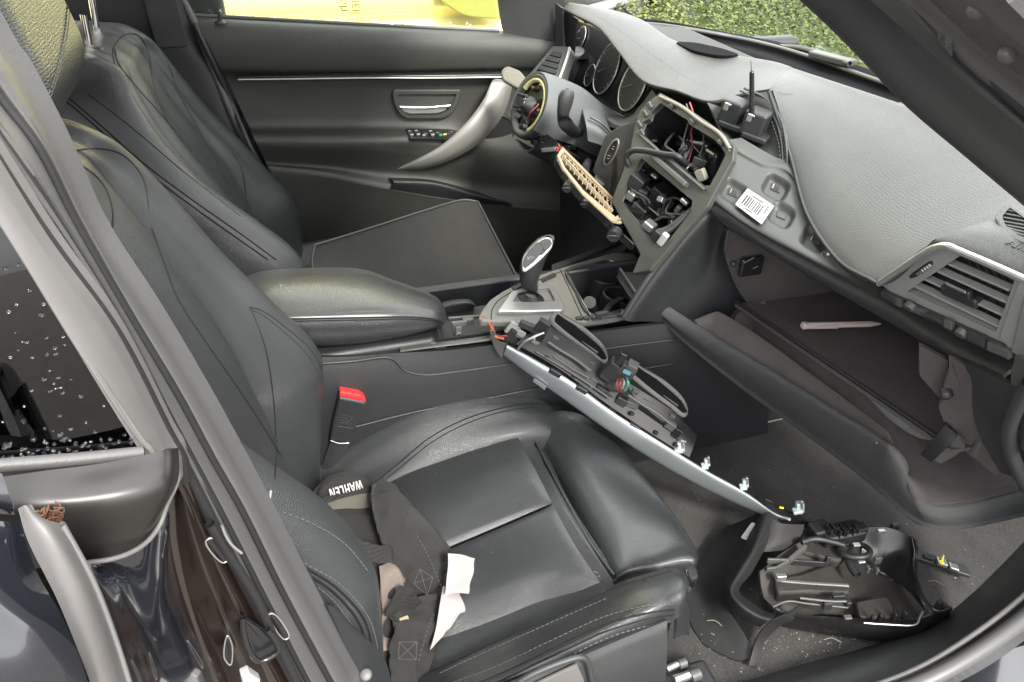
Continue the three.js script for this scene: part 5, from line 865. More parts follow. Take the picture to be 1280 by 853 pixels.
  part(t, 'grey_wire', [tube([[858, 130], [862, 146], [856, 170], [850, 196], [858, 214]].map(([a, b], i) => S(a, b, -.02)), .0014, 30), tube([[880, 160], [878, 186], [868, 206]].map(([a, b]) => S(a, b, -.03)), .0012, 20), tube([[797, 222], [800, 240], [808, 256], [824, 270]].map(([a, b]) => S(a, b, -.02)), .0018, 20)], M.plasticGrey);
  part(t, 'cream_plug', [box(S(877, 219, -.012), .016, .02, .012, .002, V(.4, .5, .6))], M.cream);
  for (const [a, b, w, h, d, m, o] of [[795, 232, .03, .045, .03, 'plasticDark', -.02], [812, 238, .04, .03, .04, 'gloss', -.05], [830, 250, .05, .04, .04, 'plasticDark', -.06], [790, 244, .018, .018, .02, 'steel', -.02], [829, 299, .012, .024, .012, 'white', .004], [823, 296, .02, .02, .012, 'plasticDark', .002], [803, 213, .012, .012, .01, 'gloss', -.02], [848, 262, .01, .016, .01, 'plasticGrey', -.02], [856, 252, .016, .008, .01, 'satin', -.01], [818, 220, .014, .006, .01, 'satin', -.03], [800, 262, .03, .02, .02, 'gloss', -.02], [812, 282, .02, .014, .02, 'steel', -.01]])
    part(t, 'cavity_connector', box(S(a, b, o), w, h, d, .003, V(.5, -.4, .7)), M[m]);
  for (const [a, b] of [[812, 132], [806, 142], [799, 156], [802, 166]]) part(t, 'metal_tab', box(S(a, b, .004), .009, .013, .006, .002, V(.4, .6, .5)), M.plasticGrey);
  for (let i = 0; i < 26; i++) { const top = i < 12, a = top ? rr(812, 888) : rr(788, 856), b = top ? 132 + (a - 812) * .72 + rr(6, 42) : 206 + (a - 788) * .7 + rr(4, 40); part(t, 'loose_fitting', box(S(a, b, rr(-.07, -.015)), rr(.006, .026), rr(.005, .018), rr(.006, .02), .0015, V(rr(-1, 1), rr(-1, 1), rr(-1, 1))), [M.gloss, M.plasticDark, M.plastic, M.steel, M.black][i % 5]); }
  for (let i = 0; i < 9; i++) { const a = i < 4 ? rr(830, 885) : rr(790, 850), b = i < 4 ? 150 + (a - 820) * .7 : 215 + (a - 790) * .7; part(t, 'loose_wire', tube([S(a, b, -.03), S(a + rr(-12, 12), b + rr(8, 18), rr(-.03, 0)), S(a + rr(-18, 18), b + rr(20, 34), rr(-.03, 0)), S(a + rr(-8, 8), b + rr(34, 46), -.03)], rr(.0012, .0028), 24), [M.plasticDark, M.gloss, M.plastic][i % 3]); }
  for (const s of [.12, .45, .9]) part(t, 'rail_tooth', box(S(830 + 78 * s, 126 + 58 * s, .003), rr(.008, .012), rr(.005, .008), .005, .001, V(.5, -.5, .6)), M.plasticGrey);
  // start-button panel
  { const p = plane3(Z(766, 165, -.17), Z(798, 160, -.115), Z(758, 218, -.15)), Q = (a, b, o = 0) => onPl(a, b, p, o);
    part(t, 'start_panel', plate([[770, 160], [800, 148], [794, 166], [788, 186], [778, 214], [763, 250], [772, 262], [752, 232], [740, 214], [756, 170]].map(q => Q(...q)), .008, { bevel: .002 }), M.frameGrey);
    const el = (a, b, rx, ry, k) => [...Array(20)].map((_, i) => { const an = i / 20 * 6.283, x = Math.cos(an) * rx, y = Math.sin(an) * ry; return Q(a + x - y * .42 * k, b + y, .003); });
    const b = part(t, 'start_button', [plate(el(763.5, 190, 6.5, 17, 1), .006, { bevel: .001 })], M.satin); part(b, 'button_face', plate(el(764.5, 190, 5, 15, 1).map(q => q.addScaledVector(p.n, .0015)), .004, { bevel: .0008 }), M.gloss);
    for (const [a, c] of [[767, 183], [766, 186], [761, 194], [760, 198]]) part(b, 'button_lettering', bar(Q(a - 1.5, c, .0052), Q(a + 1.5, c + .8, .0052), .001, .0008), M.white); }
  // console-side wing below the moulded face
  const wg = part(t, 'side_wing', surf([
    [[884, 258, .115], [868, 276, .115], [840, 310, .115], [812, 346, .115], [784, 386, .115], [776, 398, .115]].map(q => Z(...q)),
    [[893, 265, .124], [877, 281, .124], [850, 313, .124], [824, 348, .124], [797, 386, .124], [788, 402, .124]].map(q => Z(...q)),
    [[902, 277, .122], [892, 284, .118], [868, 320, .114], [846, 352, .114], [820, 388, .114], [808, 402, .114]].map(q => Z(...q)),
    [[905, 284, .124], [898, 300, .114], [888, 330, .108], [876, 356, .106], [860, 390, .106], [850, 404, .106]].map(q => Z(...q)),
    [[910, 284, .130], [904, 306, .128], [906, 334, .126], [915, 360, .124], [925, 388, .12], [925, 404, .118]].map(q => Z(...q)),
    [[914, 282, .136], [909, 306, .138], [914, 334, .138], [925, 358, .138], [940, 384, .138], [945, 404, .136]].map(q => Z(...q))]).geo(40, 40, .004), M.plasticDark);
  part(t, 'wing_edge', [tube([[882, 262], [866, 279], [838, 312], [810, 348], [780, 396]].map(([a, b]) => Z(a, b, .117)), .006, 40)], M.plastic);
}

// ================================================================ glove box: fixed bin and hanging lid
{
  const t = thing('glove_box', V(1.25, .25, .35), 'open glove box with grey flock lining and its lid hanging down', 'glove box');
  part(t, 'bin_floor', surf([[V(1.135, .405, .14), V(1.165, .405, .3), V(1.19, .405, .43), V(1.215, .405, .57)], [V(1.30, .40, .14), V(1.30, .40, .3), V(1.30, .40, .43), V(1.30, .40, .57)], [V(1.46, .41, .14), V(1.46, .41, .3), V(1.46, .41, .43), V(1.46, .41, .57)]]).geo(20, 12, .006), M.flock);
  part(t, 'bin_back', box(V(1.465, .52, .355), .01, .25, .46, .004), M.flock);
  part(t, 'bin_side', [surf([[[910, 286, .138], [907, 314, .138], [918, 352, .138], [940, 384, .138]].map(q => Z(...q)), [[922, 286, .142], [920, 314, .142], [932, 350, .142], [950, 378, .142]].map(q => Z(...q)), [V(1.3, .60, .145), V(1.32, .54, .145), V(1.33, .47, .145), V(1.34, .40, .145)], [V(1.46, .60, .145), V(1.46, .54, .145), V(1.46, .47, .145), V(1.46, .40, .145)]]).geo(20, 24, .004)], M.flock);
  part(t, 'bin_side', box(V(1.36, .50, .575), .22, .22, .01, .004), M.flock);
  part(t, 'bin_roof', box(V(1.34, .60, .35), .26, .01, .46, .004), M.flock);
  part(t, 'bin_lip', [tube([[912, 284], [908, 312], [918, 350], [936, 380], [946, 396]].map(([a, b]) => Z(a, b, .141)), .0022, 40)], M.flock);
  part(t, 'bin_front_lip', [tube([V(1.135, .41, .14), V(1.165, .41, .3), V(1.19, .41, .43), V(1.215, .41, .565)], .003, 30)], M.black);
  { const c = Z(939, 333, .150), lm = part(t, 'bin_lamp', box(c, .045, .036, .01, .008), M.gloss); part(lm, 'lamp_mark', [bar(Z(930, 329, .156), Z(943, 322, .156), .001, .001), bar(Z(941, 336, .156), Z(948, 333, .156), .001, .001)], M.white); }
  { const p = Z(917, 330, .145); part(t, 'stop_pin', lathe([[0, .006], [.004, .005], [.006, .001], [.006, -.004]], p, V(-.4, .4, 1), 20), M.plastic); }
  // flock-covered arm plate at the door side with its pin
  const fp = plane3(Z(1190, 455, .572), Z(1224, 466, .585), Z(1245, 590, .575)), F = (a, b, o = 0) => onPl(a, b, fp, o);
  const arm = part(t, 'hinge_plate', plate([[1187, 448], [1222, 463], [1226, 470], [1217, 512], [1221, 530], [1240, 570], [1251, 593], [1244, 594], [1212, 570], [1192, 548], [1181, 530], [1174, 512], [1176, 506], [1184, 500], [1180, 486], [1188, 462]].map(q => F(...q)), .008, { bevel: .0022, round: .006 }), M.flock);
  part(arm, 'stop_pin', lathe([[0, .008], [.005, .007], [.0075, .004], [.008, -.004]], F(1183, 492, .003), fp.n, 20), M.plastic);
  part(t, 'bin_notch', plate([[1150, 432], [1186, 452], [1184, 466], [1178, 480], [1176, 500], [1150, 470]].map(q => F(...q, -.02)), .006, { round: .004 }), M.flock);
  // lid: outer shell
  const R = [[823, 382, .10], [868, 411, .16], [950, 461, .28], [1030, 511, .41], [1092, 549, .505], [1111, 563, .536], [1126, 584, .553], [1139, 606, .565], [1150, 626, .575], [1176, 636, .585], [1222, 631, .592], [1295, 614, .597]];
  const L = [[827, 398, .10], [858, 430, .14], [930, 488, .24], [1010, 546, .36], [1066, 588, .45], [1102, 618, .51], [1124, 638, .54], [1144, 652, .56], [1164, 659, .576], [1190, 661, .588], [1232, 655, .595], [1300, 639, .60]];
  const Rv = R.map(q => Z(...q)), Lv = L.map(q => Z(...q));
  const lid = part(t, 'lid', surf([Rv.map((p, i) => i < 7 ? V(p.x + .022, p.y - .012, p.z - .004) : V(p.x, p.y - .004, p.z - .012)), Rv.map((p, i) => i < 7 ? V(p.x + .012, p.y + .002, p.z - .002) : V(p.x, p.y + .001, p.z - .006)), Rv, Rv.map((p, i) => lerp(p, Lv[i], .35).add(V(-.006, 0, .003))), Rv.map((p, i) => lerp(p, Lv[i], .8).add(V(-.002, 0, .002))), Lv, Lv.map((p, i) => i < 8 ? V(p.x + .06, p.y - .02, p.z) : V(p.x, p.y - .005, p.z - .05)), Lv.map((p, i) => V(1.36 + .06 * i / 11, .24, p.z - (i > 7 ? .1 : 0)))]).geo(90, 50, .004), M.lidSkin);
  // raised flock pad behind the lid's front edge
  const D0 = [[868, 402, .15], [892, 393, .15], [905, 396, .165], [950, 424, .235], [1010, 468, .335], [1070, 512, .44], [1106, 540, .505], [1114, 550, .52]], D1 = [[872, 407, .155], [884, 416, .165], [905, 430, .20], [950, 458, .265], [1010, 496, .36], [1070, 532, .455], [1100, 552, .505], [1113, 560, .525]];
  part(t, 'lid_padding', surf([D1.map(q => { const p = Z(...q); return V(p.x, p.y - .012, p.z); }), D1.map(q => Z(...q)), D1.map((q, i) => lerp(Z(...q), Z(...D0[i]), .5).add(V(0, .003, 0))), D0.map(q => Z(...q)), D0.map(q => { const p = Z(...q); return V(p.x + .004, p.y - .004, p.z - .004); }), D0.map(q => { const p = Z(...q); return V(p.x + .012, p.y - .06, p.z - .006); })]).geo(60, 30, .003), M.flock);
  part(t, 'lid_latch', [bar(Z(1097, 551, .51), Z(1104, 560, .515), .008, .006), cyl(Z(1101, 551, .51), Z(1108, 558, .515), .0035)], M.steel);
  // trough and floor of the lid
  part(t, 'lid_floor', surf([
    [V(1.08, .35, .12), V(1.11, .345, .25), V(1.14, .34, .38), V(1.165, .335, .48), Z(1120, 572, .53), Z(1148, 622, .566), Z(1170, 630, .578), Z(1222, 624, .585), Z(1295, 607, .588)],
    [V(1.12, .335, .12), V(1.15, .33, .25), V(1.18, .325, .38), V(1.20, .32, .46), V(1.215, .315, .50), V(1.235, .31, .53), V(1.26, .31, .548), V(1.32, .305, .555), V(1.40, .30, .56)],
    [V(1.16, .385, .12), V(1.18, .385, .25), V(1.20, .385, .36), V(1.215, .375, .42), V(1.23, .36, .45), V(1.26, .34, .47), V(1.29, .33, .48), V(1.34, .32, .49), V(1.42, .31, .5)]]).geo(70, 30, .004), M.flock);
  part(t, 'lid_floor_lip', [tube([Z(1114, 565, .535), Z(1128, 588, .552), Z(1147, 625, .568), Z(1172, 633, .58), Z(1222, 627, .587), Z(1295, 610, .59)], .002, 60)], M.flock);
  // check straps
  part(t, 'check_strap', surf([[Z(1182, 531, .56), Z(1198, 545, .57)], [Z(1170, 545, .55), Z(1184, 560, .565)], [Z(1150, 568, .53), Z(1164, 578, .55)]]).geo(6, 16, .006), M.plasticDark);
  part(t, 'check_strap', surf([[Z(1198, 545, .572), Z(1207, 558, .575)], [Z(1186, 558, .562), Z(1196, 569, .565)], [Z(1166, 574, .55), Z(1176, 580, .555)]]).geo(6, 16, .006), M.flock);
  part(t, 'check_strap', surf([[Z(930, 386, .142), Z(958, 374, .15)], [Z(920, 396, .15), Z(955, 396, .165)], [Z(918, 412, .16), Z(946, 414, .18)]]).geo(6, 12, .006), M.flock);
}
// dashboard end cheek by the door
{
  part(dash, 'end_cheek', surf([
    [[1196, 448, .565], [1226, 462, .61], [1252, 476, .645], [1290, 492, .69]].map(q => Z(...q)),
    [[1214, 474, .585], [1232, 486, .615], [1258, 500, .65], [1290, 510, .69]].map(q => Z(...q)),
    [[1216, 512, .585], [1236, 520, .61], [1256, 530, .64], [1290, 540, .68]].map(q => Z(...q)),
    [[1226, 548, .582], [1246, 556, .60], [1262, 564, .625], [1290, 575, .66]].map(q => Z(...q)),
    [[1252, 592, .578], [1266, 596, .595], [1278, 602, .61], [1296, 612, .64]].map(q => Z(...q))]).geo(24, 30, .005), M.plastic);
  part(dash, 'cheek_rib', [tube([[1290, 478], [1276, 500], [1262, 535], [1264, 565], [1285, 612]].map(([a, b], i) => Z(a, b, [.70, .685, .665, .65, .645][i])), .009, 50)], M.plastic);
  part(dash, 'end_panel', [surf([[[1270, 445, .67], [1290, 455, .70], [1320, 470, .73]].map(q => Z(...q)), [[1264, 478, .66], [1290, 492, .69], [1320, 505, .72]].map(q => Z(...q)), [[1272, 560, .645], [1295, 570, .68], [1320, 580, .70]].map(q => Z(...q))]).geo(10, 12, .006)], M.plasticGrey);
}

// ================================================================ steering column without its wheel
{
  const c = Z(664, 133, -.37), ax = V(-.90, .40, .12).normalize(), t = thing('steering_column', c.clone().addScaledVector(ax, -.2), 'bare steering column with exposed airbag ring and two stalks', 'steering column');
  const side = V(0, 0, 1).addScaledVector(ax, -ax.z).normalize(), up = ax.clone().cross(side).normalize(); if (up.y < 0) up.negate();
  const at = (a, b, d) => c.clone().addScaledVector(side, a).addScaledVector(up, b).addScaledVector(ax, d);
  const cov = []; for (let j = 0; j <= 5; j++) { const d = [.008, -.01, -.05, -.10, -.15, -.2][j], r = [.070, .073, .074, .072, .068, .06][j]; cov.push([...Array(13)].map((_, i) => { const a = rad(-28 + i * 236 / 12); return at(Math.cos(a) * r * 1.0, Math.sin(a) * r + (j > 3 ? -.008 : 0), d); })); }
  part(t, 'upper_cover', surf(cov).geo(48, 24, .004), M.columnGrey || std('columnGrey', [.075, .08, .085], .5, { bumpMap: grainB, bumpScale: .0002 }));
  const rg = part(t, 'airbag_ring', [lathe([[.05, .0], [.056, .006], [.064, .008], [.068, .004], [.069, -.01], [.06, -.02]], c, ax, 60)], M.plastic);
  part(rg, 'slip_ring', [new THREE.TorusGeometry(.054, .0055, 10, 40, 3.6).rotateZ(-.9).applyMatrix4(new THREE.Matrix4().makeBasis(side, up, ax).setPosition(at(0, 0, .002)))], M.olive || std('olive', [.36, .34, .16], .4));
  part(rg, 'ring_plate', [cyl(at(0, 0, -.016), at(0, 0, -.004), .060, .060, 48)], M.bronze || std('bronze', [.022, .017, .012], .35, { metalness: .4 }));
  part(rg, 'hub', [lathe([[.005, .022], [.010, .022], [.012, .014], [.018, .010], [.020, .002], [.022, -.008]], c, ax, 32)], M.plasticDark);
  part(rg, 'hub_nut', [cyl(at(0, 0, .016), at(0, 0, .026), .0085, .0085, 6)], M.chrome);
  for (let i = 0; i < 16; i++) { const a = rr(0, 6.28), r = rr(.026, .05); part(rg, 'ring_connector', box(at(Math.cos(a) * r, Math.sin(a) * r, rr(-.004, .006)), rr(.006, .018), rr(.004, .012), rr(.006, .012), .001, V(rr(-1, 1), rr(-1, 1), rr(-1, 1))), [M.black, M.plasticDark, M.plasticGrey, M.steel, M.gloss][i % 5]); }
  part(rg, 'red_wire', [tube([at(.02, -.02, .008), at(.032, -.006, .014), at(.036, .012, .008), at(.028, .026, .002)], .0016, 20)], M.wireRed);
  part(rg, 'ring_arm', [bar(at(-.052, .006, .01), at(-.012, .014, .012), .008, .006), bar(at(-.05, -.02, .008), at(-.014, -.01, .012), .006, .005)], M.plasticDark);
  // stalks
  const ip = plane3(Z(628, 92, -.49), Z(652, 90, -.48), Z(655, 112, -.46)), I = (a, b, o = 0) => onPl(a, b, ip, o);
  const is = part(t, 'indicator_stalk', [plate([[626, 91], [629, 85], [635, 82], [650, 88], [658, 98], [662, 112], [656, 116], [642, 108], [628, 100]].map(q => I(...q)), .016, { bevel: .004, round: .007, seg: 3 }), tube([I(655, 108, -.006), Z(668, 118, -.43), Z(680, 124, -.40)], .008, 16)], M.stalk || std('stalk', [.10, .095, .075], .42));
  part(is, 'stalk_marks', [[633, 89], [641, 94], [637, 99], [645, 92], [634, 94], [640, 102]].map(([a, b]) => bar(I(a - 1.2, b, .0006), I(a + 1.4, b + .8, .0006), .0012, .0008)), M.white);
  const wsx = [[722, 168, -.31, .014], [714, 162, -.27, .014], [707, 154, -.24, .0145], [704, 144, -.225, .012], [706, 132, -.22, .0145], [708, 120, -.22, .0155], [709, 113, -.22, .011], [709.5, 111, -.22, .003]], wr = [];
  for (let k = 0; k <= 16; k++) { const a = k / 16 * 6.2832; wr.push(wsx.map(([x, y, z, r], i) => { const q = Z(x, y, z); return q.add(V(Math.cos(a) * r, i < 3 ? Math.sin(a) * r * .8 : 0, i < 3 ? Math.sin(a) * r * .4 : Math.sin(a) * r * .7)); })); }
  part(t, 'wiper_stalk', surf(wr).geo(30, 40), M.plastic);
  // steering lock, switch carrier and loose ends below
  const lowm = [];
  part(t, 'column_tube', cyl(at(0, -.01, -.02), at(0, -.02, -.26), .034, .04, 28), M.plasticDark);
  for (let i = 0; i < 22; i++) part(t, 'column_bracket', box(at(rr(-.02, .06), rr(-.075, -.03), rr(-.15, -.01)), rr(.012, .04), rr(.008, .025), rr(.01, .03), .002, V(rr(-1, 1), rr(-.3, .3), rr(-1, 1))), [M.plasticDark, M.black, M.gloss, M.plastic, M.steel][i % 5]);
  part(t, 'lower_shroud', surf([[at(.068, -.03, -.02), at(.07, -.05, -.09), at(.066, -.06, -.17)], [at(.03, -.085, -.02), at(.03, -.095, -.09), at(.03, -.1, -.17)], [at(-.04, -.085, -.02), at(-.04, -.095, -.09), at(-.04, -.10, -.17)]]).geo(14, 14, .004), M.plasticDark);
  part(t, 'gaiter', surf([[Z(726, 128, -.34), Z(748, 138, -.34), Z(766, 158, -.34)], [Z(732, 152, -.28), Z(752, 160, -.27), Z(768, 176, -.27)], [Z(735, 176, -.27), Z(752, 182, -.26), Z(764, 190, -.26)]]).geo(14, 14, .004), M.columnGrey);
  part(t, 'key_bezel', [tube([Z(738, 146, -.275), Z(752, 154, -.265), Z(764, 166, -.262)], .003, 20)], M.plasticGrey);
}
// knee panel and dark cavity under the driver's side of the dash
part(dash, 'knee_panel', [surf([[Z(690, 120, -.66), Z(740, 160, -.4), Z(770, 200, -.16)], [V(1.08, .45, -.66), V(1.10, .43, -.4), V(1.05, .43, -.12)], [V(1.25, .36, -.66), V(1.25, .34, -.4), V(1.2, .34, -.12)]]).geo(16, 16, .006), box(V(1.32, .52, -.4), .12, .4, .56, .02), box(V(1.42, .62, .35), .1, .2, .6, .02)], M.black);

// ================================================================ loose silver dash trim with two vents, seen from behind
{
  const t = thing('dash_trim', V(.93, .26, .26), 'removed silver dashboard trim with two air vents lying across passenger seat', 'dash trim');
  // front (silver) face runs along this line
  const lo = [[629, 444, .135], [660, 467, .155], [705, 499, .19], [760, 538, .23], [820, 577, .275], [880, 610, .315], [930, 634, .35], [965, 648, .375], [985, 650, .39]];
  const hi = [[634, 431, .135], [672, 451, .155], [715, 477, .19], [768, 516, .23], [826, 553, .275], [884, 589, .315], [932, 616, .35], [966, 640, .375], [986, 648, .39]];
  const Lo = lo.map(q => Z(...q)), Hi = hi.map(q => Z(...q)), mid = (s, h) => Lo.map((p, i) => lerp(p, Hi[i], s).add(V(-.15 * h, .6 * h, .8 * h)));
  part(t, 'silver_face', surf([Lo.map(p => V(p.x, p.y - .004, p.z - .012)), Lo, mid(.3, .007), mid(.7, .010), mid(.95, .006), Hi, Hi.map(p => V(p.x + .003, p.y - .004, p.z - .006))]).geo(70, 30, .003), M.silver);
  part(t, 'end_return', [surf([[Z(634, 431, .135), Z(627, 448, .135)], [Z(622, 426, .13), Z(617, 432, .128)], [Z(617, 414, .125), Z(612, 414, .122)]]).geo(6, 16, .004)], M.plasticGrey);
  // backing structure: ledge behind the face
  const zAt = a => .125 + (a - 620) / 365 * .265;                    // depth along the piece
  const B = (a, b, k = 0) => Z(a, b, zAt(a) - k);
  const ledge = surf([[[645, 430], [700, 462], [760, 506], [820, 546], [862, 572]].map(([a, b]) => B(a, b, .004)), [[660, 418], [712, 446], [770, 490], [828, 528], [868, 556]].map(([a, b]) => B(a, b, .022)), [[676, 410], [724, 432], [782, 476], [838, 512], [872, 545]].map(([a, b]) => B(a, b, .040))]);
  part(t, 'backing_plate', ledge.geo(40, 12, .004), M.abs);
  part(t, 'plate_rib', [tube([[670, 440], [720, 470], [762, 498]].map(([a, b]) => B(a, b, .004)), .0018, 20)], M.plasticGrey); part(t, 'plate_rib', [tube([[692, 446], [715, 461], [736, 473]].map(([a, b]) => B(a, b, .01)), .0014, 20)], M.rubberPale); part(t, 'plate_rib', [tube([[790, 524], [825, 546], [850, 562]].map(([a, b]) => B(a, b, .008)), .0016, 20)], M.plasticGrey);
  for (const [a, b] of [[683, 447], [718, 470], [790, 517], [820, 541], [845, 556]]) part(t, 'snap_hole', [box(B(a, b, .006), .008, .005, .006, .001, V(1, -.6, .4))], M.black);
  for (const [a, b] of [[694, 466], [727, 487], [793, 534]]) part(t, 'edge_clip', [box(B(a, b, -.001), .022, .010, .008, .002, V(1, -.6, .55))], M.plasticDark);
  // two vent housings, each with a foam gasket round its mouth
  const vent = (o, b0) => {
    const q = (a, b, k) => B(a + o[0], b + o[1], k);
    const f = [[690, 402], [696, 393], [704, 398], [730, 413], [752, 434], [757, 448], [753, 453], [740, 443], [721, 429], [702, 414]];
    const loop = f.map(([a, b], i) => q(a, b, i > 0 && i < 6 ? .075 : .055));
    const box0 = [[682, 426], [690, 402], [754, 453], [738, 472]];
    part(t, 'vent_housing', [surf([[[677, 430], [692, 440], [715, 456], [738, 474]].map(([a, b]) => q(a, b, .018)), [[684, 416], [698, 428], [722, 446], [746, 464]].map(([a, b]) => q(a, b, .036)), [[690, 404], [704, 416], [728, 434], [753, 453]].map(([a, b]) => q(a, b, .055))]).geo(20, 12, .003)], M.abs);
    part(t, 'vent_housing_end', [plate([q(738, 474, .018), q(746, 464, .036), q(754, 455, .055), q(757, 446, .07), q(745, 455, .05)], .003)], M.plasticDark);
    part(t, 'foam_gasket', [tube(loop, .0045, 110, true, 8)], M.foam);
    part(t, 'vent_mouth', [plate(f.map(([a, b], i) => q(a + (a < 700 ? 1 : 0), b, i > 0 && i < 6 ? .070 : .056)), .012)], M.matte || std('gloss2', [.010, .010, .0105], .3, { roughnessMap: scuff }));
    for (let i = 0; i < 3; i++) part(t, 'vent_vane', [bar(q(700 + i * 2, 402 + i * 4, .066), q(748 + i * 1, 440 + i * 4, .066), .01, .0018, V(.4, .6, .7))], i === 0 ? M.plasticGrey : M.plasticDark);
    part(t, 'vent_rear_lip', [tube([q(700, 394, .085), q(728, 410, .085), q(750, 432, .085)], .004, 20)], M.plastic);
    for (const [a, b, c, d] of [[704, 432, 722, 444], [708, 438, 724, 449]]) part(t, 'housing_rib', [bar(q(a, b, .034), q(c, d, .034), .002, .003)], M.plastic);
    for (const [a, b, w] of [[694, 424, .012], [740, 455, .010], [690, 430, .008]]) part(t, 'housing_tab', [box(q(a, b, .034), w, .008, .006, .001, V(1, -.6, .4))], M.plasticGrey);
    part(t, 'air_flap_rod', [tube([[685, 428], [700, 438], [720, 450], [738, 464]].map(([a, b]) => q(a, b, .012)), .0028, 20)], M.plasticGrey);
  };
  vent([0, 0]); vent([100, 66]);
  // clutter at the driver's end and between the vents
  for (const [a, b, w, h, d, m] of [[641, 411, .020, .024, .006, 'white'], [649, 419, .018, .02, .006, 'white'], [637, 418, .012, .03, .02, 'plasticDark'], [646, 424, .02, .02, .014, 'gloss'], [664, 432, .016, .016, .012, 'plasticDark'], [670, 426, .014, .01, .01, 'steel'], [676, 420, .012, .02, .01, 'gloss'], [660, 408, .03, .012, .01, 'plastic'], [678, 408, .02, .024, .012, 'plasticDark'], [749, 488, .026, .026, .02, 'gloss'], [758, 494, .02, .016, .02, 'plasticDark'], [742, 476, .014, .012, .01, 'plasticGrey'], [734, 474, .010, .014, .008, 'satin'], [757, 470, .02, .010, .012, 'plastic'], [768, 462, .03, .03, .02, 'plasticDark'], [774, 452, .012, .04, .012, 'gloss'], [784, 462, .028, .022, .018, 'plastic'], [790, 459, .018, .016, .02, 'plasticGrey'], [776, 500, .02, .02, .02, 'gloss'], [766, 510, .016, .012, .014, 'steel'], [790, 505, .022, .012, .012, 'plasticGrey'], [838, 532, .018, .014, .01, 'plasticGrey'], [846, 540, .014, .02, .014, 'gloss'], [852, 552, .012, .012, .01, 'satin']])
    part(t, 'rear_fitting', [box(B(a, b, .02), w, h, d, .0015, V(1, rr(-.8, -.4), rr(.2, .7)))], M[m]);
  part(t, 'blue_peg', [box(B(740, 485, .012), .009, .010, .008, .003)], M.blue); part(t, 'blue_label', [plate([[780, 462], [789, 466], [787, 470], [778, 466]].map(([a, b]) => B(a, b, .006)), .001)], M.cyan);
  part(t, 'wire', [tube([B(774, 470, .02), B(771, 480, .0), B(773, 488, .006), B(779, 488, .02)], .0018, 30)], M.wireRed); part(t, 'wire', [tube([B(777, 470, .02), B(775, 480, -.002), B(777, 488, .006), B(782, 489, .02)], .0016, 30)], M.wireRed);
  part(t, 'wire', [tube([B(781, 470, .02), B(785, 478, .0), B(783, 487, .006), B(776, 489, .02)], .0018, 30)], M.green); part(t, 'wire', [tube([B(783, 472, .02), B(786, 480, .002), B(781, 489, .004)], .0016, 30)], M.green); part(t, 'wire', [tube([B(779, 471, .02), B(780, 480, -.002), B(776, 488, .006)], .0014, 30)], M.white);
  part(t, 'loom_wire', [tube([Z(600, 397, .09), Z(609, 402, .10), Z(614, 409, .11), Z(618, 420, .125), B(630, 424, 0)], .0022, 30)], M.orange); part(t, 'loom_wire', [tube([Z(602, 396, .09), Z(613, 402, .10), Z(617, 412, .115), Z(620, 420, .125), B(634, 420, 0)], .0018, 30)], M.wireRed); part(t, 'loom_wire', [tube([B(648, 436, 0), B(655, 428, -.004), B(666, 422, .0), B(680, 416, .01)], .0022, 30)], M.satin);
  // spring clips beyond the vents and bare black end of the carrier
  part(t, 'carrier_tail', surf([[[948, 624, .352], [975, 636, .375], [1004, 650, .405], [1014, 655, .41]].map(q => Z(...q)), [[950, 632, .355], [975, 646, .378], [1000, 658, .405], [1014, 660, .41]].map(q => Z(...q))]).geo(16, 6, .005), M.gloss);
  for (const [a, b, s] of [[851, 558, 1], [884, 578, .8], [932, 604, .85], [1000, 634, 1.1]]) { const k = part(t, 'spring_clip', [box(Z(a, b, zAt(a) - .01), .012 * s, .02 * s, .010 * s, .002, V(.9, .2, .3)), box(Z(a - 3, b + 5, zAt(a) - .006), .014 * s, .006, .012, .001, V(.9, .2, .3))], M.clipGrey || std('clipGrey', [.38, .45, .47], .35, { metalness: .3 })); part(k, 'clip_tongue', [box(Z(a + 2, b - 3, zAt(a) - .006), .004 * s, .018 * s, .006, .001, V(.9, .2, .3))], M.steel); }
  part(t, 'yellow_spot', [box(Z(977, 635, .379), .008, .003, .003, .001, V(1, -.3, .3))], M.yellow);
  part(t, 'part_lettering', [0, 1, 2, 3].map(i => bar(Z(958 + i * 2.2, 624 + i * .8, .362), Z(959 + i * 2.2, 627 + i * .8, .362), .001, .001)), M.rubberPale);
  part(t, 'front_tab', [plate([[668, 474], [683, 484], [681, 488], [666, 477]].map(([a, b]) => B(a, b, -.008)), .002)], M.silver);
}

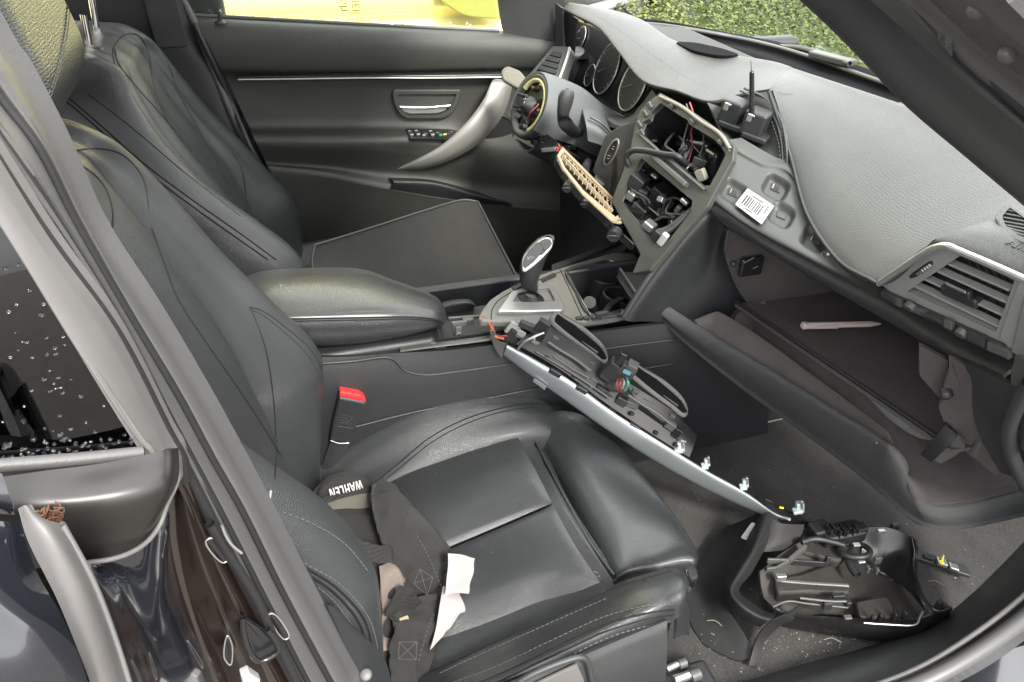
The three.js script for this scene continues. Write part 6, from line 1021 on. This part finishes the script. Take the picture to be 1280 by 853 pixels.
// ================================================================ loose climate panel with a beige ribbed back
{
  const t = thing('climate_panel', V(.97, .45, -.08), 'unclipped climate control panel with beige lattice back hanging at dash', 'control panel');
  const pl = plane3(Z(700, 190, -.20), Z(815, 312, .03), Z(768, 246, -.115)), P = (a, b, o = 0) => onPl(a, b, pl, o);
  part(t, 'panel_body', plate([[700, 183], [706, 185], [768, 248], [800, 284], [824, 300], [828, 308], [818, 316], [795, 306], [762, 276], [728, 243], [705, 214], [697, 198]].map(q => P(...q, -.004)), .016, { bevel: .003, round: .005 }), M.gloss);
  const fr = part(t, 'lattice_frame', plate([[703, 183], [707, 187], [768, 248], [781, 266], [784, 277], [776, 279], [767, 277], [728, 241], [704, 210], [697, 194]].map(q => P(...q, .010)), .004, { bevel: .001, round: .003, holes: [[[704.6, 188.5], [765.5, 249], [777, 265], [770, 272], [729, 238], [705.8, 209], [700, 196]].map(q => P(...q, .010))] }), M.beige);
  const U = (s, w) => { const a = [705 + 64 * s, 190 + 65 * s], b = [701 + 62 * s, 199 + 72 * s]; return P(a[0] * (1 - w) + b[0] * w, a[1] * (1 - w) + b[1] * w, .007); };
  part(fr, 'long_rib', [bar(U(0, .62), U(1, .62), .0026, .008, pl.n)], M.beige);
  const N = 12; for (let i = 0; i < N; i++) { const s = i / N, e = (i + 1) / N; part(fr, 'lattice_bar', bar(U(s, .02), U(e, .62), .0013, .003, pl.n), M.beige); part(fr, 'lattice_bar', bar(U(e, .02), U(s, .62), .0013, .003, pl.n), M.beige); if (i % 3 === 0) part(fr, 'cross_rib', bar(U(s, 0), U(s, .62), .0016, .003, pl.n), M.beige); part(fr, 'lattice_bar', bar(U(s, .62), U(s + .02, 1), .0016, .003, pl.n), M.beige); }
  for (const [a, b, c, d, r] of [[731, 212, 735, 203, .009], [712, 230, 708, 236, .009], [770, 290, 766, 296, .012], [734, 252, 730, 256, .008]]) { const k = part(t, 'control_knob', cyl(P(a, b, -.006), P(c, d, -.010), r, r * .92, 24), M.plasticDark); part(k, 'knob_ring', [tube([...Array(12)].map((_, i) => P(c, d, -.010).addScaledVector(RT, Math.cos(i / 12 * 6.283) * r * .9).addScaledVector(FW, Math.sin(i / 12 * 6.283) * r * .9)), .0008, 24, true, 5)], M.plasticGrey); }
  part(t, 'connector_block', [box(P(748, 228, .006), .024, .014, .018, .003, V(.6, -.5, .3)), box(P(780, 262, .006), .016, .010, .012, .002, V(.6, -.5, .3))], M.plasticDark);
  for (const [a, b, w, h, m] of [[778, 252, .012, .008, 'beige'], [782, 257, .010, .008, 'beige'], [792, 270, .012, .006, 'satin'], [786, 272, .014, .010, 'plasticGrey'], [800, 276, .016, .014, 'cream'], [804, 293, .008, .006, 'white'], [796, 282, .01, .012, 'plasticDark'], [788, 283, .02, .008, 'plasticDark'], [817, 300, .008, .002, 'white'], [817, 303, .008, .002, 'white'], [818, 306, .008, .002, 'white']]) part(t, 'panel_fitting', box(P(a, b, .012), w, h, .008, .001, V(.6, -.5, .3)), M[m]);
  part(t, 'cream_ribbon', [tube([P(765, 277, .008), P(772, 275, .012), P(780, 272, .010)], .002, 12)], M.cream);
  part(t, 'red_tag', [box(P(698.5, 187, .006), .008, .012, .006, .001, V(.3, 1, 0)), tube([P(698, 180, .01), P(701, 186, .012)], .0014, 8)], M.wireRed);
  part(t, 'cable', [tube([P(815, 296, .006), P(806, 288, .016), P(800, 282, .012), P(790, 276, .008)], .003, 20), tube([P(812, 290, .01), P(824, 284, .02), P(836, 280, .02)], .004, 20)], M.plasticDark);
}

// ================================================================ removed under-dash panel upside down in the footwell
{
  const t = thing('footwell_panel', V(1.2, .04, .5), 'black plastic under-dash panel lying upside down in passenger footwell', 'trim panel');
  const T = (a, b, y) => Y(a, b, y);
  // tub: floor and curved outer wall
  part(t, 'tub_floor', surf([
    [[950, 715], [980, 690], [1020, 668], [1070, 658], [1110, 660], [1142, 672]].map(([a, b]) => T(a, b, .105)),
    [[952, 735], [985, 722], [1030, 706], [1080, 700], [1115, 700], [1143, 705]].map(([a, b], i) => T(a, b, i > 2 ? .07 : .085)),
    [[958, 755], [995, 748], [1040, 740], [1090, 735], [1120, 738], [1148, 740]].map(([a, b], i) => T(a, b, i > 2 ? .06 : .075)),
    [[968, 770], [1005, 770], [1050, 768], [1095, 772], [1130, 776], [1160, 768]].map(([a, b]) => T(a, b, .07))], (u, v) => .002 * Math.sin(u * 17) * Math.sin(v * 11)).geo(40, 30, .004), M.dusty || std('dusty', [.024, .0225, .021], .6, { bumpMap: fuzzB, bumpScale: .0006, map: patchy(.55, 1, 7, 81, [1, .96, .92], 5) }));
  part(t, 'outer_wall', surf([
    [[955, 748], [975, 765], [1010, 772], [1060, 775], [1100, 778], [1140, 776], [1170, 768], [1191, 760]].map(([a, b]) => T(a, b, .10)),
    [[958, 757], [978, 774], [1010, 781], [1060, 786], [1100, 791], [1140, 789], [1170, 778], [1190, 764]].map(([a, b]) => T(a, b, .080)),
    [[965, 768], [985, 784], [1015, 791], [1060, 797], [1100, 802], [1138, 799], [1166, 786], [1186, 768]].map(([a, b]) => T(a, b, .052)),
    [[980, 770], [995, 782], [1020, 790], [1060, 795], [1100, 799], [1135, 796], [1160, 784], [1180, 770]].map(([a, b]) => T(a, b, .044))]).geo(50, 16, .004), M.gloss2);
  part(t, 'curved_end', surf([[[1078, 660], [1110, 660], [1140, 672], [1146, 684]].map(([a, b], i) => T(a, b, [.11, .115, .12, .12][i])), [[1078, 684], [1108, 688], [1138, 692], [1144, 706]].map(([a, b], i) => T(a, b, [.085, .085, .10, .11][i])), [[1078, 704], [1100, 712], [1125, 724], [1146, 735]].map(([a, b], i) => T(a, b, [.07, .065, .08, .095][i])), [[1110, 720], [1122, 728], [1138, 742], [1158, 766]].map(([a, b], i) => T(a, b, [.062, .06, .07, .085][i]))]).geo(24, 24, .004), M.gloss2);
  part(t, 'end_rim', [tube([[1140, 674], [1143, 690], [1142, 708], [1147, 728], [1158, 752], [1172, 764], [1190, 760]].map(([a, b]) => T(a, b, .118)), .0024, 50)], M.gloss);
  part(t, 'rim_rail', [tube([[1000, 748], [1040, 752], [1058, 752]].map(([a, b]) => T(a, b, .118)), .0022, 20)], M.plasticGrey); part(t, 'rim_rail', [tube([[1080, 779], [1110, 781], [1145, 781], [1150, 772], [1154, 765]].map(([a, b]) => T(a, b, .115)), .0016, 30)], M.satin); part(t, 'rim_rail', [tube([[966, 759], [985, 752], [1010, 755], [1060, 760]].map(([a, b]) => T(a, b, .105)), .0018, 30)], M.plasticGrey);
  part(t, 'stiffener', [tube([[975, 727], [1010, 730], [1060, 733]].map(([a, b]) => T(a, b, .095)), .005, 24)], M.plasticGrey); part(t, 'stiffener', [bar(T(959, 701, .112), T(986, 702, .112), .004, .01), bar(T(986, 702, .112), T(1007, 684, .115), .006, .012)], M.plasticGrey); part(t, 'stiffener', [bar(T(958, 712, .108), T(970, 711, .108), .004, .008), bar(T(970, 711, .108), T(986, 702, .112), .004, .008)], M.plasticGrey); part(t, 'stiffener', [bar(T(990, 703, .10), T(1032, 706, .10), .003, .012)], M.plasticDark);
  part(t, 'raised_boss', [plate([[968, 722], [1000, 718], [1040, 704], [1060, 730], [1064, 742], [1010, 740], [972, 742]].map(([a, b]) => T(a, b, .098)), .022, { bevel: .004, round: .008 })], M.dusty);
  part(t, 'raised_boss', [plate([[1070, 752], [1108, 745], [1118, 760], [1112, 774], [1075, 772]].map(([a, b]) => T(a, b, .092)), .02, { bevel: .003, round: .006 })], M.dusty);
  part(t, 'raised_boss', [plate([[998, 668], [1030, 664], [1062, 690], [1050, 702], [1000, 690]].map(([a, b]) => T(a, b, .10)), .02, { bevel: .004, round: .008 })], M.dusty);
  part(t, 'motor_block', [box(T(1052, 667, .115), .075, .024, .035, .006, V(1, .05, .1)), box(T(1024, 664, .115), .035, .026, .03, .005), box(T(1072, 663, .12), .03, .02, .02, .004)], M.black);
  part(t, 'motor_ring', [new THREE.TorusGeometry(.024, .005, 8, 28).rotateX(1.2).translate(...T(1068, 688, .11).toArray())], M.plasticDark);
  part(t, 'cable_stub', [tube([[1002, 678], [1020, 674], [1046, 679], [1056, 682]].map(([a, b]) => T(a, b, .122)), .005, 24), tube([[1060, 700], [1066, 712], [1072, 720]].map(([a, b]) => T(a, b, .10)), .007, 16)], M.plasticDark);
  for (const [a, b, w, h, m] of [[1034, 700, .006, .02, 'plasticDark'], [1097, 700, .012, .014, 'plasticGrey'], [1077, 702, .012, .004, 'satin'], [1034, 757, .014, .016, 'plasticDark'], [1060, 755, .008, .012, 'plasticDark'], [1102, 664, .014, .004, 'satin'], [1118, 660, .014, .02, 'plasticDark'], [1173, 758, .008, .024, 'plasticDark'], [1181, 760, .008, .014, 'plasticDark'], [1090, 774, .004, .014, 'gloss'], [1100, 772, .004, .016, 'gloss'], [1118, 771, .004, .018, 'gloss'], [1130, 770, .004, .02, 'gloss'], [1071, 681, .012, .003, 'white'], [976, 722, .016, .012, 'steel'], [1060, 772, .012, .004, 'plasticGrey'], [1017, 660, .006, .03, 'plasticGrey'], [1010, 678, .01, .01, 'plasticDark'], [1048, 745, .02, .006, 'plasticDark'], [1085, 712, .004, .012, 'plasticGrey'], [1096, 714, .004, .012, 'plasticGrey']])
    part(t, 'moulded_tab', box(T(a, b, .11), w, h, .008, .0015, V(1, 0, .2)), M[m]);
  for (let i = 0; i < 14; i++) part(t, 'grille_rib', box(T(1034 + i * 2.8, 663 + rr(-2, 4), .13), .003, .018, .012, .001), M.gloss);
}
// ---- rubber sheet flap beside it
{
  const t = thing('sound_mat', V(1.0, .04, .45), 'black rubber sound-deadening sheet with folded edge and white label in footwell', 'rubber sheet');
  part(t, 'sheet', surf([
    [[905, 660, .06], [930, 650, .08], [950, 640, .10], [962, 640, .12]].map(q => Y(...q)),
    [[880, 692, .05], [912, 690, .075], [938, 680, .10], [955, 668, .12]].map(q => Y(...q)),
    [[866, 715, .045], [890, 722, .06], [912, 722, .085], [925, 716, .10]].map(q => Y(...q)),
    [[858, 745, .042], [878, 752, .046], [896, 758, .06], [908, 752, .075]].map(q => Y(...q)),
    [[864, 780, .042], [885, 790, .045], [910, 795, .05], [930, 792, .06]].map(q => Y(...q)),
    [[880, 806, .042], [902, 818, .043], [925, 826, .045], [946, 818, .05]].map(q => Y(...q))]).geo(24, 40, .003), M.sheet || phy('sheet', [.014, .014, .0145], .5, { specularIntensity: .5, bumpMap: fuzzB, bumpScale: .0003 }));
  part(t, 'folded_edge', surf([
    [[944, 652, .11], [960, 640, .135], [976, 654, .12]].map(q => Y(...q)), [[926, 690, .10], [944, 684, .128], [958, 684, .11]].map(q => Y(...q)), [[910, 716, .09], [926, 714, .12], [940, 716, .10]].map(q => Y(...q)), [[902, 738, .085], [914, 738, .115], [924, 738, .09]].map(q => Y(...q)), [[910, 760, .08], [926, 756, .112], [938, 752, .09]].map(q => Y(...q)), [[930, 776, .075], [946, 770, .105], [956, 764, .09]].map(q => Y(...q)), [[950, 784, .07], [962, 776, .10], [972, 768, .09]].map(q => Y(...q))]).geo(14, 60, .003), M.sheet);
  part(t, 'corner_flap', surf([[[958, 640, .135], [975, 654, .13], [1006, 656, .12]].map(q => Y(...q)), [[955, 668, .12], [972, 676, .115], [1000, 672, .11]].map(q => Y(...q)), [[944, 690, .11], [960, 690, .105], [980, 688, .10]].map(q => Y(...q))]).geo(14, 14, .003), M.sheet);
  part(t, 'cut_strip', surf([[[936, 832, .05], [944, 834, .05]].map(q => Y(...q)), [[946, 800, .07], [956, 804, .06]].map(q => Y(...q)), [[962, 780, .09], [972, 786, .07]].map(q => Y(...q)), [[985, 768, .105], [990, 776, .09]].map(q => Y(...q)), [[1001, 757, .11], [1002, 764, .10]].map(q => Y(...q))]).geo(4, 30, .003), M.sheet);
  const pl = plane3(Y(938, 654, .105), Y(950, 658, .11), Y(928, 672, .095)), P = (a, b, o = 0) => onPl(a, b, pl, o);
  const lb = part(t, 'paper_label', plate([[940, 653], [950, 657], [938, 677.5], [926, 672.5]].map(q => P(...q, .006)), .001, { round: .003 }), M.white, { label: 'small white paper label' });
  part(lb, 'label_print', [0, 1, 2, 3, 4].map(i => bar(P(939 - i * 2.2 + .5, 658 + i * 3, .0064), P(946 - i * 2.2, 661 + i * 3, .0064), .0005, .0004)), M.plasticGrey);
  part(t, 'edge_perforation', [...stitch([Y(968, 648, .134), Y(956, 670, .128), Y(944, 690, .122), Y(930, 714, .115)].map(p => p.add(V(0, .004, 0))), .002, .004, .0008)], M.black);
}
// ---- narrow bracket with a pale screw
{
  const t = thing('trim_bracket', V(1.38, .04, .52), 'narrow black bracket with yellow screw on footwell carpet', 'bracket');
  const a = Y(1138, 692, .075), b = Y(1211, 716, .05);
  const m = part(t, 'bracket_bar', [bar(a, b, .022, .008, V(0, 1, 0), .002)], M.plasticDark);
  part(m, 'bracket_slot', [box(Y(1160, 697, .074), .016, .003, .008, .001, b.clone().sub(a))], M.black); part(m, 'bracket_lug', [box(Y(1177, 703, .072), .018, .008, .016, .002, b.clone().sub(a)), box(Y(1192, 709, .068), .016, .006, .014, .002, b.clone().sub(a))], M.steel);
  part(t, 'yellow_screw', [cyl(Y(1177, 704, .075), Y(1180, 694, .085), .0025, .0012, 12), lathe([[0, .002], [.004, .002], [.004, 0]], Y(1177, 704, .077), V(0, 1, .1), 14)], M.yellow);
}

// ================================================================ straps of a fabric bag on the seat
{
  const t = thing('fabric_bag', V(.48, .2, .40), 'black nylon bag with wide webbing straps slumped on passenger seat', 'bag');
  const Z = (a, b, c) => onAxis(a, b, 'z', c + .032);
  const rb = (name, A, B, mat, th = .0022, disp) => part(t, name, ribbon(A.map(q => Z(...q)), B.map(q => Z(...q)), th, 8, 40, disp), mat);
  const wv = (a, f) => (u, v) => a * Math.sin(v * f) * Math.sin(u * 3.1);
  // wide dark band that folds over the cushion
  const fold = (a, s) => (u, v) => a * (fbm(u * 2 + s, v * 5 + s, 64, 50, 3) - .45) * 2 + .003 * Math.pow(Math.abs(2 * u - 1), 4);
  const sheetOf = (name, rows, mat, f, th = .003) => part(t, name, surf(rows.map(r => r.map(q => Z(...q))), f).geo(24, 60, th), mat);
  sheetOf('wide_strap', [[[466, 606, .27], [468, 603, .262], [471, 602, .255], [474, 604, .25]], [[466, 626, .292], [476, 619, .282], [487, 615, .272], [496, 620, .268]], [[470, 652, .312], [489, 640, .302], [508, 632, .292], [522, 642, .285]], [[480, 682, .34], [504, 666, .328], [528, 652, .316], [546, 666, .305]], [[490, 704, .358], [514, 690, .346], [540, 676, .334], [558, 688, .325]], [[502, 726, .376], [522, 714, .364], [545, 702, .354], [560, 714, .346]], [[516, 748, .392], [532, 740, .384], [548, 730, .376], [558, 742, .37]], [[532, 756, .402], [540, 756, .398], [550, 754, .392], [554, 760, .39]]], M.fabric, fold(.016, 3));
  sheetOf('wide_strap', [[[494, 752, .415], [516, 748, .405], [538, 744, .398], [556, 746, .392]], [[490, 774, .442], [512, 770, .434], [534, 766, .425], [553, 770, .42]], [[489, 800, .468], [508, 798, .461], [527, 796, .454], [545, 798, .449]], [[490, 826, .492], [506, 826, .486], [522, 824, .48], [536, 824, .475]], [[494, 866, .525], [508, 868, .522], [518, 868, .518], [526, 866, .514]]], M.fabric, fold(.014, 9));
  part(t, 'strap_edge', [tube([[466, 606, .275], [466, 626, .297], [470, 652, .317], [480, 682, .345], [490, 704, .363], [502, 726, .381], [516, 748, .397]].map(q => Z(...q)), .0022, 50)], M.webbing); part(t, 'strap_edge', [tube([[496, 620, .272], [522, 642, .289], [546, 666, .309], [558, 688, .329], [560, 714, .35], [558, 742, .374], [554, 760, .394]].map(q => Z(...q)), .0022, 50)], M.webbing);
  // looped handle standing up from the cushion, its pale lining up
  sheetOf('handle_strap', [[[384, 648, .31], [388, 646, .31], [394, 644, .31]], [[388, 632, .285], [393, 634, .287], [400, 638, .29]], [[400, 623, .27], [403, 627, .274], [408, 633, .28]], [[424, 618, .262], [425, 621, .266], [427, 626, .272]], [[450, 612, .258], [450, 616, .262], [450, 621, .266]], [[469, 605, .258], [468, 610, .261], [467, 618, .265]]], M.webbing, null, .004);
  sheetOf('handle_lining', [[[400, 634, .291], [402, 638, .293], [404, 641, .295]], [[408, 630, .281], [410, 634, .284], [413, 638, .286]], [[427, 624, .273], [428, 630, .276], [430, 636, .279]], [[450, 619, .267], [450, 627, .270], [450, 636, .273]], [[467, 617, .266], [466, 625, .268], [465, 634, .270]]], M.strapPale || std('strapPale', [.085, .078, .062], .8, { bumpMap: M.webbing.bumpMap, bumpScale: .0015 }), null, .003);
  // printed panel, crumpled behind
  const pn = part(t, 'printed_panel', surf([[[388, 640, .23], [396, 608, .205], [420, 592, .195], [452, 596, .20], [472, 608, .215]].map(q => Z(...q)), [[390, 650, .26], [402, 622, .24], [424, 610, .23], [450, 610, .232], [468, 618, .24]].map(q => Z(...q)), [[392, 660, .30], [406, 648, .28], [428, 645, .27], [450, 645, .268], [466, 648, .272]].map(q => Z(...q))], (u, v) => .014 * (fbm(u * 3, v * 3, 64, 5, 3) - .5)).geo(40, 30, .003), M.fabric);
  // "WAHLEN" printed upside down across the panel
  { const font = globalThis.__f, o = hit(pn, 449, 602, .002), e = hit(pn, 409, 613, .002), dn = hit(pn, 432, 622, .002); const g0 = []; if (o && e) { const x = e.clone().sub(o), w = x.length(); x.normalize(); const y0 = dn.clone().sub(lerp(o, e, .5)).negate(), n = CAM.pos.clone().sub(o).normalize(); n.addScaledVector(x, -n.dot(x)).normalize(); const y = n.clone().cross(x); const b = await new FontLoader().loadAsync('fonts/droid/droid_sans_bold.typeface.json'); const g = new TextGeometry('WAHLEN', { font: b, size: .017, depth: .0008, curveSegments: 3 }); g.computeBoundingBox(); g.scale(w / g.boundingBox.max.x, .92, 1); g.applyMatrix4(new THREE.Matrix4().makeBasis(x, y, n).setPosition(o.clone().addScaledVector(n, .012))); part(pn, 'printed_word', g, M.white); } }
  // narrow straps
  sheetOf('narrow_strap', [[[418, 658, .355], [420, 666, .362], [422, 674, .37]], [[436, 668, .365], [438, 678, .372], [440, 690, .38]], [[456, 677, .372], [458, 688, .38], [460, 700, .388]], [[474, 682, .376], [475, 693, .384], [476, 705, .392]], [[487, 682, .37], [488, 691, .378], [488, 703, .386]], [[492, 688, .36], [492, 693, .366], [492, 700, .372]]], M.webbing, null, .004);
  sheetOf('narrow_strap', [[[500, 733, .405], [490, 750, .425], [480, 768, .445]], [[510, 737, .408], [500, 755, .428], [489, 773, .447]], [[522, 748, .410], [512, 764, .428], [500, 781, .446]], [[532, 759, .41], [522, 774, .425], [511, 789, .442]]], M.webbing, fold(.003, 5), .004);
  rb('narrow_strap', [[468, 815, .47], [480, 812, .468], [492, 808, .466]], [[468, 832, .48], [482, 830, .478], [494, 828, .476]], M.webbing);
  // beige inner lining showing in the gap
  part(t, 'inner_lining', surf([[Z(474, 708, .37), Z(492, 704, .362), Z(506, 722, .375)], [Z(477, 745, .41), Z(494, 740, .40), Z(506, 742, .395)], [Z(478, 775, .44), Z(488, 770, .43), Z(498, 765, .42)], [Z(476, 815, .47), Z(486, 812, .465), Z(492, 806, .455)]], wv(.006, 14)).geo(16, 30, .002), M.lining || std('lining', [.12, .098, .085], .8, { map: patchy(.6, 1.1, 7, 161, [1, .98, .96], 12) }));
  part(t, 'bag_body', surf([[Z(392, 650, .30), Z(430, 640, .275), Z(465, 640, .28)], [Z(400, 690, .34), Z(435, 680, .32), Z(480, 680, .325)], [Z(430, 740, .41), Z(455, 725, .385), Z(492, 725, .385)], [Z(460, 800, .46), Z(480, 790, .45), Z(500, 780, .44)], [Z(470, 860, .50), Z(490, 855, .49), Z(505, 850, .485)]].map(r => r.map(p => V(p.x, p.y - .006, p.z))), wv(.006, 12)).geo(20, 30, .003), M.fabric);
  part(t, 'leather_tab', [plate([[491, 785], [498, 776], [510, 771], [512, 777], [506, 785], [500, 784], [497, 788]].map(([a, b]) => Z(a, b, .446)), .003, { bevel: .0006, round: .003 })], M.tab || std('tab', [.27, .22, .17], .6));
  // stitched reinforcing squares
  const sq = (pts, z) => { const p = pts.map(([a, b]) => Z(a, b, z)); const o = []; for (let i = 0; i < 4; i++) o.push(...stitch([p[i], lerp(p[i], p[(i + 1) % 4], .5), p[(i + 1) % 4]], .0022, .0014, .0005)); o.push(...stitch([p[0], lerp(p[0], p[2], .5), p[2]], .0022, .0014, .0005), ...stitch([p[1], lerp(p[1], p[3], .5), p[3]], .0022, .0014, .0005)); return o; };
  part(t, 'box_stitching', [...sq([[525, 712], [541, 722], [534, 744], [517, 730]], .40), ...sq([[499, 803], [521, 803], [520, 825], [498, 824]], .492)], M.thread);
  part(t, 'strap_stitching', [...stitch([Z(490, 622, .285), Z(515, 660, .325), Z(535, 695, .36), Z(552, 735, .395)], .003, .003, .0005), ...stitch([Z(542, 768, .44), Z(532, 795, .468), Z(522, 830, .497)], .003, .003, .0005)], M.thread);
}
// ---- crumpled white paper
{
  const t = thing('paper_slip', V(.55, .22, .42), 'crumpled white paper slip under the bag strap on seat', 'paper');
  const Z = (a, b, c) => onAxis(a, b, 'z', c + .03);
  part(t, 'slip', surf([[Z(560, 692, .375), Z(578, 694, .37), Z(594, 698, .368), Z(610, 698, .365)], [Z(559, 720, .40), Z(574, 718, .395), Z(590, 720, .392), Z(604, 716, .39)], [Z(556, 745, .425), Z(566, 742, .42), Z(580, 742, .415), Z(594, 744, .414)]], (u, v) => .0016 * Math.sin(u * 7 + v * 4) * Math.sin(v * 5 + 1)).geo(24, 24, .0004), M.paper);
  part(t, 'receipt', surf([[Z(554, 733, .405), Z(572, 740, .405), Z(588, 743, .407), Z(603, 744, .409)], [Z(550, 758, .43), Z(566, 758, .428), Z(584, 760, .428), Z(598, 764, .43)], [Z(545, 785, .455), Z(556, 780, .45), Z(568, 772, .44), Z(578, 766, .435)], [Z(537, 813, .478), Z(544, 806, .472), Z(554, 794, .462), Z(562, 785, .453)]], (u, v) => .0012 * Math.sin(u * 6 - v * 5)).geo(24, 24, .0004), M.paper);
}
// ---- pen lying in the glove box
{
  const a = Y(1004, 407, .418), b = Y(1102, 405, .418), t = thing('ballpoint_pen', lerp(a, b, .5).setY(.41), 'white ballpoint pen lying on the glove box floor', 'pen');
  const d = b.clone().sub(a).normalize(), at = s => a.clone().addScaledVector(d, s * a.distanceTo(b));
  part(t, 'barrel', [cyl(at(.05), at(.86), .0052, .0052, 24), cyl(at(.86), at(.985), .0052, .0018, 24)], M.penWhite || std('penWhite', [.36, .31, .295], .35));
  part(t, 'clip', [bar(at(.0).add(V(0, -.001, .005)), at(.42).add(V(0, .0, .0075)), .003, .007, V(0, 1, .3), .002), box(at(.02), .012, .012, .012, .004)], M.penWhite);
  part(t, 'push_button', [cyl(at(-.01), at(.05), .004, .005, 16)], M.penWhite); part(t, 'tip', [cyl(at(.985), at(1.0), .0016, .0006, 10)], M.steel);
  const pr = []; for (let i = 0; i < 12; i++) pr.push(bar(at(.5 + i * .022).add(V(0, .0035, .0042)), at(.508 + i * .022).add(V(0, .0035, .0042)), .0014, .0004, V(0, .6, .8), .0001)); part(t, 'pen_print', pr, M.wireRed);
}
// ---- thin black marker standing in the screen pocket
{
  const t = thing('marker_rod', Z(940, 136, .045), 'thin black rod standing upright on the dash bracket', 'rod');
  part(t, 'shaft', [cyl(Z(940, 140, .055), Z(940, 91, .055), .0046, .0038, 16), lathe([[0, .004], [.003, .003], [.0038, 0]], Z(940, 91, .055), V(0, 1, 0), 14)], M.gloss); part(t, 'spike', [cyl(Z(940, 91, .055), Z(938.5, 76, .055), .0009, .0006, 8)], M.plasticGrey);
}
// ================================================================ crumbs and plant litter
{
  const o = []; for (let i = 0; i < 900; i++) { const big = rnd() < .4; const a = big ? 1040 + (rr(-1, 1) + rr(-1, 1)) * 85 : rr(850, 1260), b = big ? 788 + Math.abs(rr(-1, 1) + rr(-1, 1)) * 26 : rr(580, 850); const p = Y(a, b, .05); if (p.z > .60 || p.z < .15) continue; p.y = .046; o.push(new THREE.TetrahedronGeometry(.0004 + .0014 * Math.pow(rnd(), 3)).scale(1, .6, rr(.7, 1.6)).rotateY(rr(0, 6)).translate(p.x, p.y, p.z)); }
  solo('carpet_crumbs', o, M.cream, { label: 'pale crumbs and glass grit scattered over footwell carpet', category: 'crumbs', kind: 'stuff' });
  const s = []; for (const [x, y, a] of [[1160, 727, .4], [1105, 825, 1.1], [1112, 808, 1.8], [1030, 800, .2], [884, 776, .5]]) { const p = Y(x, y, .05); s.push(tube([p, p.clone().add(V(Math.cos(a) * .012, .003, Math.sin(a) * .012)), p.clone().add(V(Math.cos(a + .3) * .026, .001, Math.sin(a + .3) * .026))], .0007, 10, false, 5)); }
  solo('straw_bits', s, M.cream, { label: 'thin dry straw bits on the footwell carpet', category: 'litter', kind: 'stuff' });
}

renderer.render(scene, camera);
